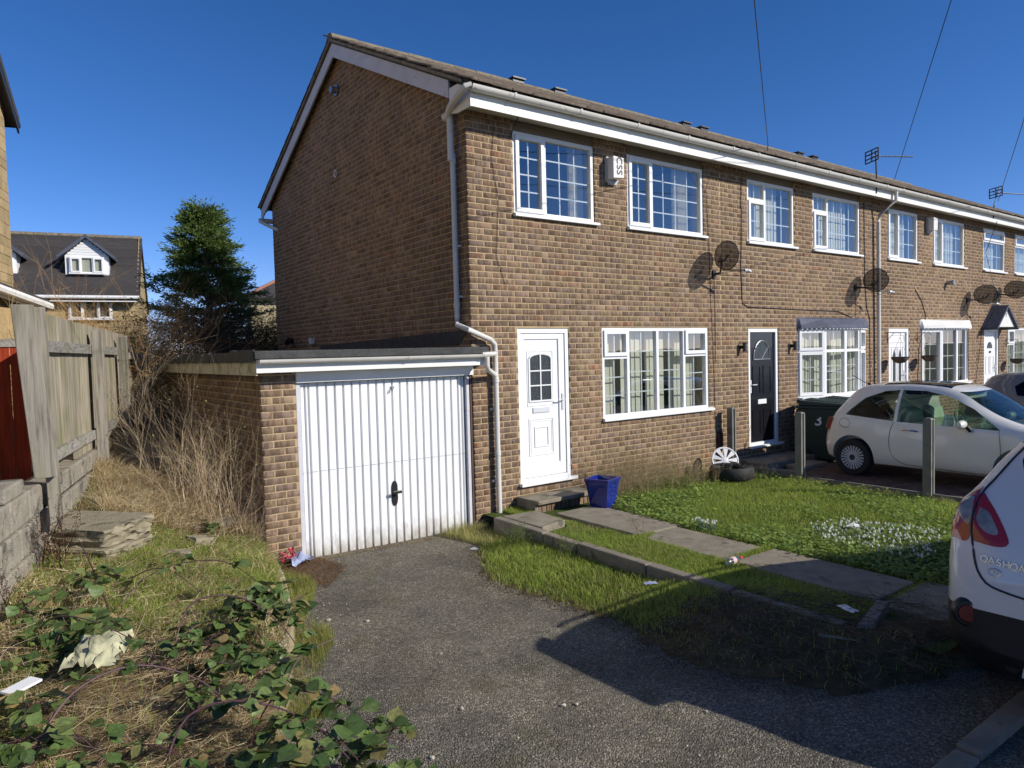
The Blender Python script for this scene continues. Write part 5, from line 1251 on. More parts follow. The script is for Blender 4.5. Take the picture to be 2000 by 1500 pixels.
def fiat_spokes(M, wh):
    r = .205
    m = MB(M); m.lathe([(r, 0), (r, .03), (r-.012, .034), (r-.02, .02), (r-.02, 0)], 36, closed=True); m.build('rim', MT['silver'], wh, smooth=True)
    m = MB(M)
    for k in range(22):
        a = 2*math.pi*k/22; w0, w1 = .008, .013
        for (q0, q1) in ((.065, r-.012),):
            ux, uy = math.cos(a), math.sin(a); px, py = -uy, ux
            vs = [(ux*q0-px*w0, uy*q0-py*w0, .010), (ux*q0+px*w0, uy*q0+py*w0, .010), (ux*q1+px*w1, uy*q1+py*w1, .016), (ux*q1-px*w1, uy*q1-py*w1, .016)]; vs += [(x, y, z+.012) for x, y, z in vs]
            m.add(vs, [(4, 5, 6, 7), (0, 1, 5, 4), (1, 2, 6, 5), (2, 3, 7, 6), (3, 0, 4, 7)])
    m.build('spokes', MT['silver'], wh)
    m = MB(M); m.lathe([(.075, .016), (.07, .03), (.048, .03), (.046, .026)], 24); m.build('hub_ring', MT['silver'], wh, smooth=True)
    m = MB(M); m.lathe([(.0001, .033), (.046, .031), (.047, .02)], 20); m.build('hub_cap', MT['darkmetal'], wh, smooth=True)
# --- cream city hatchback, nose towards the road
FS = dict(L=3.55, W=1.63,
    top=([0, .05, .16, .30, .45, .62, .95, 1.35, 1.75, 2.05, 2.30, 2.62, 2.80, 3.05, 3.30, 3.45, 3.55], [.60, .80, .98, 1.17, 1.345, 1.425, 1.475, 1.488, 1.465, 1.40, 1.27, 1.06, .985, .925, .83, .72, .50]),
    belt=([0, .3, 1.0, 2.0, 2.75, 3.2, 3.55], [.56, .955, .935, .885, .855, .78, .46]),
    bot=([0, .12, .5, 3.0, 3.4, 3.55], [.36, .24, .19, .19, .22, .34]),
    wmax=([0, .04, .15, .4, .8, 1.8, 2.8, 3.2, 3.42, 3.51, 3.55], [.46, .60, .715, .79, .813, .813, .80, .74, .63, .52, .40]),
    wroof=([0, .3, .6, 1.2, 1.9, 2.4, 2.8, 3.55], [.42, .50, .53, .545, .545, .55, .60, .35]),
    cabin=[(.32, .45), (2.75, .45), (2.72, .80), (2.55, 1.02), (2.0, 1.36), (1.4, 1.44), (.70, 1.40), (.42, 1.10)])
t = thing('hatchback_car', 'small cream hatchback with dark glass roof parked on the block paving', 'car', (6.55, -3.0, -.3))
TF = Matrix.Translation((6.50, -1.13, -.302)) @ Matrix.Rotation(-math.pi/2, 4, 'Z') @ Matrix.Scale(.955, 4)
cream = paint('cream_car_paint', (.84, .82, .75), .2)
qw = [(.45, .965), (.52, 1.05), (.72, 1.235), (1.0, 1.345), (1.22, 1.37), (1.21, .905)]
dw = [(1.255, .90), (1.265, 1.37), (1.60, 1.365), (1.95, 1.285), (2.25, 1.13), (2.62, .86)]
def dense(P, k=6):
    out = []
    for i in range(len(P)):
        a, b = P[i], P[(i+1) % len(P)]
        for j in range(k): out.append((lerp(a[0], b[0], j/k), lerp(a[1], b[1], j/k)))
    return out
_sp = smooth_poly; smooth_poly = lambda P, n=40: dense(P, 3)
make_car(t, TF, FS, cream, [qw, dw], [.585, 2.885], .29, .055, MT['carglass'],
    screens=[('windscreen', [(-.58, .93), (.58, .93), (.50, 1.36), (-.50, 1.36)], 2.02, 2.9), ('rear_window', [(-.44, 1.0), (.44, 1.0), (.38, 1.30), (-.38, 1.30)], -.1, .42), ('roof_panel', [(.92, -.47), (1.90, -.47), (1.90, .47), (.92, .47)], 1.3, 1.6)], spokes=fiat_spokes)
for sy in (-1, 1):
    y = -.813*sy*-1
    # mirror
    M = TF @ Matrix.Translation((2.20, sy*.90, .93)); m = MB(M)
    prof = []
    m.lathe([(.0001, -.115), (.05, -.11), (.085, -.07), (.10, 0), (.09, .06), (.055, .10), (.0001, .112)], 16); 
    m.v = [M @ (Matrix.Diagonal((.55, 1.0, .62, 1)) @ (Matrix.Rotation(math.pi/2, 4, 'X') @ (M.inverted() @ v))) for v in m.v]
    mi = m.build('mirror', paint('cream_mirror', (.78, .75, .66)), t, smooth=True)
    m = MB(TF); m.tube([(2.24, sy*.85, .90), (2.27, sy*.80, .84)], .03, 8); m.lathe([(.0001, 0), (.055, 0)], 10, (2.2, sy*.90, .872)); m.build('mirror_foot', MT['black'], mi)
    m = MB(TF); m.tube([(1.36, sy*.822, .785), (1.40, sy*.842, .79), (1.54, sy*.842, .785), (1.58, sy*.822, .78)], .013, 8); m.build('door_handle', MT['chrome'], t, smooth=True)
    # shut lines
    m = MB(TF); dl = [(1.235, .90), (1.19, .80), (1.165, .66), (1.17, .50), (1.23, .36), (1.36, .28), (1.5, .265), (2.55, .25), (2.62, .30), (2.64, .55), (2.62, .86)]
    dl = [tuple(q) for q in catmull(dl, 40)]
    m.tube([(x, sy*(.8155-.012*max(0, (z-.7)/.2)**2-.012*max(0, (.42-z)/.2)), z) for x, z in dl], .0035, 4); m.build('door_seam', MT['lettering_dark'], t)
    m = MB(TF); m.tube([(.47+.085*math.cos(a)*1.0, sy*.8095, .835+.075*math.sin(a)) for a in np.linspace(0, 2*math.pi, 20)], .003, 4)
    if sy == -1: pass
    m.build('fuel_flap', MT['lettering_dark'], t)
    # tail lamp
    m = MB(TF); 
    vs = []
    for (x, y_, z) in ((.10, .60, .90), (.21, .735, .90), (.13, .735, .70), (.045, .60, .70)): vs.append((x-.012, sy*y_, z))
    vs += [(x+.06, y_*.985, z) for x, y_, z in vs]; m.add(vs, [(0, 1, 2, 3), (0, 1, 5, 4), (1, 2, 6, 5), (2, 3, 7, 6), (3, 0, 4, 7)])
    m.build('tail_light', simple('tail_red', (.35, .05, .03), .2, coat=.5), t, bevel=.01)
    # pillar trim between the side windows
# seats, wheel and mirrors inside
MT['seat'] = simple('pale_seat', (.34, .42, .30), .7); MT['seatdark'] = simple('dark_seat', (.08, .06, .05), .8)
for sy in (-.36, .36):
    for sx, mt in ((1.45, 'seat'), (.80, 'seatdark')):
        m = MB(TF @ Matrix.Translation((sx, sy, .45))); m.prism([(-.16, .08), (-.28, .62), (-.22, .66), (-.10, .60), (0, .14), (.38, .16), (.40, .0), (-.1, 0)], -.24, .24); s_ = m.build('seat', MT[mt], t, bevel=.03)
        m = MB(TF @ Matrix.Translation((sx-.27, sy, 1.16))); m.box(-.04, .05, -.12, .12, -.05, .12); m.build('headrest', MT[mt], s_, bevel=.03)
m = MB(TF @ Matrix.Translation((2.0, -.36, .92)) @ Matrix.Rotation(math.radians(65), 4, 'Y')); m.lathe([(.17+.016*math.cos(a), .016*math.sin(a)) for a in np.linspace(0, 2*math.pi, 8, endpoint=False)], 24, closed=True); m.box(-.02, .02, -.16, .16, -.01, .01); m.build('steering_wheel', MT['seat'], t, smooth=True)
m = MB(TF); m.box(2.15, 2.6, -.62, .62, .55, .86); m.box(.33, 2.5, -.68, .68, .24, .30); m.build('dashboard', MT['seatdark'], t)
m = MB(TF); m.tube([(.50, 0.0, 1.38), (.18, 0.0, 1.56)], .006, 5); m.tube([(.52, 0, 1.37), (.44, 0, 1.43)], .018, 6); m.build('aerial', MT['black'], t)
# --- white crossover at the right edge, tail towards the camera
QS = dict(L=4.45, W=1.78,
    top=([0, .04, .10, .20, .32, .48, .70, 1.2, 2.0, 2.6, 3.1, 3.4, 3.9, 4.28, 4.41, 4.45], [.78, .92, 1.03, 1.20, 1.40, 1.59, 1.645, 1.675, 1.66, 1.54, 1.30, 1.10, 1.00, .88, .74, .60]),
    belt=([0, .10, .25, .8, 2.0, 3.4, 4.1, 4.45], [.70, .98, 1.14, 1.12, 1.04, .98, .86, .56]),
    bot=([0, .15, .5, 3.9, 4.3, 4.45], [.36, .25, .22, .22, .26, .38]),
    wmax=([0, .02, .06, .15, .32, .9, 3.3, 4.0, 4.28, 4.41, 4.45], [.68, .755, .805, .850, .878, .89, .89, .85, .76, .62, .50]),
    wroof=([0, .12, .3, .6, 1.2, 2.2, 3.0, 3.4, 4.45], [.50, .53, .55, .57, .60, .61, .66, .68, .4]),
    cabin=[(.5, .5), (3.3, .5), (3.2, 1.05), (2.6, 1.46), (.9, 1.58), (.58, 1.2)])
LAMP_GATE = [(.712, 1.210), (.657, 1.165), (.60, 1.10), (.55, 1.03), (.518, .968), (.530, .947), (.58, .937), (.655, .943), (.706, .957), (.712, 1.08)]
LAMP_FENDER = [(.724, 1.225), (.76, 1.20), (.80, 1.14), (.86, 1.07), (.95, 1.0), (.95, .945), (.80, .938), (.722, .945), (.720, 1.08)]
CL_GATE = [(.695, 1.125), (.645, 1.105), (.605, 1.055), (.578, 1.012), (.582, .998), (.615, .995), (.655, 1.012), (.697, 1.060)]
CL_FENDER = [(.735, 1.17), (.77, 1.17), (.815, 1.09), (.80, 1.07), (.735, 1.03)]
BR_FENDER = [(.845, 1.045), (.91, 1.0), (.91, .965), (.75, .960), (.745, .975)]
SEAM = [(.560, 1.46), (.619, 1.37), (.665, 1.28), (.700, 1.22), (.717, 1.15), (.717, 1.02), (.700, .960), (.684, .90), (.667, .84), (.647, .789), (.601, .738), (.533, .715), (.40, .697), (.0, .69)]
REFL = (.690, .545); BADGE = (.622, .865); BADGE2 = (.566, .805)
t = thing('crossover_car', 'white crossover car cut by the right edge, tail lamp and boot towards the drive', 'car', (1.5, -6.2, -.4))
QX, QY, QZ = -0.32, -6.25, -0.385
WHEEL_DROP = .055
TQ = Matrix.Translation((QX, QY, QZ)) @ Matrix.Rotation(math.radians(0.0), 4, 'Z')
white = paint('white_car_paint', (.70, .71, .73), .22)
qside = [(1.05, 1.16), (.98, 1.36), (1.15, 1.50), (1.9, 1.53), (2.45, 1.46), (3.05, 1.12), (2.0, 1.11)]
clad = prism_obj([(-.1, 0), (4.5, 0), (4.5, .36), (.50, .36), (.34, .52), (.12, .575), (-.1, .585)], -2, 2)
cl = obj_from(*car_solid(QS), 'cl'); boolean(cl, clad, 'INTERSECT')
make_car(t, TQ, QS, white, [qside], [.80, 3.55], .37, .04, MT['darkglass'], screens=[('rear_window', _sp([(-.55, 1.38), (-.50, 1.31), (-.40, 1.235), (-.2, 1.20), (.2, 1.20), (.40, 1.235), (.50, 1.31), (.55, 1.38), (.545, 1.44), (.49, 1.565), (-.49, 1.565), (-.545, 1.44)], 60), -.1, .60), ('windscreen', [(-.66, 1.10), (.66, 1.10), (.58, 1.50), (-.58, 1.50)], 2.55, 3.4)], cut_extra=[clad],
    spokes=lambda M, wh: wheel_trim(M, wh, r=.235, mat='silver', nsp=10), drop=WHEEL_DROP)
for wx in (.80, 3.55):
    for sy in (-1, 1):
        c = [(wx+.41*math.cos(a), .33+.41*math.sin(a)) for a in np.linspace(0, 2*math.pi, 30, endpoint=False)]
        pr = prism_obj(c, sy*.63, sy*2); boolean(cl, pr, 'DIFFERENCE'); rm(pr)
cl.data.transform(Matrix.Translation((0, 0, 0)))
place(cl, 'lower_cladding', simple('grey_cladding', (.014, .014, .016), .55, .1, 12, .3, 150), t, TQ)
from mathutils.bvhtree import BVHTree
def rear_bvh():
    pts, F = car_solid(QS); return BVHTree.FromPolygons([Vector(p) for p in pts], F)
BV = rear_bvh()
def on_rear(Y, Z, off=.004):
    hit = BV.ray_cast(Vector((-1, Y, Z)), Vector((1, 0, 0)))
    x = hit[0].x if hit[0] is not None else .3
    return (x-off, Y, Z)
def on_side(X, Z, off=.004):
    hit = BV.ray_cast(Vector((X, 2, Z)), Vector((0, -1, 0))); return (X, (hit[0].y if hit[0] is not None else .85)+off, Z)
MT['tail_red'] = simple('tail_light_red', (.33, .008, .016), .10, .1, 10, coat=.8)
MT['tail_bright'] = simple('tail_light_bright_red', (.45, .02, .018), .12, .1, 30, coat=.8)
MT['tail_clear'] = simple('tail_light_clear', (.27, .27, .27), .10, .5, 9, coat=.9)
for sy in (1, -1):
    def lamp(name, poly, x1, off, mat, parent):
        pr = prism_obj([(sy*a, b) for a, b in _sp(poly, 40)], -.2, x1, 'x'); g = obj_from(*car_solid(QS, -off), 'lamp'); boolean(g, pr, 'INTERSECT'); rm(pr)
        return place(g, name, mat, parent, TQ)
    GL = LAMP_GATE; FL = LAMP_FENDER
    o = lamp('tail_light', GL, .30, .006, MT['tail_red'], t)
    lamp('lens', CL_GATE, .30, .009, MT['tail_clear'], o)
    o = lamp('tail_light', FL, .42, .006, MT['tail_red'], t)
    lamp('lens', CL_FENDER, .42, .009, MT['tail_clear'], o)
    lamp('brake_lens', BR_FENDER, .42, .009, MT['tail_bright'], o)
    seam = [(p[0]*sy, p[1]) for p in SEAM]
    pts = [on_rear(a, b) for a, b in [tuple(q) for q in catmull(seam, 40)]]
    m = MB(TQ); m.tube(pts, .006, 5); m.build('tailgate_seam', MT['lettering_dark'], t)
    c = on_rear(sy*REFL[0], REFL[1], .0)
    M = TQ @ frame((c[0]-.0, c[1], c[2]), (0, -1, 0), (0, 0, 1), (-1, 0, 0)) @ Matrix.Rotation(sy*.45, 4, 'Y')
    m = MB(M); m.lathe([(.0001, .014), (.048, .012), (.050, 0)], 20); o = m.build('reflector', simple('reflector_red', (.16, .01, .015), .25, coat=.4), t, smooth=True)
    m = MB(M); m.lathe([(.050, -.02), (.052, .012), (.068, .010), (.082, -.01), (.085, -.03)], 24); m.build('reflector_surround', MT['black'], o, smooth=True)
    # door mirrors and roof rails
    m = MB(TQ @ Matrix.Translation((2.75, sy*1.0, 1.08))); m.box(-.07, .07, -.11, .11, -.07, .08); m.build('mirror', white, t, bevel=.04)
    m = MB(TQ); m.tube([(.80, sy*.555, 1.64), (.95, sy*.555, 1.672), (2.2, sy*.57, 1.667), (2.5, sy*.59, 1.57)], .015, 8); m.build('roof_rail', MT['greymetal'], t)
# letters on the tailgate
word = 'QASHQAI'; bx0 = BADGE[0]
for i, ch in enumerate(word):
    Y = bx0-i*.0365; c = on_rear(Y, BADGE[1]-.003*i, .003)
    text_mesh('badge_letter', ch, .052, MT['chrome'], t, TQ @ frame(c, (0, -1, 0), (.12, 0, .99)), .004)
c = on_rear(BADGE2[0], BADGE2[1], .003)
text_mesh('badge_mark', '+2', .030, MT['chrome'], t, TQ @ frame(c, (0, -1, 0), (.12, 0, .99)), .003)
m = MB(TQ @ frame(c, (0, -1, 0), (.12, 0, .99))); m.tube([(.034*math.cos(a), .020*math.sin(a), .001) for a in np.linspace(0, 2*math.pi, 24)], .0025, 5); m.build('badge_ring', MT['chrome'], t)
m = MB(TQ); m.prism([(.06, .24), (.10, .22), (.16, .22), (.16, .30), (.09, .30)], -.45, .45); m.build('bumper_skid', MT['silver'], t)
m = MB(TQ); m.box(.035, .055, -.26, .26, .62, .72); pl_ = m.build('number_plate', simple('yellow_plate', (.65, .50, .05), .4), t)
m = MB(TQ); m.prism([(.40, 1.47), (.27, 1.50), (.265, 1.525), (.40, 1.585), (.56, 1.625), (.56, 1.60)], -.53, .53); m.build('spoiler', white, t, bevel=.01)
# --- grey car behind the hatchback
t = thing('parked_car', 'silver grey car mostly hidden behind the cream hatchback roof', 'car', (10.6, -3.2, -.3))
HS = dict(QS); HS['top'] = (QS['top'][0], [z*.93 for z in QS['top'][1]]); HS['belt'] = (QS['belt'][0], [z*.93 for z in QS['belt'][1]])
HS['cabin'] = [(a, b*.93) for a, b in QS['cabin']]
TH = Matrix.Translation((11.2, -1.35, -.305)) @ Matrix.Rotation(-math.pi/2, 4, 'Z') @ Matrix.Scale(.90, 4)
make_car(t, TH, HS, paint('grey_car_paint', (.16, .16, .17), .25), [[(a, b*.93) for a, b in qside]], [.86, 3.55], .32, .05, MT['darkglass'], screens=[('rear_window', [(-.60, .97), (.60, .97), (.54, 1.32), (-.54, 1.32)], -.1, .56), ('windscreen', [(-.66, 1.0), (.66, 1.0), (.58, 1.36), (-.58, 1.36)], 2.5, 3.3)], spokes=lambda M, wh: wheel_trim(M, wh, r=.20, mat='silver', nsp=9))
# meter cupboard by the fourth house
t = thing('meter_cupboard', 'open black and white meter box on the ground below the last window', 'meter box', (16.6, -.2, -.3))
m = MB(); m.box(16.2, 17.2, -.25, -.02, -.3, .62); m.build('cupboard', MT['black'], t, bevel=.01); m = MB(Matrix.Translation((16.5, -.28, .45)) @ Matrix.Rotation(.3, 4, 'X')); m.box(-.22, .22, -.01, .01, -.2, .18); m.build('flap', MT['silver'], t)
smooth_poly = _sp
# ------------------------------------------------------------------ left boundary: block wall, fence, red fence
TH = math.radians(14.6)
def fline(s, off=0.0, z=0.0):
    """point on the fence line: s metres along, off metres towards the garage"""
    return Vector((-4.2+math.sin(TH)*s+math.cos(TH)*off, math.cos(TH)*s-math.sin(TH)*off, z))
def FT(s, off=0.0, z=0.0):     # local x = along the fence, y = away from the garage, z up
    p = fline(s, off, z); return frame(p, (math.sin(TH), math.cos(TH), 0), (-math.cos(TH), math.sin(TH), 0))
fe = thing('timber_fence', 'weathered grey timber fence with vertical boards standing on the block wall', 'fence', tuple(fline(0, 0, .8)))
ftop = lambda s: 2.10-0.006*s
def boards(s0, s1, zb, zt, mat, parent, off=-.05, w=.098, lean=0):
    s = s0
    while s < s1-.02:
        wd = w*random.uniform(.92, 1.04); T = FT(s, off+random.uniform(-.004, .004))
        m = MB(T @ Matrix.Rotation(random.uniform(-.006, .006), 4, 'Y')); m.box(.002, wd-.002, 0, .018, zb(s), zt(s)+random.uniform(-.006, .006)); m.build('board', mat, parent); s += wd
boards(-0.98, 5.05, lambda s: .90-.005*s if s < .4 else .80, ftop, MT['fence'], fe)
boards(5.05, 5.35, lambda s: .80, lambda s: 2.09, MT['mossfence'], fe, off=-.045)
for (a, b, z, zz) in ((-.80, 1.27, 1.885, 1.00), (1.45, 3.10, 1.885, 1.00), (3.36, 4.72, 1.83, .98), (4.8, 5.3, 1.78, .95)):
    m = MB(FT(a, -.03)); L = b-a; m.box(0, L, -.028, .018, z-.095, z); m.build('rail', MT['fencerail'], fe, bevel=.003)
    m = MB(FT(a, -.03)); m.box(0, L, -.028, .018, zz-.095 + 0, zz+.0); m.build('rail', MT['fencerail'], fe, bevel=.003)
posts = [(-1.30, -.95, 2.135, .54, .40), (1.27, 1.36, 2.03, .50, .10), (3.10, 3.19, 2.02, .55, .10), (4.68, 4.76, 1.90, .6, .09)]
# big corner post: two timbers side by side, leaning a little
def lean_post(x0, x1, y0, y1, zb, zt, dxb):
    m = MB(); m.add([(x0+dxb, y0, zb), (x1+dxb, y0, zb), (x1+dxb, y1, zb), (x0+dxb, y1, zb), (x0, y0, zt), (x1, y0, zt), (x1, y1, zt), (x0, y1, zt)], [(3, 2, 1, 0), (4, 5, 6, 7), (0, 1, 5, 4), (1, 2, 6, 5), (2, 3, 7, 6), (3, 0, 4, 7)])
    m.build('post', MT['fencepost'], fe, bevel=.005)
lean_post(-4.585, -4.445, -1.10, -1.03, .87, 2.125, .085)
lean_post(-4.462, -4.375, -1.02, -.92, .50, 2.115, .045)
for (a, b, zt, zb, w) in posts[1:]:
    m = MB(FT(a)); m.box(0, b-a, -.10, -.0, zb, zt); m.build('post', MT['fencepost'], fe, bevel=.005)
# concrete block wall beneath
bw = thing('block_wall', 'rough grey concrete block wall under the timber fence', 'wall', tuple(fline(0, 0, .4)))
def bblock(s0, s1, z0, z1, off=-.10, d=.20):
    m = MB(FT(s0, off)); m.box(.005, s1-s0-.005, -.10, .10, z0+.005, z1-.005); o = m.build('block', MT['block'], bw, bevel=.014); return o
for r, z0 in enumerate((-.05, .17, .39, .61)):
    s = -5.2-.2*(r % 2)
    while s < -1.25:
        top = z0+.215
        if not (r == 3 and s < -2.6): 
            bblock(s, min(s+.44, -.97), z0, top)
        s += .45
    s = -.96+.1*(r % 2)
    while s < 5.5:
        if r < 3 or s < 1.2: bblock(s, s+.44, z0+.01*(r == 3), z0+.215 if r < 3 else .80)
        s += .45
m = MB(FT(-5.4, -.10)); m.box(0, 10.9, -.07, .07, -.3, .60); m.build('mortar_core', MT['block'], bw)
bblock(-1.9, -1.45, .82, .93)
# red stained fence behind
rf = thing('red_fence', 'red stained timber fence panel beyond the corner post', 'fence', (-5.4, .6, .5))
for i in range(16):
    m = MB(); x = -6.35+i*.118; m.box(x+.002, x+.115, .60, .618, .45, 1.90+random.uniform(-.008, .008)); m.build('board', MT['redfence'], rf)
for z in (.75, 1.7): m = MB(); m.box(-6.35, -4.47, .622, .66, z, z+.08); m.build('rail', MT['redfence'], rf)
m = MB(); m.box(-6.35, -4.47, .585, .600, 1.86, 1.93); m.build('cap_rail', MT['fencerail'], rf)
# ------------------------------------------------------------------ neighbour's stone house
nh = thing('stone_house', 'yellow stone house gable at the left edge with dark verge', 'house', (-6.2, 2, 0))
NT = frame((-6.13, 0, 0), (math.sin(TH), math.cos(TH), 0), (-math.cos(TH), math.sin(TH), 0))
smax = 6.86
m = MB(NT); zt = lambda s: 5.78 + (smax-s)*.75 if s > 2.4 else 5.78+(smax-2.4)*.75-(2.4-s)*.75
m.prism([(-2, 0), (smax, 0), (smax, zt(smax)), (2.4, zt(2.4)), (-2, zt(-2))], 0.012, .3); m.build('gable_wall', MT['mortar'], nh)
cnt = 0; rest = MB(NT)
z = 0.1
rows = []
while z < 9.2:
    h = random.choice([.14, .14, .145, .22]) ; s = smax
    while s > -1.9:
        L = random.uniform(.28, .52); a = max(s-L, -2)
        if zt(a) > z+h and zt(s) > z+h-.3: rows.append((s, a, z, h))
        s = a
    z += h
rows.sort(key=lambda r: -r[0])
for i, (s, a, z, h) in enumerate(rows):
    if i < 220 and s > 4:
        m = MB(NT); m.box(a+.004, s-.004, -.006+random.uniform(-.005, .004), .02, z+.004, z+h-.004); m.build('stone', MT['stonewall'], nh)
    else: rest.box(a+.004, s-.004, -.004, .02, z+.004, z+h-.004)
if rest.v: o = rest.build('stones', MT['stonewall'], nh); o['kind'] = 'stuff'
m = MB(NT); m.box(-2, smax, .25, 5, 0, 5.7); m.build('wall_mass', MT['stonewall'], nh)
m = MB(NT); m.prism([(smax+.22, zt(smax)-.22), (smax+.22, zt(smax)-.08), (2.4, zt(2.4)+.14), (2.4, zt(2.4)-.02)], -.16, 5.0); m.build('roof', MT['slate'], nh)
m = MB(NT); m.prism([(smax+.20, zt(smax)-.34), (smax+.20, zt(smax)-.17), (2.4, zt(2.4)), (2.4, zt(2.4)-.17)], -.155, -.13); m.build('bargeboard', MT['darkmetal'], nh)
m = MB(NT); m.tube([(smax+.27, -.15, zt(smax)-.18), (smax+.27, 5, zt(smax)-.18)], .055, 8); m.build('gutter', MT['darkmetal'], nh)
# low white guttered roof peeking above the fence
lo = thing('lean_to', 'small lean-to roof with white gutter just above the fence top', 'outbuilding', (-4.6, 6, 1))
def PT(p, q, *a): return None
A, B = Vector((-4.62, 5.2, 2.80)), Vector((-3.93, 6.5, 2.63))
dAB = (B-A).normalized(); side = Vector((-dAB.y, dAB.x, 0)).normalized()
m = MB(); m.tube([A-dAB*1.5, B], .065, 8); m.build('gutter', MT['upvc'], lo)
m = MB(); vs = [A-dAB*1.5+Vector((0, 0, -.09)), B+Vector((0, 0, -.09)), B+Vector((0, 0, .06)), A-dAB*1.5+Vector((0, 0, .06))]; m.add([tuple(v+side*.05) for v in vs]+[tuple(v+side*.08) for v in vs], [(0, 1, 2, 3), (7, 6, 5, 4), (0, 4, 5, 1), (1, 5, 6, 2), (2, 6, 7, 3), (3, 7, 4, 0)]); m.build('fascia', MT['upvc'], lo)
m = MB(); vs = [A-dAB*1.5+Vector((0, 0, .05)), B+Vector((0, 0, .05)), B+side*2+Vector((0, 0, .35)), A-dAB*1.5+side*2+Vector((0, 0, .35))]; m.add([tuple(v) for v in vs]+[tuple(v+Vector((0, 0, .05))) for v in vs], [(3, 2, 1, 0), (4, 5, 6, 7), (0, 1, 5, 4), (1, 2, 6, 5), (2, 3, 7, 6), (3, 0, 4, 7)]); m.build('roof', MT['slate'], lo)
m = MB(); vs = [A-dAB*1.5+side*.15, B+side*.15-dAB*.2]; m.add([(v.x, v.y, z) for z in (0, 2.55) for v in vs]+[(v.x+side.x*1.6, v.y+side.y*1.6, z) for z in (0, 2.55) for v in vs], [(0, 1, 3, 2), (1, 5, 7, 3), (4, 6, 7, 5), (0, 2, 6, 4), (2, 3, 7, 6)]); m.build('wall', MT['stonewall'], lo)
# ------------------------------------------------------------------ house with dormers at the back
bh = thing('dormer_house', 'distant yellow stone house with dark tiled roof and white dormers', 'house', (-3, 24, 0))
D0 = Vector((-0.26, 22.4, 0)); dx = Vector((0.98, -0.2, 0)).normalized(); dy = Vector((-dx.y, dx.x, 0))
BT = frame(D0, dx, dy)      # local x right, y away, z up; right hand gable at x=0
zR, zE, W2 = 6.84, 4.20, 3.4
m = MB(BT); m.box(-13, -.05, W2*0+.15, 2*W2-.15, 0, zE+.02); m.prism([(.15, zE), (2*W2-.15, zE), (W2, zR-.08)], -.35, -.05, 'x'); m.build('wall', MT['stonewall'], bh)
z = 1.2
while z < zE-.05:
    x = -.05
    while x > -9:
        L = random.uniform(.35, .7)
        if not (-2.6 < x-.3 < -.8 and z > 3.1): 
            m = MB(BT); m.box(x-L+.01, x-.01, .125, .16, z+.01, z+.19); m.build('stone', MT['stonewall'], bh)
        x -= L
    z += .20
for z in np.arange(1.2, zR, .2):
    y = .15
    hw = W2-.2 if z < zE else (zR-z)/(zR-zE)*(W2-.2)
    y = W2-hw
    while y < W2+hw-.2:
        m = MB(BT); m.box(-.06, -.028, y+.01, min(y+.55, W2+hw)-.01, z+.01, z+.19); m.build('stone', MT['stonewall'], bh); y += .55
sl = (zR-zE)/W2
rf_ = MB(BT); rf_.prism([(-.25, zE-.25*sl-.05), (W2, zR-.05), (2*W2+.25, zE-.25*sl-.05), (2*W2+.25, zE-.25*sl-.1), (W2, zR-.12), (-.25, zE-.25*sl-.1)], -13, .05, 'x'); roof = rf_.build('roof', MT['slate'], bh)
n = 15
for j in range(n):
    y0 = -.28+j*(W2+.28)/n; y1 = y0+(W2+.28)/n+.03; za, zb = zE+y0*sl, zE+y1*sl
    m = MB(BT); m.add([(-13, y0, za-.02), (.07, y0, za-.02), (.07, y1, zb-.02), (-13, y1, zb-.02), (-13, y0, za+.08), (.07, y0, za+.08), (.07, y1, zb), (-13, y1, zb)], [(4, 5, 6, 7), (0, 1, 5, 4), (1, 2, 6, 5), (3, 0, 4, 7)]); m.build('tile_course', MT['slate'], roof)
for i in range(22): m = MB(BT); m.tube([(.05-i*.42, W2, zR-.02), (.05-i*.42-.40, W2, zR-.02)], .11, 8); m.build('ridge_tile', MT['ridge'], roof)
m = MB(BT); m.tube([(.05, -.32, zE-.12), (-9, -.32, zE-.12)], .06, 8); m.box(-9, .05, -.27, -.22, zE-.28, zE-.05); m.build('gutter', MT['upvc'], bh)
def dormer(cx, w, z0, z1, zp, wy):
    d = MB(BT); yf = wy; f = d
    d.box(cx-w/2, cx+w/2, yf, yf+2.0, z0, z1); d.prism([(cx-w/2, z1), (cx+w/2, z1), (cx, zp)], yf+.001, yf+2.4); dd = d.build('dormer', MT['upvc'], bh)
    for s in (-1, 1):
        e = .16
        m = MB(BT); m.prism([(cx+s*(w/2+.22), z1-.13), (cx, zp+.03), (cx, zp+.15), (cx+s*(w/2+.25), z1-.03)] if s > 0 else [(cx, zp+.03), (cx+s*(w/2+.22), z1-.13), (cx+s*(w/2+.25), z1-.03), (cx, zp+.15)], yf-.18, yf+2.2); m.build('dormer_roof', MT['lead'], dd)
    k = 0
    zz = z1+.04
    while zz < zp-.1:
        hw = (zp-zz)/(zp-z1)*w/2; m = MB(BT); m.box(cx-hw+.05, cx+hw-.05, yf-.012, yf, zz, zz+.085); m.build('cladding_board', MT['upvc'], dd); zz += .095
    return dd
def far_window(T, x0, x1, z0, z1, par, n=3):
    L = x1-x0; window(par, T, x0, x1, z0, z1, [(x0+L*i/n, x0+L*(i+1)/n, z0, z1, 1, 1, i != 1) for i in range(n)], sill=True)
dorm = dormer(-1.70, 1.42, 4.98, 5.72, 6.36, .95)
far_window(BT @ Matrix.Translation((0, .84, 0)), -2.27, -1.13, 5.06, 5.68, bh)
m = MB(BT); m.box(-2.24, -1.16, .935, .949, 5.09, 5.67); m.build('blind', MT['blind'], bh)
dorm2 = dormer(-4.62, 1.42, 4.98, 5.72, 6.36, .95); far_window(BT @ Matrix.Translation((0, .84, 0)), -5.19, -4.05, 5.06, 5.68, bh)
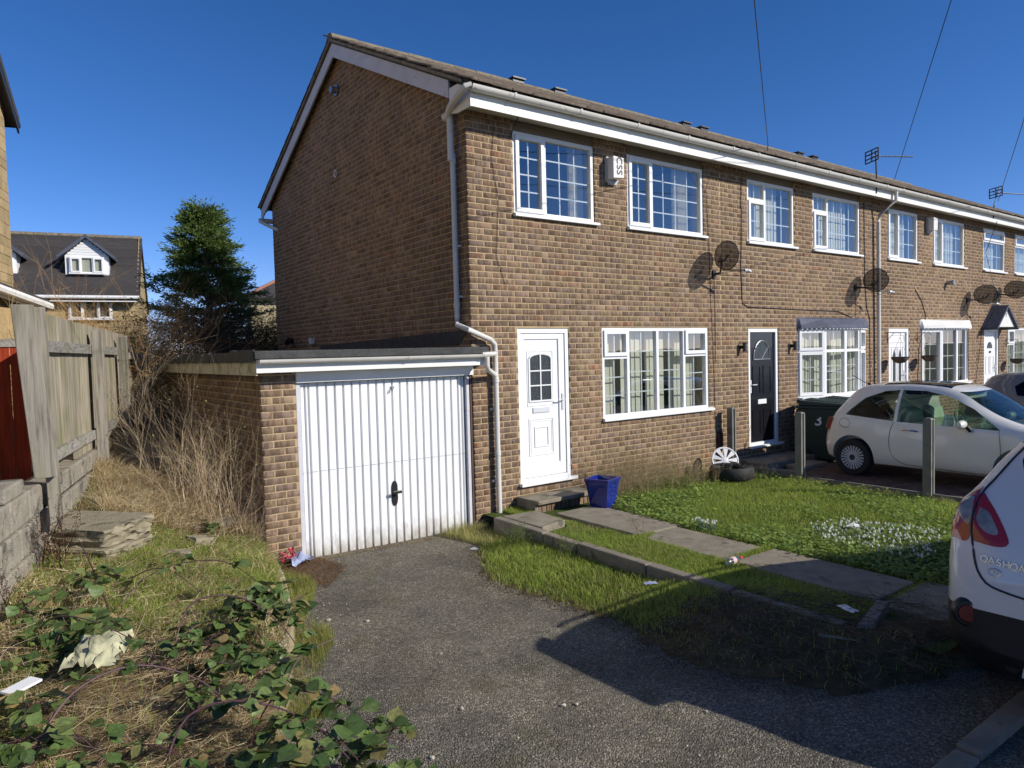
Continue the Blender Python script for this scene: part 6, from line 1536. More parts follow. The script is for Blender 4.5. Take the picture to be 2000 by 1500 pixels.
m = MB(BT); m.box(-5.16, -4.08, .935, .949, 5.09, 5.67); m.build('room_shade', MT['carpet'], bh)
far_window(BT @ Matrix.Translation((0, .03, 0)), -2.27, -.88, 3.30, 4.02, bh)
m = MB(BT); m.box(-2.24, -.91, .118, .124, 3.32, 4.0); m.build('room_shade', MT['carpet'], bh)
# far hipped house beyond
hh = thing('hipped_house', 'far pale rendered house with hipped roof next to the end terrace wall', 'house', (8.5, 33, 0))
HT = frame((6.35, 31.6, 0), (.97, -.24, 0), (.24, .97, 0))
m = MB(HT); m.box(.15, 8, 0, 7, 0, 5.0); m.build('wall', simple('cream_render', (.50, .42, .25), .9, .1, 3), hh)
m = MB(HT); m.add([(-.25, -.3, 4.95), (8.4, -.3, 4.95), (8.4, 7.3, 4.95), (-.25, 7.3, 4.95), (3.2, 3.5, 7.0), (5.2, 3.5, 7.0)], [(0, 1, 5, 4), (1, 2, 5), (2, 3, 4, 5), (3, 0, 4), (3, 2, 1, 0)]); m.build('roof', MT['slate'], hh)
m = MB(HT); m.tube([(-.25, -.3, 4.97), (3.2, 3.5, 7.03)], .10, 6); m.build('hip_ridge', simple('red_ridge', (.30, .13, .08), .8), hh)
m = MB(HT); m.tube([(-.3, -.36, 4.93), (8.4, -.36, 4.93)], .06, 6); m.build('gutter', MT['darkmetal'], hh)
window(hh, HT @ Matrix.Translation((0, -.07, 0)), 1.75, 3.2, 3.1, 4.6, [(1.75, 2.5, 3.1, 4.6, 1, 2, True), (2.5, 3.2, 3.1, 4.6, 1, 2, False)])
# ------------------------------------------------------------------ rubble on the bank
def rock(name, label, cat, c, size, rot, mat, seed, kids=None, n=3):
    import bmesh
    r = random.Random(seed); bm = bmesh.new(); bmesh.ops.create_cube(bm, size=1.0)
    bmesh.ops.subdivide_edges(bm, edges=bm.edges, cuts=n, use_grid_fill=True)
    for v in bm.verts:
        v.co = Vector((v.co.x*size[0]*(1+r.uniform(-.04, .04)), v.co.y*size[1]*(1+r.uniform(-.04, .04)), v.co.z*size[2]+r.uniform(-.1, .1)*size[2]*(1.6 if v.co.z < .45 else .25)))
        if v.co.z < .3*size[2]: v.co.x *= .96+r.uniform(-.04, .05); v.co.y *= .96+r.uniform(-.05, .05)
    me = bpy.data.meshes.new(name); bm.to_mesh(me); bm.free(); o = link(name, me, mat, None, c, rot); b = o.modifiers.new('bevel', 'BEVEL'); b.width = .01; b.segments = 1
    tag(o, label, cat); return o
rock('concrete_slab', 'thick broken concrete slab with flat top resting beside the fence post', 'concrete slab', (-4.23, -.58, .365), (.98, .56, .15), (.02, .02, -.80), MT['slabtan'], 1, n=7)
rock('concrete_slab', 'lower broken concrete slab hidden beneath the thick flat one', 'concrete slab', (-4.22, -.66, .225), (.90, .58, .13), (-.03, .03, -.75), MT['slabtan'], 2, n=5)
rock('rubble_slab', 'flat mossy rubble slab lying in dry grass before the garage wall', 'rubble', (-3.08, .05, .10), (.44, .30, .07), (.1, .05, .3), MT['darkconcrete'], 3)
rock('rubble_stone', 'rounded grey stone just below the mossy rubble slab', 'rubble', (-3.30, -.52, .075), (.20, .14, .10), (.1, .2, .5), MT['slabtan'], 4)
rock('rubble_board', 'brown flat concrete piece half buried in green grass on the bank', 'rubble', (-3.60, -.85, .10), (.34, .10, .05), (.05, .1, -.5), MT['slabtan'], 5)
# ------------------------------------------------------------------ vegetation helpers
def blades(P, H, W, lean, col, curl=.35, seg=2, az=None):
    """P (n,3) roots; H heights; W widths; lean = horizontal reach; col (n,3). returns V,F4,F3,C"""
    n = len(P); az = rng.uniform(0, 2*np.pi, n) if az is None else az
    d = np.stack([np.cos(az), np.sin(az), np.zeros(n)], 1); sd = np.stack([-np.sin(az), np.cos(az), np.zeros(n)], 1)
    tw = rng.uniform(-.9, .9, n)[:, None]; sd = sd*np.cos(tw)+d*np.sin(tw)
    V = []; ts = np.linspace(0, 1, seg+1)
    for i, t in enumerate(ts[:-1]):
        c = P+d*(lean*(t**1.8))[:, None]+np.array([0, 0, 1])*(H*(t-curl*t*t*(lean > 0)))[:, None]
        w = (W*(1-.35*t))[:, None]; V += [c-sd*w/2, c+sd*w/2]
    tip = P+d*lean[:, None]+np.array([0, 0, 1])*(H*(1-curl))[:, None]; V.append(tip)
    k = len(V); VV = np.stack(V, 1).reshape(-1, 3); b = np.arange(n)[:, None]*k
    F4 = [b+np.array([2*i, 2*i+1, 2*i+3, 2*i+2]) for i in range(seg-1)]; F3 = b+np.array([k-3, k-2, k-1])
    C = np.repeat(col, k, axis=0)
    return VV, (np.concatenate(F4) if F4 else np.zeros((0, 4), int)), F3, C
def pal(n, cols, jit=.18):
    c = np.array(cols)[rng.integers(0, len(cols), n)]; return c*rng.uniform(1-jit, 1+jit, (n, 1))
GREEN = [(.25, .34, .055), (.29, .39, .065), (.20, .28, .045), (.33, .41, .085), (.38, .37, .12)]
STRAW = [(.50, .39, .20), (.58, .47, .27), (.42, .31, .16), (.32, .23, .12), (.64, .54, .34)]
DRY = [(.22, .15, .085), (.17, .115, .065), (.28, .20, .12)]
def emit(name, parts, mat, label=None, cat=None, kind='stuff', parent=None, group=None):
    V = []; F4 = []; F3 = []; C = []; k = 0
    for (v, f4, f3, c) in parts:
        V.append(v); C.append(c)
        if len(f4): F4.append(f4+k)
        if len(f3): F3.append(f3+k)
        k += len(v)
    V = np.concatenate(V)
    if parent is not None: V = V-np.array(WL[parent.name])
    o = link(name, np_mesh(name, V, np.concatenate(F4) if F4 else None, np.concatenate(F3) if F3 else None, col=np.concatenate(C)), mat, parent)
    if kind: o['kind'] = kind
    if label: o['label'] = label
    if cat: o['category'] = cat
    if group: o['group'] = group
    return o
def tubes(segs, cols, sides=3):
    """segs (n,8): p0 p1 r0 r1"""
    S = np.asarray(segs, float); n = len(S); p0, p1 = S[:, :3], S[:, 3:6]; d = p1-p0; L = np.linalg.norm(d, axis=1, keepdims=True)+1e-9; d = d/L
    a = np.where(np.abs(d[:, 2:3]) < .9, np.array([[0, 0, 1.]]), np.array([[1., 0, 0]])); u = np.cross(d, a); u /= np.linalg.norm(u, axis=1, keepdims=True)+1e-9; v = np.cross(d, u)
    V = []
    for p, r in ((p0, S[:, 6:7]), (p1, S[:, 7:8])):
        for k in range(sides): q = 2*math.pi*k/sides; V.append(p+r*(math.cos(q)*u+math.sin(q)*v))
    V = np.stack(V, 1).reshape(-1, 3); b = np.arange(n)[:, None]*2*sides
    F = np.concatenate([b+np.array([k, (k+1) % sides, sides+(k+1) % sides, sides+k]) for k in range(sides)])
    return V, F, np.zeros((0, 3), int), np.repeat(np.asarray(cols), 2*sides, axis=0)
def branch(p, d, L, r, depth, out, spread=.6, up=.05, n=3, segs=4, droop=0.0, rr=random):
    p = Vector(p); d = Vector(d).normalized()
    for i in range(segs):
        q = p+d*(L/segs); r2 = r*.82
        out.append((*p, *q, r, r2)); p = q; r = r2
        d = (d+Vector((rr.gauss(0, .16), rr.gauss(0, .16), rr.gauss(0, .13)+up-droop))).normalized()
        if depth > 0 and (i >= 1 or depth < 3):
            for _ in range(n if i == segs-1 else 1):
                e = (d+Vector((rr.gauss(0, spread), rr.gauss(0, spread), rr.gauss(0, spread*.7)))).normalized()
                branch(p, e, L*rr.uniform(.5, .78), r*.62, depth-1, out, spread, up, n, max(2, segs-1), droop, rr)
def inpoly(x, y, poly):
    c = np.zeros(len(x), bool); j = len(poly)-1
    for i in range(len(poly)):
        xi, yi = poly[i]; xj, yj = poly[j]
        m = ((yi > y) != (yj > y)) & (x < (xj-xi)*(y-yi)/(yj-yi+1e-12)+xi); c ^= m; j = i
    return c
def scatter(poly, n):
    P = np.array(poly); lo, hi = P.min(0), P.max(0); X = np.zeros(0); Y = np.zeros(0)
    while len(X) < n:
        x = rng.uniform(lo[0], hi[0], n*2); y = rng.uniform(lo[1], hi[1], n*2); k = inpoly(x, y, poly); X = np.concatenate([X, x[k]]); Y = np.concatenate([Y, y[k]])
    return X[:n], Y[:n]
def vnoise(x, y, s=1.0, seed=0):
    """cheap smooth noise 0..1"""
    x = np.asarray(x)*s+seed*13.7; y = np.asarray(y)*s-seed*7.3; v = 0
    for k in range(4): v = v+np.sin(x*(1.7**k)+1.3*k+seed+np.sin(y*1.3*(1.6**k)+k))*np.cos(y*(1.6**k)*1.1+2.1*k+np.sin(x*.9*(1.5**k)))/(1.5**k)
    return np.clip(.5+v*.24, 0, 1)
def grass(poly, n, zf, h=(.04, .09), w=(.003, .006), cols=GREEN, lean=(.01, .05), dens=None, seg=2, curl=.35):
    X, Y = scatter(poly, n)
    if dens is not None: k = rng.uniform(0, 1, n) < dens(X, Y); X, Y = X[k], Y[k]
    n = len(X); P = np.stack([X, Y, zf(X, Y)], 1)
    hm = .6+.8*vnoise(X, Y, 3.1, 5)
    return blades(P, rng.uniform(*h, n)*hm, rng.uniform(*w, n), rng.uniform(*lean, n), pal(n, cols)*(0.85+.5*vnoise(X, Y, 1.7, 3))[:, None], curl, seg)
def leaves(P, size, col, tilt=.6, asp=.6):
    """little folded leaves: two quads each"""
    n = len(P); az = rng.uniform(0, 2*np.pi, n); el = rng.uniform(-tilt*.3, tilt, n)
    d = np.stack([np.cos(az)*np.cos(el), np.sin(az)*np.cos(el), np.sin(el)], 1); s = np.stack([-np.sin(az), np.cos(az), rng.uniform(-.5, .5, n)], 1)
    nn = np.cross(d, s); size = size[:, None]
    V = np.stack([P, P+d*size*.5+s*size*asp*.5+nn*size*.08, P+d*size, P+d*size*.5-s*size*asp*.5+nn*size*.08], 1).reshape(-1, 3); b = np.arange(n)[:, None]*4
    return V, b+np.array([0, 1, 2, 3]), np.zeros((0, 3), int), np.repeat(col, 4, axis=0)
# ------------------------------------------------------------------ lawn, verge and bank
LAWN = [(1.36, -4.75), (4.78, -5.0), (4.80, -.05), (1.95, -.05), (1.75, -.55), (1.42, -.95), (1.36, -2.2), (1.31, -3.2), (1.36, -4.5)]
zl = lambda x, y: z_lawn(x, y)
far = lambda x, y: .55+.45*vnoise(x, y, 2.3, 1)
emit('grass', [grass(LAWN, 70000, zl, (.03, .085), (.003, .006), GREEN, (.01, .05))], MT['grass'], 'bright green lawn with broad weeds in front of the end house', 'grass')
X, Y = scatter([p for p in LAWN], 30000); k = rng.uniform(0, 1, 30000) < sstep(.35, .6, vnoise(X, Y, 1.1, 8))*np.clip(1.15-(X-1.3)/3.2, .15, 1)
X, Y = X[k], Y[k]; n = len(X); P_ = np.stack([X, Y, zl(X, Y)+rng.uniform(.015, .075, n)], 1)
emit('lawn_weeds', [leaves(P_, rng.uniform(.025, .055, n), pal(n, [(.25, .36, .075), (.21, .31, .07), (.30, .40, .10)]), .5, .75)], MT['foliage'], 'broad leaved weeds growing through the lawn', 'weeds')
STRIP = [(.11, -4.62), (.66, -4.62), (.64, -3.2), (.66, -2.0), (.68, -.75), (.58, -.70), (.52, -1.15), (.11, -1.28)]
emit('strip_grass', [grass(STRIP, 26000, zl, (.03, .09), (.003, .005), GREEN, (.01, .05), lambda x, y: .35+.65*sstep(.25, .5, vnoise(x, y, 1.9, 2))), grass(STRIP, 5000, zl, (.03, .08), (.002, .004), STRAW, (.03, .09), lambda x, y: sstep(.5, .7, vnoise(x, y, 2.1, 4))),
                    grass([(.66, -2.0), (.9, -2.02), (.95, -2.10), (.66, -2.2)], 700, zl), grass([(.7, -3.18), (1.3, -3.18), (1.3, -3.26), (.7, -3.26)], 1200, zl), grass([(.8, -4.50), (1.4, -4.5), (1.4, -4.62), (.8, -4.62)], 700, zl)], MT['grass'], 'grass strip between the kerb wall and the slab path', 'grass')
VG = [(vxe(y)-.03, y) for y in np.linspace(-.55, -5.3, 24)]+[(.30, -5.3), (.10, -4.75), (-.03, -4.4), (-.04, -.5)]
vdist = lambda x, y: np.clip((x-np.interp(y, VY, VX))/.30, 0, 1)
shade = lambda x, y: np.clip(1.05-1.0*sstep(-3.2, -3.9, y), .05, 1)*np.clip(vdist(x, y)*1.2+.08, 0, 1)**.8
emit('verge_grass', [grass(VG, 34000, z_verge, (.03, .10), (.003, .006), GREEN, (.01, .06), lambda x, y: shade(x, y)*(.4+.6*vnoise(x, y, 2.2, 6))),
                    grass(VG, 9000, z_verge, (.03, .09), (.002, .004), STRAW+DRY, (.04, .14), lambda x, y: (.15+.6*sstep(-2.7, -3.6, y)*sstep(.4, .6, vnoise(x, y, 1.6, 9)))*(.15+.85*vdist(x, y)), curl=.7)], MT['grass'], 'ragged grass verge on the drive side of the kerb wall', 'grass')
# dead flattened stems in the shade at the verge end
segs = []
X, Y = scatter([(-.75, -3.6), (.0, -3.7), (.9, -4.8), (.6, -5.3), (-.5, -5.1), (-.75, -4.4)], 900)
for x, y in zip(X, Y):
    a = random.uniform(0, 6.28); L = random.uniform(.06, .28); z = float(z_verge(x, y))+random.uniform(.01, .07); segs.append((x, y, z, x+L*math.cos(a), y+L*math.sin(a), z+random.uniform(-.03, .05), .0022, .0012))
emit('dead_stems', [tubes(segs, pal(len(segs), [(.14, .11, .08), (.20, .16, .11), (.10, .075, .05)]))], MT['twig'], 'flattened dead stems on dark soil at the verge end', 'dead stems')
BK = [(float(xe(y))-.03, y) for y in np.linspace(-5.3, 4.4, 30)]+[(float(xf(y))+.02, y) for y in np.linspace(4.6, -1, 12)]+[(float(xf(y))-.02, y) for y in np.linspace(-1.5, -5.3, 8)]
BKF = [p for p in BK]
dryd = lambda x, y: .25+.75*sstep(.38, .62, vnoise(x, y, 1.25, 11))
grnd = lambda x, y: (.25+.75*sstep(.40, .62, vnoise(x, y, 1.15, 14)))*np.clip(1.1-.10*np.maximum(y+1, 0), .2, 1)
emit('bank_grass', [grass(BK, 60000, z_bank, (.05, .15), (.0028, .006), GREEN, (.02, .10), grnd), grass(BK, 9000, z_bank, (.12, .28), (.003, .006), GREEN+STRAW, (.04, .18), grnd), grass([(-4.2, -2.6), (-3.1, -1.9), (-2.75, -1.0), (-2.65, -.2), (-3.4, .1), (-4.2, -1.2)], 18000, z_bank, (.06, .17), (.003, .006), GREEN, (.02, .10))], MT['grass'], 'green grass tufts on the overgrown bank', 'grass')
emit('dry_grass', [grass(BK, 52000, z_bank, (.06, .22), (.0024, .0055), STRAW, (.05, .26), dryd, curl=.6),
                   grass([(-4.0, -.3), (-2.65, -.1), (-2.65, 2.8), (-3.45, 3.0), (-3.9, 1.2)], 52000, z_bank, (.14, .46), (.0022, .0045), STRAW, (.05, .34), curl=.45),
                   grass([(-4.75, -5.2), (-4.4, -5.2), (-3.55, -3.3), (-3.7, -2.9), (-4.6, -2.9)], 30000, z_bank, (.05, .19), (.0022, .0058), STRAW+DRY, (.08, .34), curl=.6)], MT['straw'], 'tangled straw coloured dead grass over the bank', 'dry grass')
X, Y = scatter(BKF, 11000); n = len(X); k = rng.uniform(0, 1, n) < .15+.85*vnoise(X, Y, 2.7, 31); X, Y = X[k], Y[k]; n = len(X)
emit('ground_leaves', [leaves(np.stack([X, Y, z_bank(X, Y)+rng.uniform(.01, .11, n)], 1), rng.uniform(.014, .038, n), pal(n, [(.16, .25, .06), (.12, .19, .05), (.24, .30, .09), (.30, .20, .11), (.20, .13, .08)], .25), .7, .7)], MT['foliage'], 'small low leaves mixed through the grass of the bank', 'leaves')
# long fallen stalks tangled through the bank
segs = []
for (pl_, cnt, h0, h1) in ((BKF, 900, .03, .25), ([(-4.75, -5.0), (-4.4, -5.0), (-3.6, -3.4), (-3.8, -2.7), (-4.65, -2.6)], 1500, .02, .16), ([(-3.9, -.4), (-2.7, -.3), (-2.7, 2.4), (-3.5, 2.6)], 1100, .05, .45)):
    X, Y = scatter(pl_, cnt)
    for x, y in zip(X, Y):
        a = random.uniform(0, 6.28); L = random.uniform(.10, .42); z = float(z_bank(x, y))+random.uniform(h0*.5, h1*.5); dz_ = random.uniform(-.08, .5)*L; k1 = random.gauss(0, .5)
        p = (x, y, z)
        for q in range(4):
            n_ = (p[0]+L/4*math.cos(a), p[1]+L/4*math.sin(a), max(p[2]+dz_/4, float(z_bank(p[0], p[1]))+.01)); segs.append((*p, *n_, .0021-.0004*q, .0017-.0004*q)); p = n_; a += k1*.3; dz_ -= .06*L
emit('fallen_stalks', [tubes(segs, pal(len(segs), [(.50, .38, .22), (.36, .25, .14), (.60, .50, .33), (.22, .13, .09)], .25))], MT['twig'], 'long dead stalks fallen across the bank', 'dead stalks')
# weeds at the foot of the edging on the drive side
FW = [(float(xe(y))+.03, y) for y in np.linspace(-3.3, -.35, 12)]+[(float(xe(y))+.26+.08*math.sin(y*5), y) for y in np.linspace(-.4, -3.3, 12)]
emit('edge_weeds', [grass(FW, 9000, z_drive, (.04, .16), (.002, .004), [(.24, .30, .07), (.28, .31, .08), (.20, .25, .05), (.38, .28, .13)], (.01, .06), lambda x, y: .2+.8*sstep(.3, .55, vnoise(x, y, 2.6, 21))),
                   grass([(-2.5, -.02), (-2.0, -.02), (-1.9, -.5), (-2.3, -1.0), (-2.55, -.6)], 2600, z_drive, (.02, .09), (.002, .004), [(.28, .15, .08), (.22, .12, .07), (.3, .2, .1)], (.03, .10), curl=.6),
                   grass([(-.55, -.02), (.02, -.02), (.05, -.5), (-.03, -.85), (-.35, -.8)], 3600, z_drive, (.03, .20), (.002, .004), GREEN+STRAW, (.02, .09)),
                   grass([(-2.1, -.03), (-.5, -.03), (-.5, -.09), (-2.1, -.12)], 900, z_drive, (.01, .05), (.002, .003), STRAW+DRY, (.02, .06)),
                   grass([(.35, -.06), (.62, -.06), (.64, -.42), (.35, -.40)], 2600, zl, (.03, .10), (.003, .005), GREEN, (.01, .05)),
                   grass([(4.70, -.9), (4.83, -.9), (4.83, -4.6), (4.70, -4.6)], 1500, zl, (.05, .13), (.002, .004), GREEN+STRAW, (.01, .05))], MT['grass'], 'weeds growing along the edging, garage foot and kerbs', 'weeds')
# gravel and loose stones on the drive
def pebbles(X, Y, zf, size, cols):
    n = len(X); s = size[:, None, None]; base = np.array([(1, 0, 0), (0, 1, 0), (-1, 0, 0), (0, -1, 0), (0, 0, .7), (0, 0, -.5)], float)
    v = base[None]*rng.uniform(.6, 1.25, (n, 6, 1))*s; a = rng.uniform(0, 6.28, n); c, q = np.cos(a)[:, None], np.sin(a)[:, None]
    vx = v[..., 0]*c-v[..., 1]*q; vy = v[..., 0]*q+v[..., 1]*c
    V = np.stack([vx+X[:, None], vy+Y[:, None], v[..., 2]+zf(X, Y)[:, None]+size[:, None]*.25], -1).reshape(-1, 3)
    b = np.arange(n)[:, None]*6; F = np.concatenate([b+np.array(t) for t in ((0, 1, 4), (1, 2, 4), (2, 3, 4), (3, 0, 4), (1, 0, 5), (2, 1, 5), (3, 2, 5), (0, 3, 5))])
    return V, np.zeros((0, 4), int), F, np.repeat(cols, 6, axis=0)
DR = [(-2.5, -.2), (-.2, -.2), (-.9, -2), (-.9, -3.4), (-1.0, -4.2), (-.6, -5.4), (-5.0, -6.2), (-3.7, -4.1), (-3.2, -2.7)]
X, Y = scatter(DR, 26000); n = len(X)
emit('loose_gravel', [pebbles(X, Y, z_drive, rng.uniform(.0015, .0048, n), pal(n, [(.10, .095, .085), (.16, .15, .13), (.07, .065, .06), (.24, .22, .18)], .3))], MT['twig'], 'fine loose grit worn out of the asphalt drive', 'gravel')
X, Y = scatter(DR, 900); k = rng.uniform(0, 1, 900) < .12+.8*sstep(-1.8, -2.9, X)*sstep(-3.2, -1.0, Y); X, Y = X[k], Y[k]; n = len(X)
X2, Y2 = scatter([(float(xe(y))-.16, y) for y in np.linspace(-.5, -3.2, 8)]+[(float(xe(y))+.02, y) for y in np.linspace(-3.2, -.5, 8)], 420)
emit('pale_chippings', [pebbles(X, Y, z_drive, rng.uniform(.004, .011, n), pal(n, [(.52, .47, .38), (.45, .40, .32), (.40, .30, .20)], .2)), pebbles(X2, Y2, lambda x, y: z_bank(x, y)+.02, rng.uniform(.006, .016, 420), pal(420, [(.5, .47, .38), (.42, .38, .28)], .2))], MT['twig'], 'pale stone chippings scattered along the left edge of the drive', 'gravel')
yy_ = rng.uniform(-5.3, -.5, 5200); xx_ = np.interp(yy_, VY, VX)+rng.normal(-.03, .09, 5200)
emit('soil_crumbs', [pebbles(xx_, yy_, lambda x, y: np.maximum(z_drive(x, y), 0*x-9)+.002, rng.uniform(.002, .007, 5200), pal(5200, [(.08, .06, .035), (.12, .09, .05), (.06, .05, .03), (.20, .17, .12)], .3)), ], MT['twig'], 'loose soil and grit along the ragged verge edge', 'soil')
import bmesh
def pebble_mesh(seed):
    bm = bmesh.new(); bmesh.ops.create_icosphere(bm, subdivisions=1, radius=1); r = random.Random(seed)
    for v in bm.verts: v.co *= r.uniform(.75, 1.15); v.co.z *= .6
    me = bpy.data.meshes.new('stone'); bm.to_mesh(me); bm.free(); me.materials.append(MT['stonepale']); return me
pm = [pebble_mesh(i) for i in range(5)]
for i, (x, y, s, lab) in enumerate(((-2.24, -2.93, .016, 'cream pebble on the middle of the drive'), (-2.55, -3.70, .018, 'round whitish pebble on the drive, nearer the camera'), (-1.65, -3.05, .013, 'small orange pebble near the car shadow edge'), (-2.05, -4.05, .018, 'tan pebble of a pair on the near drive'), (-1.98, -4.09, .015, 'smaller tan pebble beside its twin on the near drive'), (-1.45, -4.62, .014, 'lone whitish pebble close to the car shadow'), (-2.62, -1.80, .022, 'largest cream chipping of the cluster left on the drive'), (-2.38, -2.02, .02, 'cream chipping right of the cluster on the drive'), (-2.95, -4.05, .018, 'ochre pebble at the near bottom of the drive'))):
    o = link('pebble', pm[i % 5], None, None, (x, y, float(z_drive(x, y))+s*.4), (0, 0, i)); o.scale = (s, s*.8, s); tag(o, lab, 'pebble', 'pebbles lying on the drive')
# ------------------------------------------------------------------ snowdrops
def snowdrops(name, poly, n, label):
    X, Y = scatter(poly, n); P0 = np.stack([X, Y, zl(X, Y)], 1)
    lv = blades(np.repeat(P0, 4, 0)+rng.normal(0, .012, (n*4, 3))*np.array([1, 1, 0]), rng.uniform(.07, .12, n*4), rng.uniform(.006, .010, n*4), rng.uniform(.02, .06, n*4), pal(n*4, [(.13, .20, .12), (.17, .24, .15)]))
    t_ = P0+rng.normal(0, .02, (n, 3))*np.array([1, 1, 0])+np.array([0, 0, .11]); fl = []
    V = []; F = []
    for k in range(3):
        a = rng.uniform(0, 6.28, n)+k*2.09; dd = np.stack([np.cos(a)*.5, np.sin(a)*.5, -np.ones(n)], 1); sd = np.stack([-np.sin(a), np.cos(a), np.zeros(n)], 1)
        V = np.stack([t_, t_+dd*.014+sd*.007, t_+dd*.026, t_+dd*.014-sd*.007], 1).reshape(-1, 3); fl.append((V, np.arange(n)[:, None]*4+np.array([0, 1, 2, 3]), np.zeros((0, 3), int), np.repeat(pal(n, [(.78, .80, .78)], .05), 4, 0)))
    emit(name, [lv]+fl, MT['foliage'], label, 'snowdrops')
snowdrops('snowdrops', [(1.75, -4.45), (2.1, -4.4), (2.95, -4.1), (2.85, -3.15), (2.3, -3.0), (1.8, -3.5)], 300, 'patch of white snowdrops at the road end of the lawn')
snowdrops('snowdrops', [(1.45, -2.45), (1.62, -2.35), (1.62, -2.1), (1.42, -2.15)], 40, 'small pale snowdrop clump beside the slab path')
# ------------------------------------------------------------------ shrubs, dead weeds
def twiggy(name, label, cat, base, n, h, spread, cols, r=.004, depth=2, leafcol=None, nleaf=0, leafsize=.02, seed=0, up=.08, lean=(0, 0), zf=None, box=None, nn=2):
    rr = random.Random(seed); segs = []
    t = thing(name, label, cat, base)
    for i in range(n):
        if box: bx, by = rr.uniform(box[0], box[1]), rr.uniform(box[2], box[3])
        else: a, q = rr.uniform(0, 6.28), spread*.4*math.sqrt(rr.random()); bx, by = base[0]+q*math.cos(a), base[1]+q*math.sin(a)
        bz = float(zf(bx, by)) if zf else base[2]
        d = Vector((rr.gauss(0, spread)+lean[0], rr.gauss(0, spread)+lean[1], 1))
        branch((bx, by, bz), d, h*rr.uniform(.5, 1.0), r, depth, segs, .45, up, nn, 4, 0, rr)
    emit('stems', [tubes(segs, pal(len(segs), cols, .3))], MT['twig'], parent=t, kind=None)
    if nleaf:
        S = np.array(segs); k = rng.integers(0, len(S), nleaf); P_ = S[k, 3:6]+rng.normal(0, .012, (nleaf, 3))
        emit('leaves', [leaves(P_, rng.uniform(.6, 1.3, nleaf)*leafsize, pal(nleaf, leafcol), .8, .6)], MT['foliage'], parent=t, kind=None)
    return t
BR = [(.20, .14, .10), (.26, .19, .13), (.15, .105, .08)]
twiggy('dead_weeds', 'tangle of tall bare weed stems against the garage side wall', 'weeds', (-3.0, .6, 0), 84, .84, .26, [(.46, .35, .22), (.56, .44, .29), (.34, .24, .14)], .0042, 2, zf=z_bank, box=(-3.4, -2.66, -.25, 1.7), seed=1, leafcol=[(.22, .30, .08), (.34, .36, .13)], nleaf=420, leafsize=.03)
twiggy('dead_weeds', 'bare weed stems leaning across the brick pier of the garage', 'weeds', (-2.7, -.15, -.2), 26, .50, .30, BR, .0032, 2, zf=z_bank, box=(-2.95, -2.62, -.35, .25), seed=2, lean=(.25, 0))
twiggy('dead_weeds', 'brown withered weed thicket on the bank by the fence end', 'weeds', (-3.3, 3, .6), 90, .5, .30, BR, .003, 2, zf=z_bank, box=(-3.6, -2.9, 2.2, 4.4), seed=3)
twiggy('seed_head_plant', 'pale dried plant with fluffy seed head beyond the fence end', 'weed', (-3.15, 2.75, .65), 3, .95, .05, [(.40, .34, .26)], .005, 3, zf=z_bank, box=(-3.18, -3.12, 2.7, 2.8), seed=4, leafcol=[(.5, .44, .35)], nleaf=420, leafsize=.02)
twiggy('dock_plant', 'dark red brown dead dock stalks beside the broken slab', 'weed', (-4.45, -1.30, .25), 9, .42, .28, [(.06, .025, .018), (.085, .035, .025)], .005, 1, zf=z_bank, box=(-4.5, -4.35, -1.4, -1.15), seed=5, leafcol=[(.07, .03, .02), (.10, .045, .03)], nleaf=900, leafsize=.016, lean=(.12, 0))
twiggy('dock_plant', 'dark red brown dead stalks at the very left edge', 'weed', (-4.70, -2.1, .25), 7, .30, .2, [(.08, .035, .025)], .004, 1, zf=z_bank, box=(-4.8, -4.66, -2.3, -1.9), seed=6, leafcol=[(.09, .04, .03)], nleaf=400, leafsize=.015)
SH = [(.30, .24, .13), (.38, .31, .18), (.24, .18, .10)]
for i, (x0_, x1_, h_, lab) in enumerate(((1.75, 2.35, .46, 'low brown green shrub right behind the blue pot'), (2.35, 3.10, .40, 'low dry shrub under the white ground floor window'), (3.05, 3.75, .26, 'smallest dry shrub by the air brick'))):
    twiggy('garden_shrub', lab, 'shrub', ((x0_+x1_)/2, -.35, -.3), 90, h_, .38, SH, .0025, 2, box=(x0_, x1_, -.75, -.10), zf=lambda a, b: -.30, seed=20+i, leafcol=[(.26, .27, .10), (.32, .28, .14), (.20, .22, .08)], nleaf=1500, leafsize=.016)
twiggy('garden_weed', 'thin bare weed standing on the slab path joint', 'weed', (.78, -2.05, -.27), 6, .26, .25, BR, .002, 2, seed=31)
twiggy('garden_weed', 'green weed clump at the foot of the kerb wall corner', 'weed', (-.22, -1.15, -.42), 30, .22, .35, [(.12, .15, .05)], .002, 1, seed=32, leafcol=[(.14, .19, .06), (.11, .15, .04)], nleaf=700, leafsize=.02)
twiggy('garden_weed', 'leggy weed hanging on the kerb wall face', 'weed', (-.12, -1.85, -.40), 14, .24, .25, [(.12, .14, .05)], .002, 1, seed=33, leafcol=[(.14, .19, .06)], nleaf=300, leafsize=.02)
twiggy('drive_sprig', 'single green sprig growing through the drive', 'weed', (-1.92, -1.22, -.44), 3, .12, .2, [(.10, .14, .04)], .0015, 1, seed=34, leafcol=[(.10, .16, .04)], nleaf=60, leafsize=.012)
twiggy('tyre_weeds', 'withered weeds sprouting around the old tyre', 'weeds', (4.2, -.9, -.28), 40, .2, .4, BR, .002, 1, box=(3.9, 4.75, -1.15, -.55), zf=lambda a, b: -.28, seed=35, leafcol=[(.17, .24, .16), (.14, .19, .09)], nleaf=500, leafsize=.022)
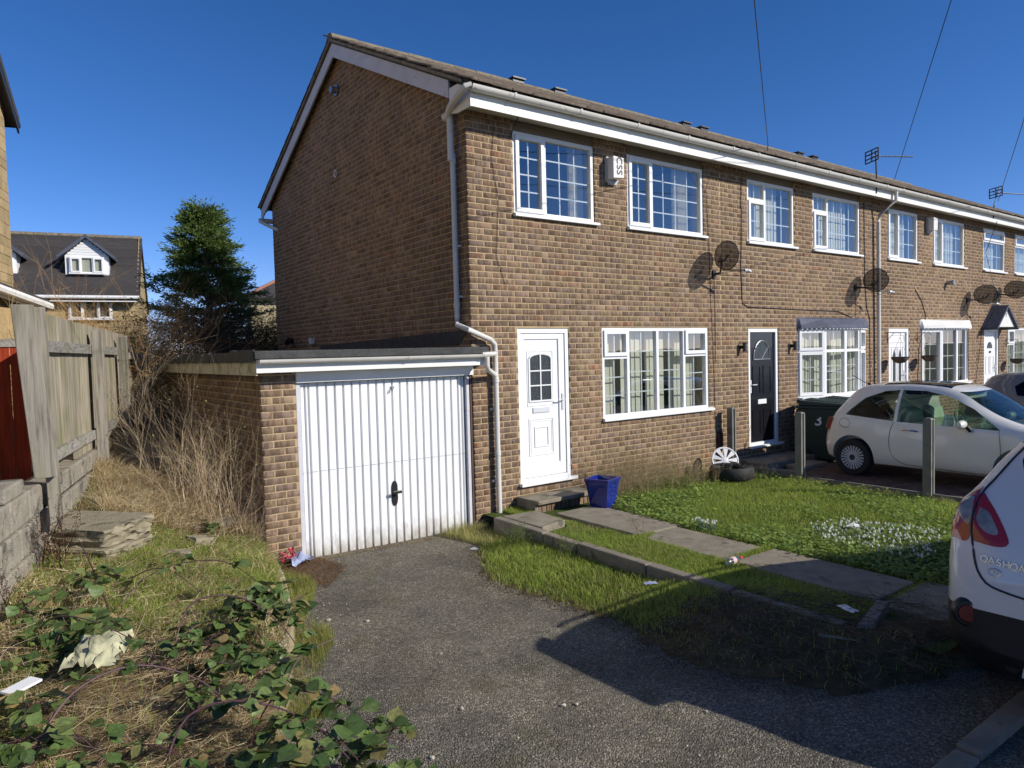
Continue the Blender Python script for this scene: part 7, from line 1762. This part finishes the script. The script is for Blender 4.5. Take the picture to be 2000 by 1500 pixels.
# ------------------------------------------------------------------ brambles
def leaflet_mesh(seed):
    r = random.Random(seed); N = 7; V = []; F = []
    for i in range(N+1):
        t = i/N; w = .36*math.sin(math.pi*min(1, t*1.06)**.75)*(1 if i < N else 0)+.0; x = t
        w *= 1+.10*(i % 2); z = -.10*t*t+.02*math.sin(6*t)
        V += [(x, -w, z+.12*w-.0), (x, 0, z-.02), (x, w, z+.12*w)]
    for i in range(N): a = i*3; F += [(a, a+3, a+4, a+1), (a+1, a+4, a+5, a+2)]
    me = np_mesh('leaf', V, F, smooth=True); me.materials.append(MT['leaf']); return me
LF = [leaflet_mesh(i) for i in range(3)]
MT['cane'] = simple('bramble_cane', (.085, .035, .045), .55, .35, 30, .3, 60)
def bramble(label, canes, nlv, size=.055, group='bramble canes on the overgrown bank', seed=0, r=.0045):
    rr = random.Random(seed); t = thing('bramble', label, 'bramble', canes[0][0], group)
    for pts in canes:
        c = catmull(pts, 26); rad = [r*(1-.6*i/25) for i in range(26)]
        m = MB(); m.tube([Vector(p) for p in c], r, 6, rr=rad); m.build('cane', MT['cane'], t, smooth=True)
        n = int(nlv*1.8*rr.uniform(.8, 1.2)) if nlv else 0
        for k in range(n):
            i = int(rr.triangular(3, 25, 20)); p = Vector(c[i]); a0 = rr.uniform(0, 6.28); s = size*rr.choice((.6, .8, 1.0, 1.0, 1.2, 1.45))*1.08
            out = Vector((math.cos(a0), math.sin(a0), rr.uniform(.1, .7))).normalized(); q = p+out*s*.9
            m = MB(); m.tube([p, q], .0012, 3); m.build('leaf_stalk', MT['cane'], t)
            for da in ((-1.15, 0, 1.15) if rr.random() < .75 else (-1.25, -.55, 0, .55, 1.25)):
                o = link('leaf', rr.choice(LF), None, t, q, (rr.uniform(-.7, .7), rr.uniform(-.45, .75), a0+da+rr.uniform(-.2, .2))); ss = s*(1.15 if da == 0 else .95); o.scale = (ss, ss*rr.uniform(.95, 1.3), ss)
zb = lambda x, y, h=0: (x, y, float(z_bank(x, y))+h)
bramble('long bare arching bramble cane over the green grass left of the drive', [[zb(-4.12, -2.15, .06), (-3.95, -2.08, .28), (-3.72, -2.12, .34), (-3.50, -2.25, .33), (-3.36, -2.45, .22), (-3.32, -2.7, .12)]], 4, .06, seed=1)
bramble('dark leaning bramble cane rising beside the broken slab', [[zb(-4.18, -2.45, .0), (-4.20, -2.2, .20), (-4.24, -1.75, .36), (-4.26, -1.3, .42)]], 0, seed=2, r=.007)
bramble('bramble clump with dark leaves hanging over the edging mid way', [[zb(-3.5, -2.5, .02), (-3.42, -2.6, .22), (-3.30, -2.75, .20), (-3.22, -2.85, .05)], [zb(-3.6, -2.7, .02), (-3.5, -2.8, .2), (-3.34, -2.95, .16), (-3.28, -3.1, .0)], [zb(-3.7, -2.9, .02), (-3.62, -2.95, .16), (-3.5, -3.0, .22), (-3.38, -2.9, .10)]], 11, .062, seed=3)
bramble('bramble cane reaching out over the asphalt with one hanging leaf', [[zb(-3.75, -3.9, .02), (-3.55, -3.75, .16), (-3.35, -3.72, .22), (-3.12, -3.65, .20), (-2.98, -3.62, .15)]], 3, .055, seed=4)
bramble('leafy brambles along the near end of the edging', [[zb(-3.9, -4.0, .02), (-3.75, -4.1, .2), (-3.55, -4.25, .18), (-3.35, -4.42, -.02)], [zb(-4.0, -4.2, .02), (-3.8, -4.35, .2), (-3.62, -4.5, .12), (-3.5, -4.65, -.1)], [zb(-3.95, -4.35, .0), (-3.85, -4.5, .15), (-3.75, -4.6, .15), (-3.66, -4.72, 0)]], 13, .06, seed=5)
bramble('low bramble leaves at lower left in front of the dock stalks', [[zb(-4.75, -2.2, .05), (-4.6, -2.3, .2), (-4.42, -2.4, .22), (-4.28, -2.5, .1)], [zb(-4.75, -2.7, .05), (-4.6, -2.7, .22), (-4.45, -2.75, .2), (-4.3, -2.85, .1)], [zb(-4.8, -2.9, .05), (-4.65, -2.95, .2), (-4.5, -3.0, .15), (-4.4, -3.1, .1)]], 10, .062, seed=6)
bramble('sparse brambles in straw at the bottom left of the picture', [[zb(-4.75, -3.6, .05), (-4.65, -3.7, .15), (-4.5, -3.85, .18), (-4.4, -3.95, .08)], [zb(-4.4, -3.9, .02), (-4.3, -4.0, .12), (-4.2, -4.1, .12), (-4.1, -4.2, .05)]], 5, .06, seed=7)
bramble('bramble spray in the middle of the near bank', [[zb(-4.1, -3.1, .03), (-3.98, -3.2, .16), (-3.8, -3.3, .18), (-3.6, -3.35, .08)], [zb(-4.0, -3.4, .03), (-3.88, -3.55, .18), (-3.75, -3.65, .18), (-3.6, -3.7, .08)], [zb(-4.15, -3.5, .03), (-4.0, -3.65, .14), (-3.9, -3.8, .12), (-3.8, -3.9, .05)]], 8, .058, seed=8)
bramble('green brambles growing against the block wall under the fence', [[zb(-4.15, -.3, .1), (-4.05, -.2, .35), (-3.95, 0, .32), (-3.85, .1, .2)], [zb(-4.1, .3, .1), (-3.95, .4, .4), (-3.8, .6, .42), (-3.65, .6, .3)], [zb(-3.95, 1.0, .1), (-3.8, 1.1, .35), (-3.6, 1.3, .4), (-3.5, 1.4, .3)]], 9, .07, seed=9)
bramble('brambles half hidden by tall dry grass near the fence end', [[zb(-3.7, 2.0, .1), (-3.55, 2.1, .4), (-3.35, 2.2, .45), (-3.2, 2.3, .3)], [zb(-3.4, 1.4, .1), (-3.3, 1.5, .4), (-3.15, 1.6, .45), (-3.0, 1.7, .35)]], 9, .07, seed=10)
bramble('small bramble with drooping leaves on the mossy rubble', [[zb(-3.25, .1, .05), (-3.2, -.1, .14), (-3.12, -.25, .12), (-3.05, -.35, .04)]], 8, .05, seed=11)
bramble('thick bare purple canes arching across the straw at the bottom of the bank', [[zb(-4.7, -3.9, .02), (-4.5, -3.75, .30), (-4.25, -3.7, .34), (-4.0, -3.75, .22), (-3.85, -3.85, .05)], [zb(-4.3, -4.3, .02), (-4.15, -4.2, .26), (-3.95, -4.25, .30), (-3.7, -4.4, .18), (-3.5, -4.6, -.1)], [zb(-4.0, -3.0, .02), (-3.85, -2.9, .30), (-3.6, -2.95, .30), (-3.4, -3.1, .12), (-3.3, -3.25, -.1)]], 3, .055, seed=12, r=.006)
bramble('thin arching cane crossing above the cream sheet', [[zb(-4.6, -2.5, .02), (-4.5, -2.75, .34), (-4.35, -3.0, .36), (-4.15, -3.2, .24), (-4.05, -3.35, .12)], [zb(-4.1, -1.9, .02), (-4.0, -2.0, .28), (-3.85, -2.2, .34), (-3.7, -2.45, .22)]], 3, .05, seed=13)
rb = random.Random(77)
for i, (x0, x1, y0, y1, nc, nl, lab) in enumerate(((-4.75, -4.35, -4.3, -3.7, 6, 5, 'bramble leaves crowding the bottom left corner of the bank'), (-4.3, -3.9, -4.75, -4.1, 6, 6, 'bramble leaves at the bottom edge between straw and edging'), (-4.0, -3.65, -3.2, -2.7, 5, 5, 'loose bramble leaves over straw behind the middle spray'), (-4.7, -4.2, -2.2, -1.6, 4, 4, 'short bramble shoots in green grass below the broken slab'), (-3.75, -3.5, -4.9, -4.4, 5, 7, 'dense bramble leaves spilling onto the asphalt at the bottom'), (-4.6, -4.1, -3.0, -2.6, 4, 5, 'bramble leaves just behind the cream sheet'))):
    cs = []
    for k in range(nc):
        x, y = rb.uniform(x0, x1), rb.uniform(y0, y1); a_ = rb.uniform(-1.6, 1.2); L = rb.uniform(.18, .34)
        cs.append([zb(x, y, .02), (x+.35*L*math.cos(a_), y+.35*L*math.sin(a_), float(z_bank(x, y))+rb.uniform(.10, .18)), (x+.8*L*math.cos(a_), y+.8*L*math.sin(a_), float(z_bank(x, y))+rb.uniform(.10, .20)), (x+1.3*L*math.cos(a_), y+1.3*L*math.sin(a_), float(z_bank(x, y))+.06)])
    bramble(lab, cs, nl, .055, seed=40+i, r=.003)
# ------------------------------------------------------------------ trees behind
def conifer(base, H, R, label, n=270):
    t = thing('conifer_tree', label, 'tree', base); rr = random.Random(5); segs = []
    m = MB(); m.tube([base, (base[0]+.05, base[1], base[2]+H*.5), (base[0], base[1], base[2]+H*.97)], .1, 8, rr=[.11, .07, .01]); m.build('trunk', MT['palebark'], t, smooth=True)
    Pts = []; D = []
    for i in range(n):
        f = rr.random()**.85; z = H*(.17+.83*f); q = (1-f)**.8*R*rr.choice((.55, .7, .85, 1.0, 1.15))+.10
        if f < .16: q *= .8
        a = rr.uniform(0, 6.28); q *= 1+.22*math.sin(a*2+1)+.1*math.sin(a*5+f*9); p = Vector((0, 0, z)); d = Vector((math.cos(a), math.sin(a), rr.uniform(.35, .75)))
        K = 9
        for k in range(K):
            p2 = p+d.normalized()*(q/K*1.12); segs.append((*(p+Vector(base)), *(p2+Vector(base)), .012*(1-k/K)+.003, .011*(1-k/K)+.002)); p = p2; d = d+Vector((0, 0, rr.uniform(-.16, .06)))
            if k > 1:
                for _ in range(3+k//2):
                    e = (d.normalized()*1.1+Vector((rr.gauss(0, .5), rr.gauss(0, .5), rr.gauss(-.05, .22)))).normalized(); L = rr.uniform(.14, .34)*(1.15-.05*k)
                    for s in range(7): Pts.append(p+e*(L*s/5)+Vector((rr.gauss(0, .015), rr.gauss(0, .015), rr.gauss(0, .015)))); D.append(e)
        for s in range(8): Pts.append(p+d.normalized()*.03*s); D.append(d.normalized())
    emit('branches', [tubes(segs, pal(len(segs), [(.10, .075, .05)]))], MT['twig'], parent=t, kind=None)
    Pn = np.array([tuple(p) for p in Pts])+np.array(base); Dn = np.array([tuple(p) for p in D]); n = len(Pn)
    d = Dn+rng.normal(0, .34, (n, 3)); d /= np.linalg.norm(d, axis=1, keepdims=True); s = np.cross(d, rng.normal(0, 1, (n, 3))); s /= np.linalg.norm(s, axis=1, keepdims=True); L = rng.uniform(.04, .11, n)[:, None]; w = rng.uniform(.007, .016, n)[:, None]
    V = np.stack([Pn-s*w*.5, Pn+d*L*.5-s*w, Pn+d*L, Pn+d*L*.5+s*w], 1).reshape(-1, 3)
    emit('crown', [(V, np.arange(n)[:, None]*4+np.array([0, 1, 2, 3]), np.zeros((0, 3), int), np.repeat(pal(n, [(.13, .20, .05), (.10, .155, .045), (.16, .23, .06), (.19, .25, .075)], .25), 4, 0))], MT['foliage'], parent=t, kind=None)
conifer((-.86, 9.35, .75), 4.20, 1.0, 'dark green feathery conifer standing behind the garage roof')
def wild(name, label, cat, base, n, L, r, depth, cols, seed, spread=.5, up=.05, droop=0.0, box=None, leaf=None, lean=(0, 0), nn=3, vert=.8):
    rr = random.Random(seed); t = thing(name, label, cat, base); segs = []
    for i in range(n):
        b = (rr.uniform(*box[:2]), rr.uniform(*box[2:4]), base[2]) if box else (base[0]+rr.gauss(0, .12), base[1]+rr.gauss(0, .12), base[2])
        branch(b, (rr.gauss(0, spread)+lean[0], rr.gauss(0, spread)+lean[1], vert), L*rr.uniform(.6, 1.1), r*rr.uniform(.7, 1.1), depth, segs, .55, up, nn, 4, droop, rr)
    emit('branches', [tubes(segs, pal(len(segs), cols, .25))], MT['twig'], parent=t, kind=None)
    if leaf:
        nl, size, lc = leaf; S = np.array(segs); k = rng.integers(0, len(S), nl); P_ = S[k, 3:6]+rng.normal(0, .05, (nl, 3))
        emit('leaves', [leaves(P_, rng.uniform(.6, 1.3, nl)*size, pal(nl, lc, .25), .9, .55)], MT['foliage'], parent=t, kind=None)
OR = [(.42, .26, .11), (.50, .33, .15), (.32, .19, .09), (.56, .40, .20)]
wild('bare_shrub', 'tall bare orange brown shrub arching over the far end of the fence', 'shrub', (-3.25, 5.3, .6), 40, 1.30, .030, 3, OR, 3, .58, .05, .05, nn=3, lean=(.12, 0))
wild('bare_shrub', 'lower tangle of bare tan branches spilling beside the fence end', 'shrub', (-2.85, 5.2, 1.0), 14, .80, .020, 3, OR, 4, .8, .0, .10, nn=3)
DK = [(.10, .07, .055), (.075, .05, .04), (.14, .10, .08)]
wild('dark_hedge', 'dark leafless thicket behind the garage roof', 'hedge', (-1.7, 7.2, .6), 60, 1.05, .015, 3, DK, 5, .35, .08, 0, box=(-2.3, -.9, 6.4, 8.6), nn=3, leaf=(9000, .055, [(.07, .045, .03), (.05, .07, .03), (.10, .06, .04)]))
wild('dark_hedge', 'leafless hedge with red brown twigs under the conifer', 'hedge', (-.4, 8.4, .6), 60, 1.15, .015, 3, [(.16, .11, .08), (.20, .14, .10), (.12, .08, .06)], 6, .3, .10, 0, box=(-1.0, .9, 7.9, 9.5), nn=3, leaf=(7000, .05, [(.10, .13, .05), (.12, .10, .06)]))
wild('evergreen_bush', 'green evergreen bush touching the rear corner of the end house', 'bush', (.15, 7.9, .6), 20, 1.0, .012, 3, DK, 7, .4, .08, 0, box=(-.5, 1.0, 7.85, 9.0), nn=3, leaf=(15000, .065, [(.06, .11, .03), (.09, .14, .04), (.045, .08, .025)]))
wild('evergreen_bush', 'low green bush behind the orange shrub and the fence', 'bush', (-2.9, 8.4, .6), 22, .62, .010, 3, DK, 8, .30, .05, 0, box=(-3.4, -1.9, 7.6, 8.6), nn=3, leaf=(16000, .05, [(.05, .09, .025), (.08, .12, .04)]))
wild('bare_tree', 'faint bare tree crown behind the conifer against the sky', 'tree', (3.6, 24, 1.0), 7, 1.9, .03, 4, [(.22, .17, .14)], 9, .35, .1, 0, nn=3)
# unseen but present: hedge side panel and pale trellis glimpsed through the thicket
t = thing('garden_fence', 'pale grey boarded garden fence glimpsed through the thicket', 'fence', (-1, 10.6, .6))
for i in range(40): m = MB(); x = -4.2+i*.2; m.box(x, x+.19, 10.6, 10.62, .5, 1.75+.02*math.sin(i)); m.build('board', MT['fence'], t)
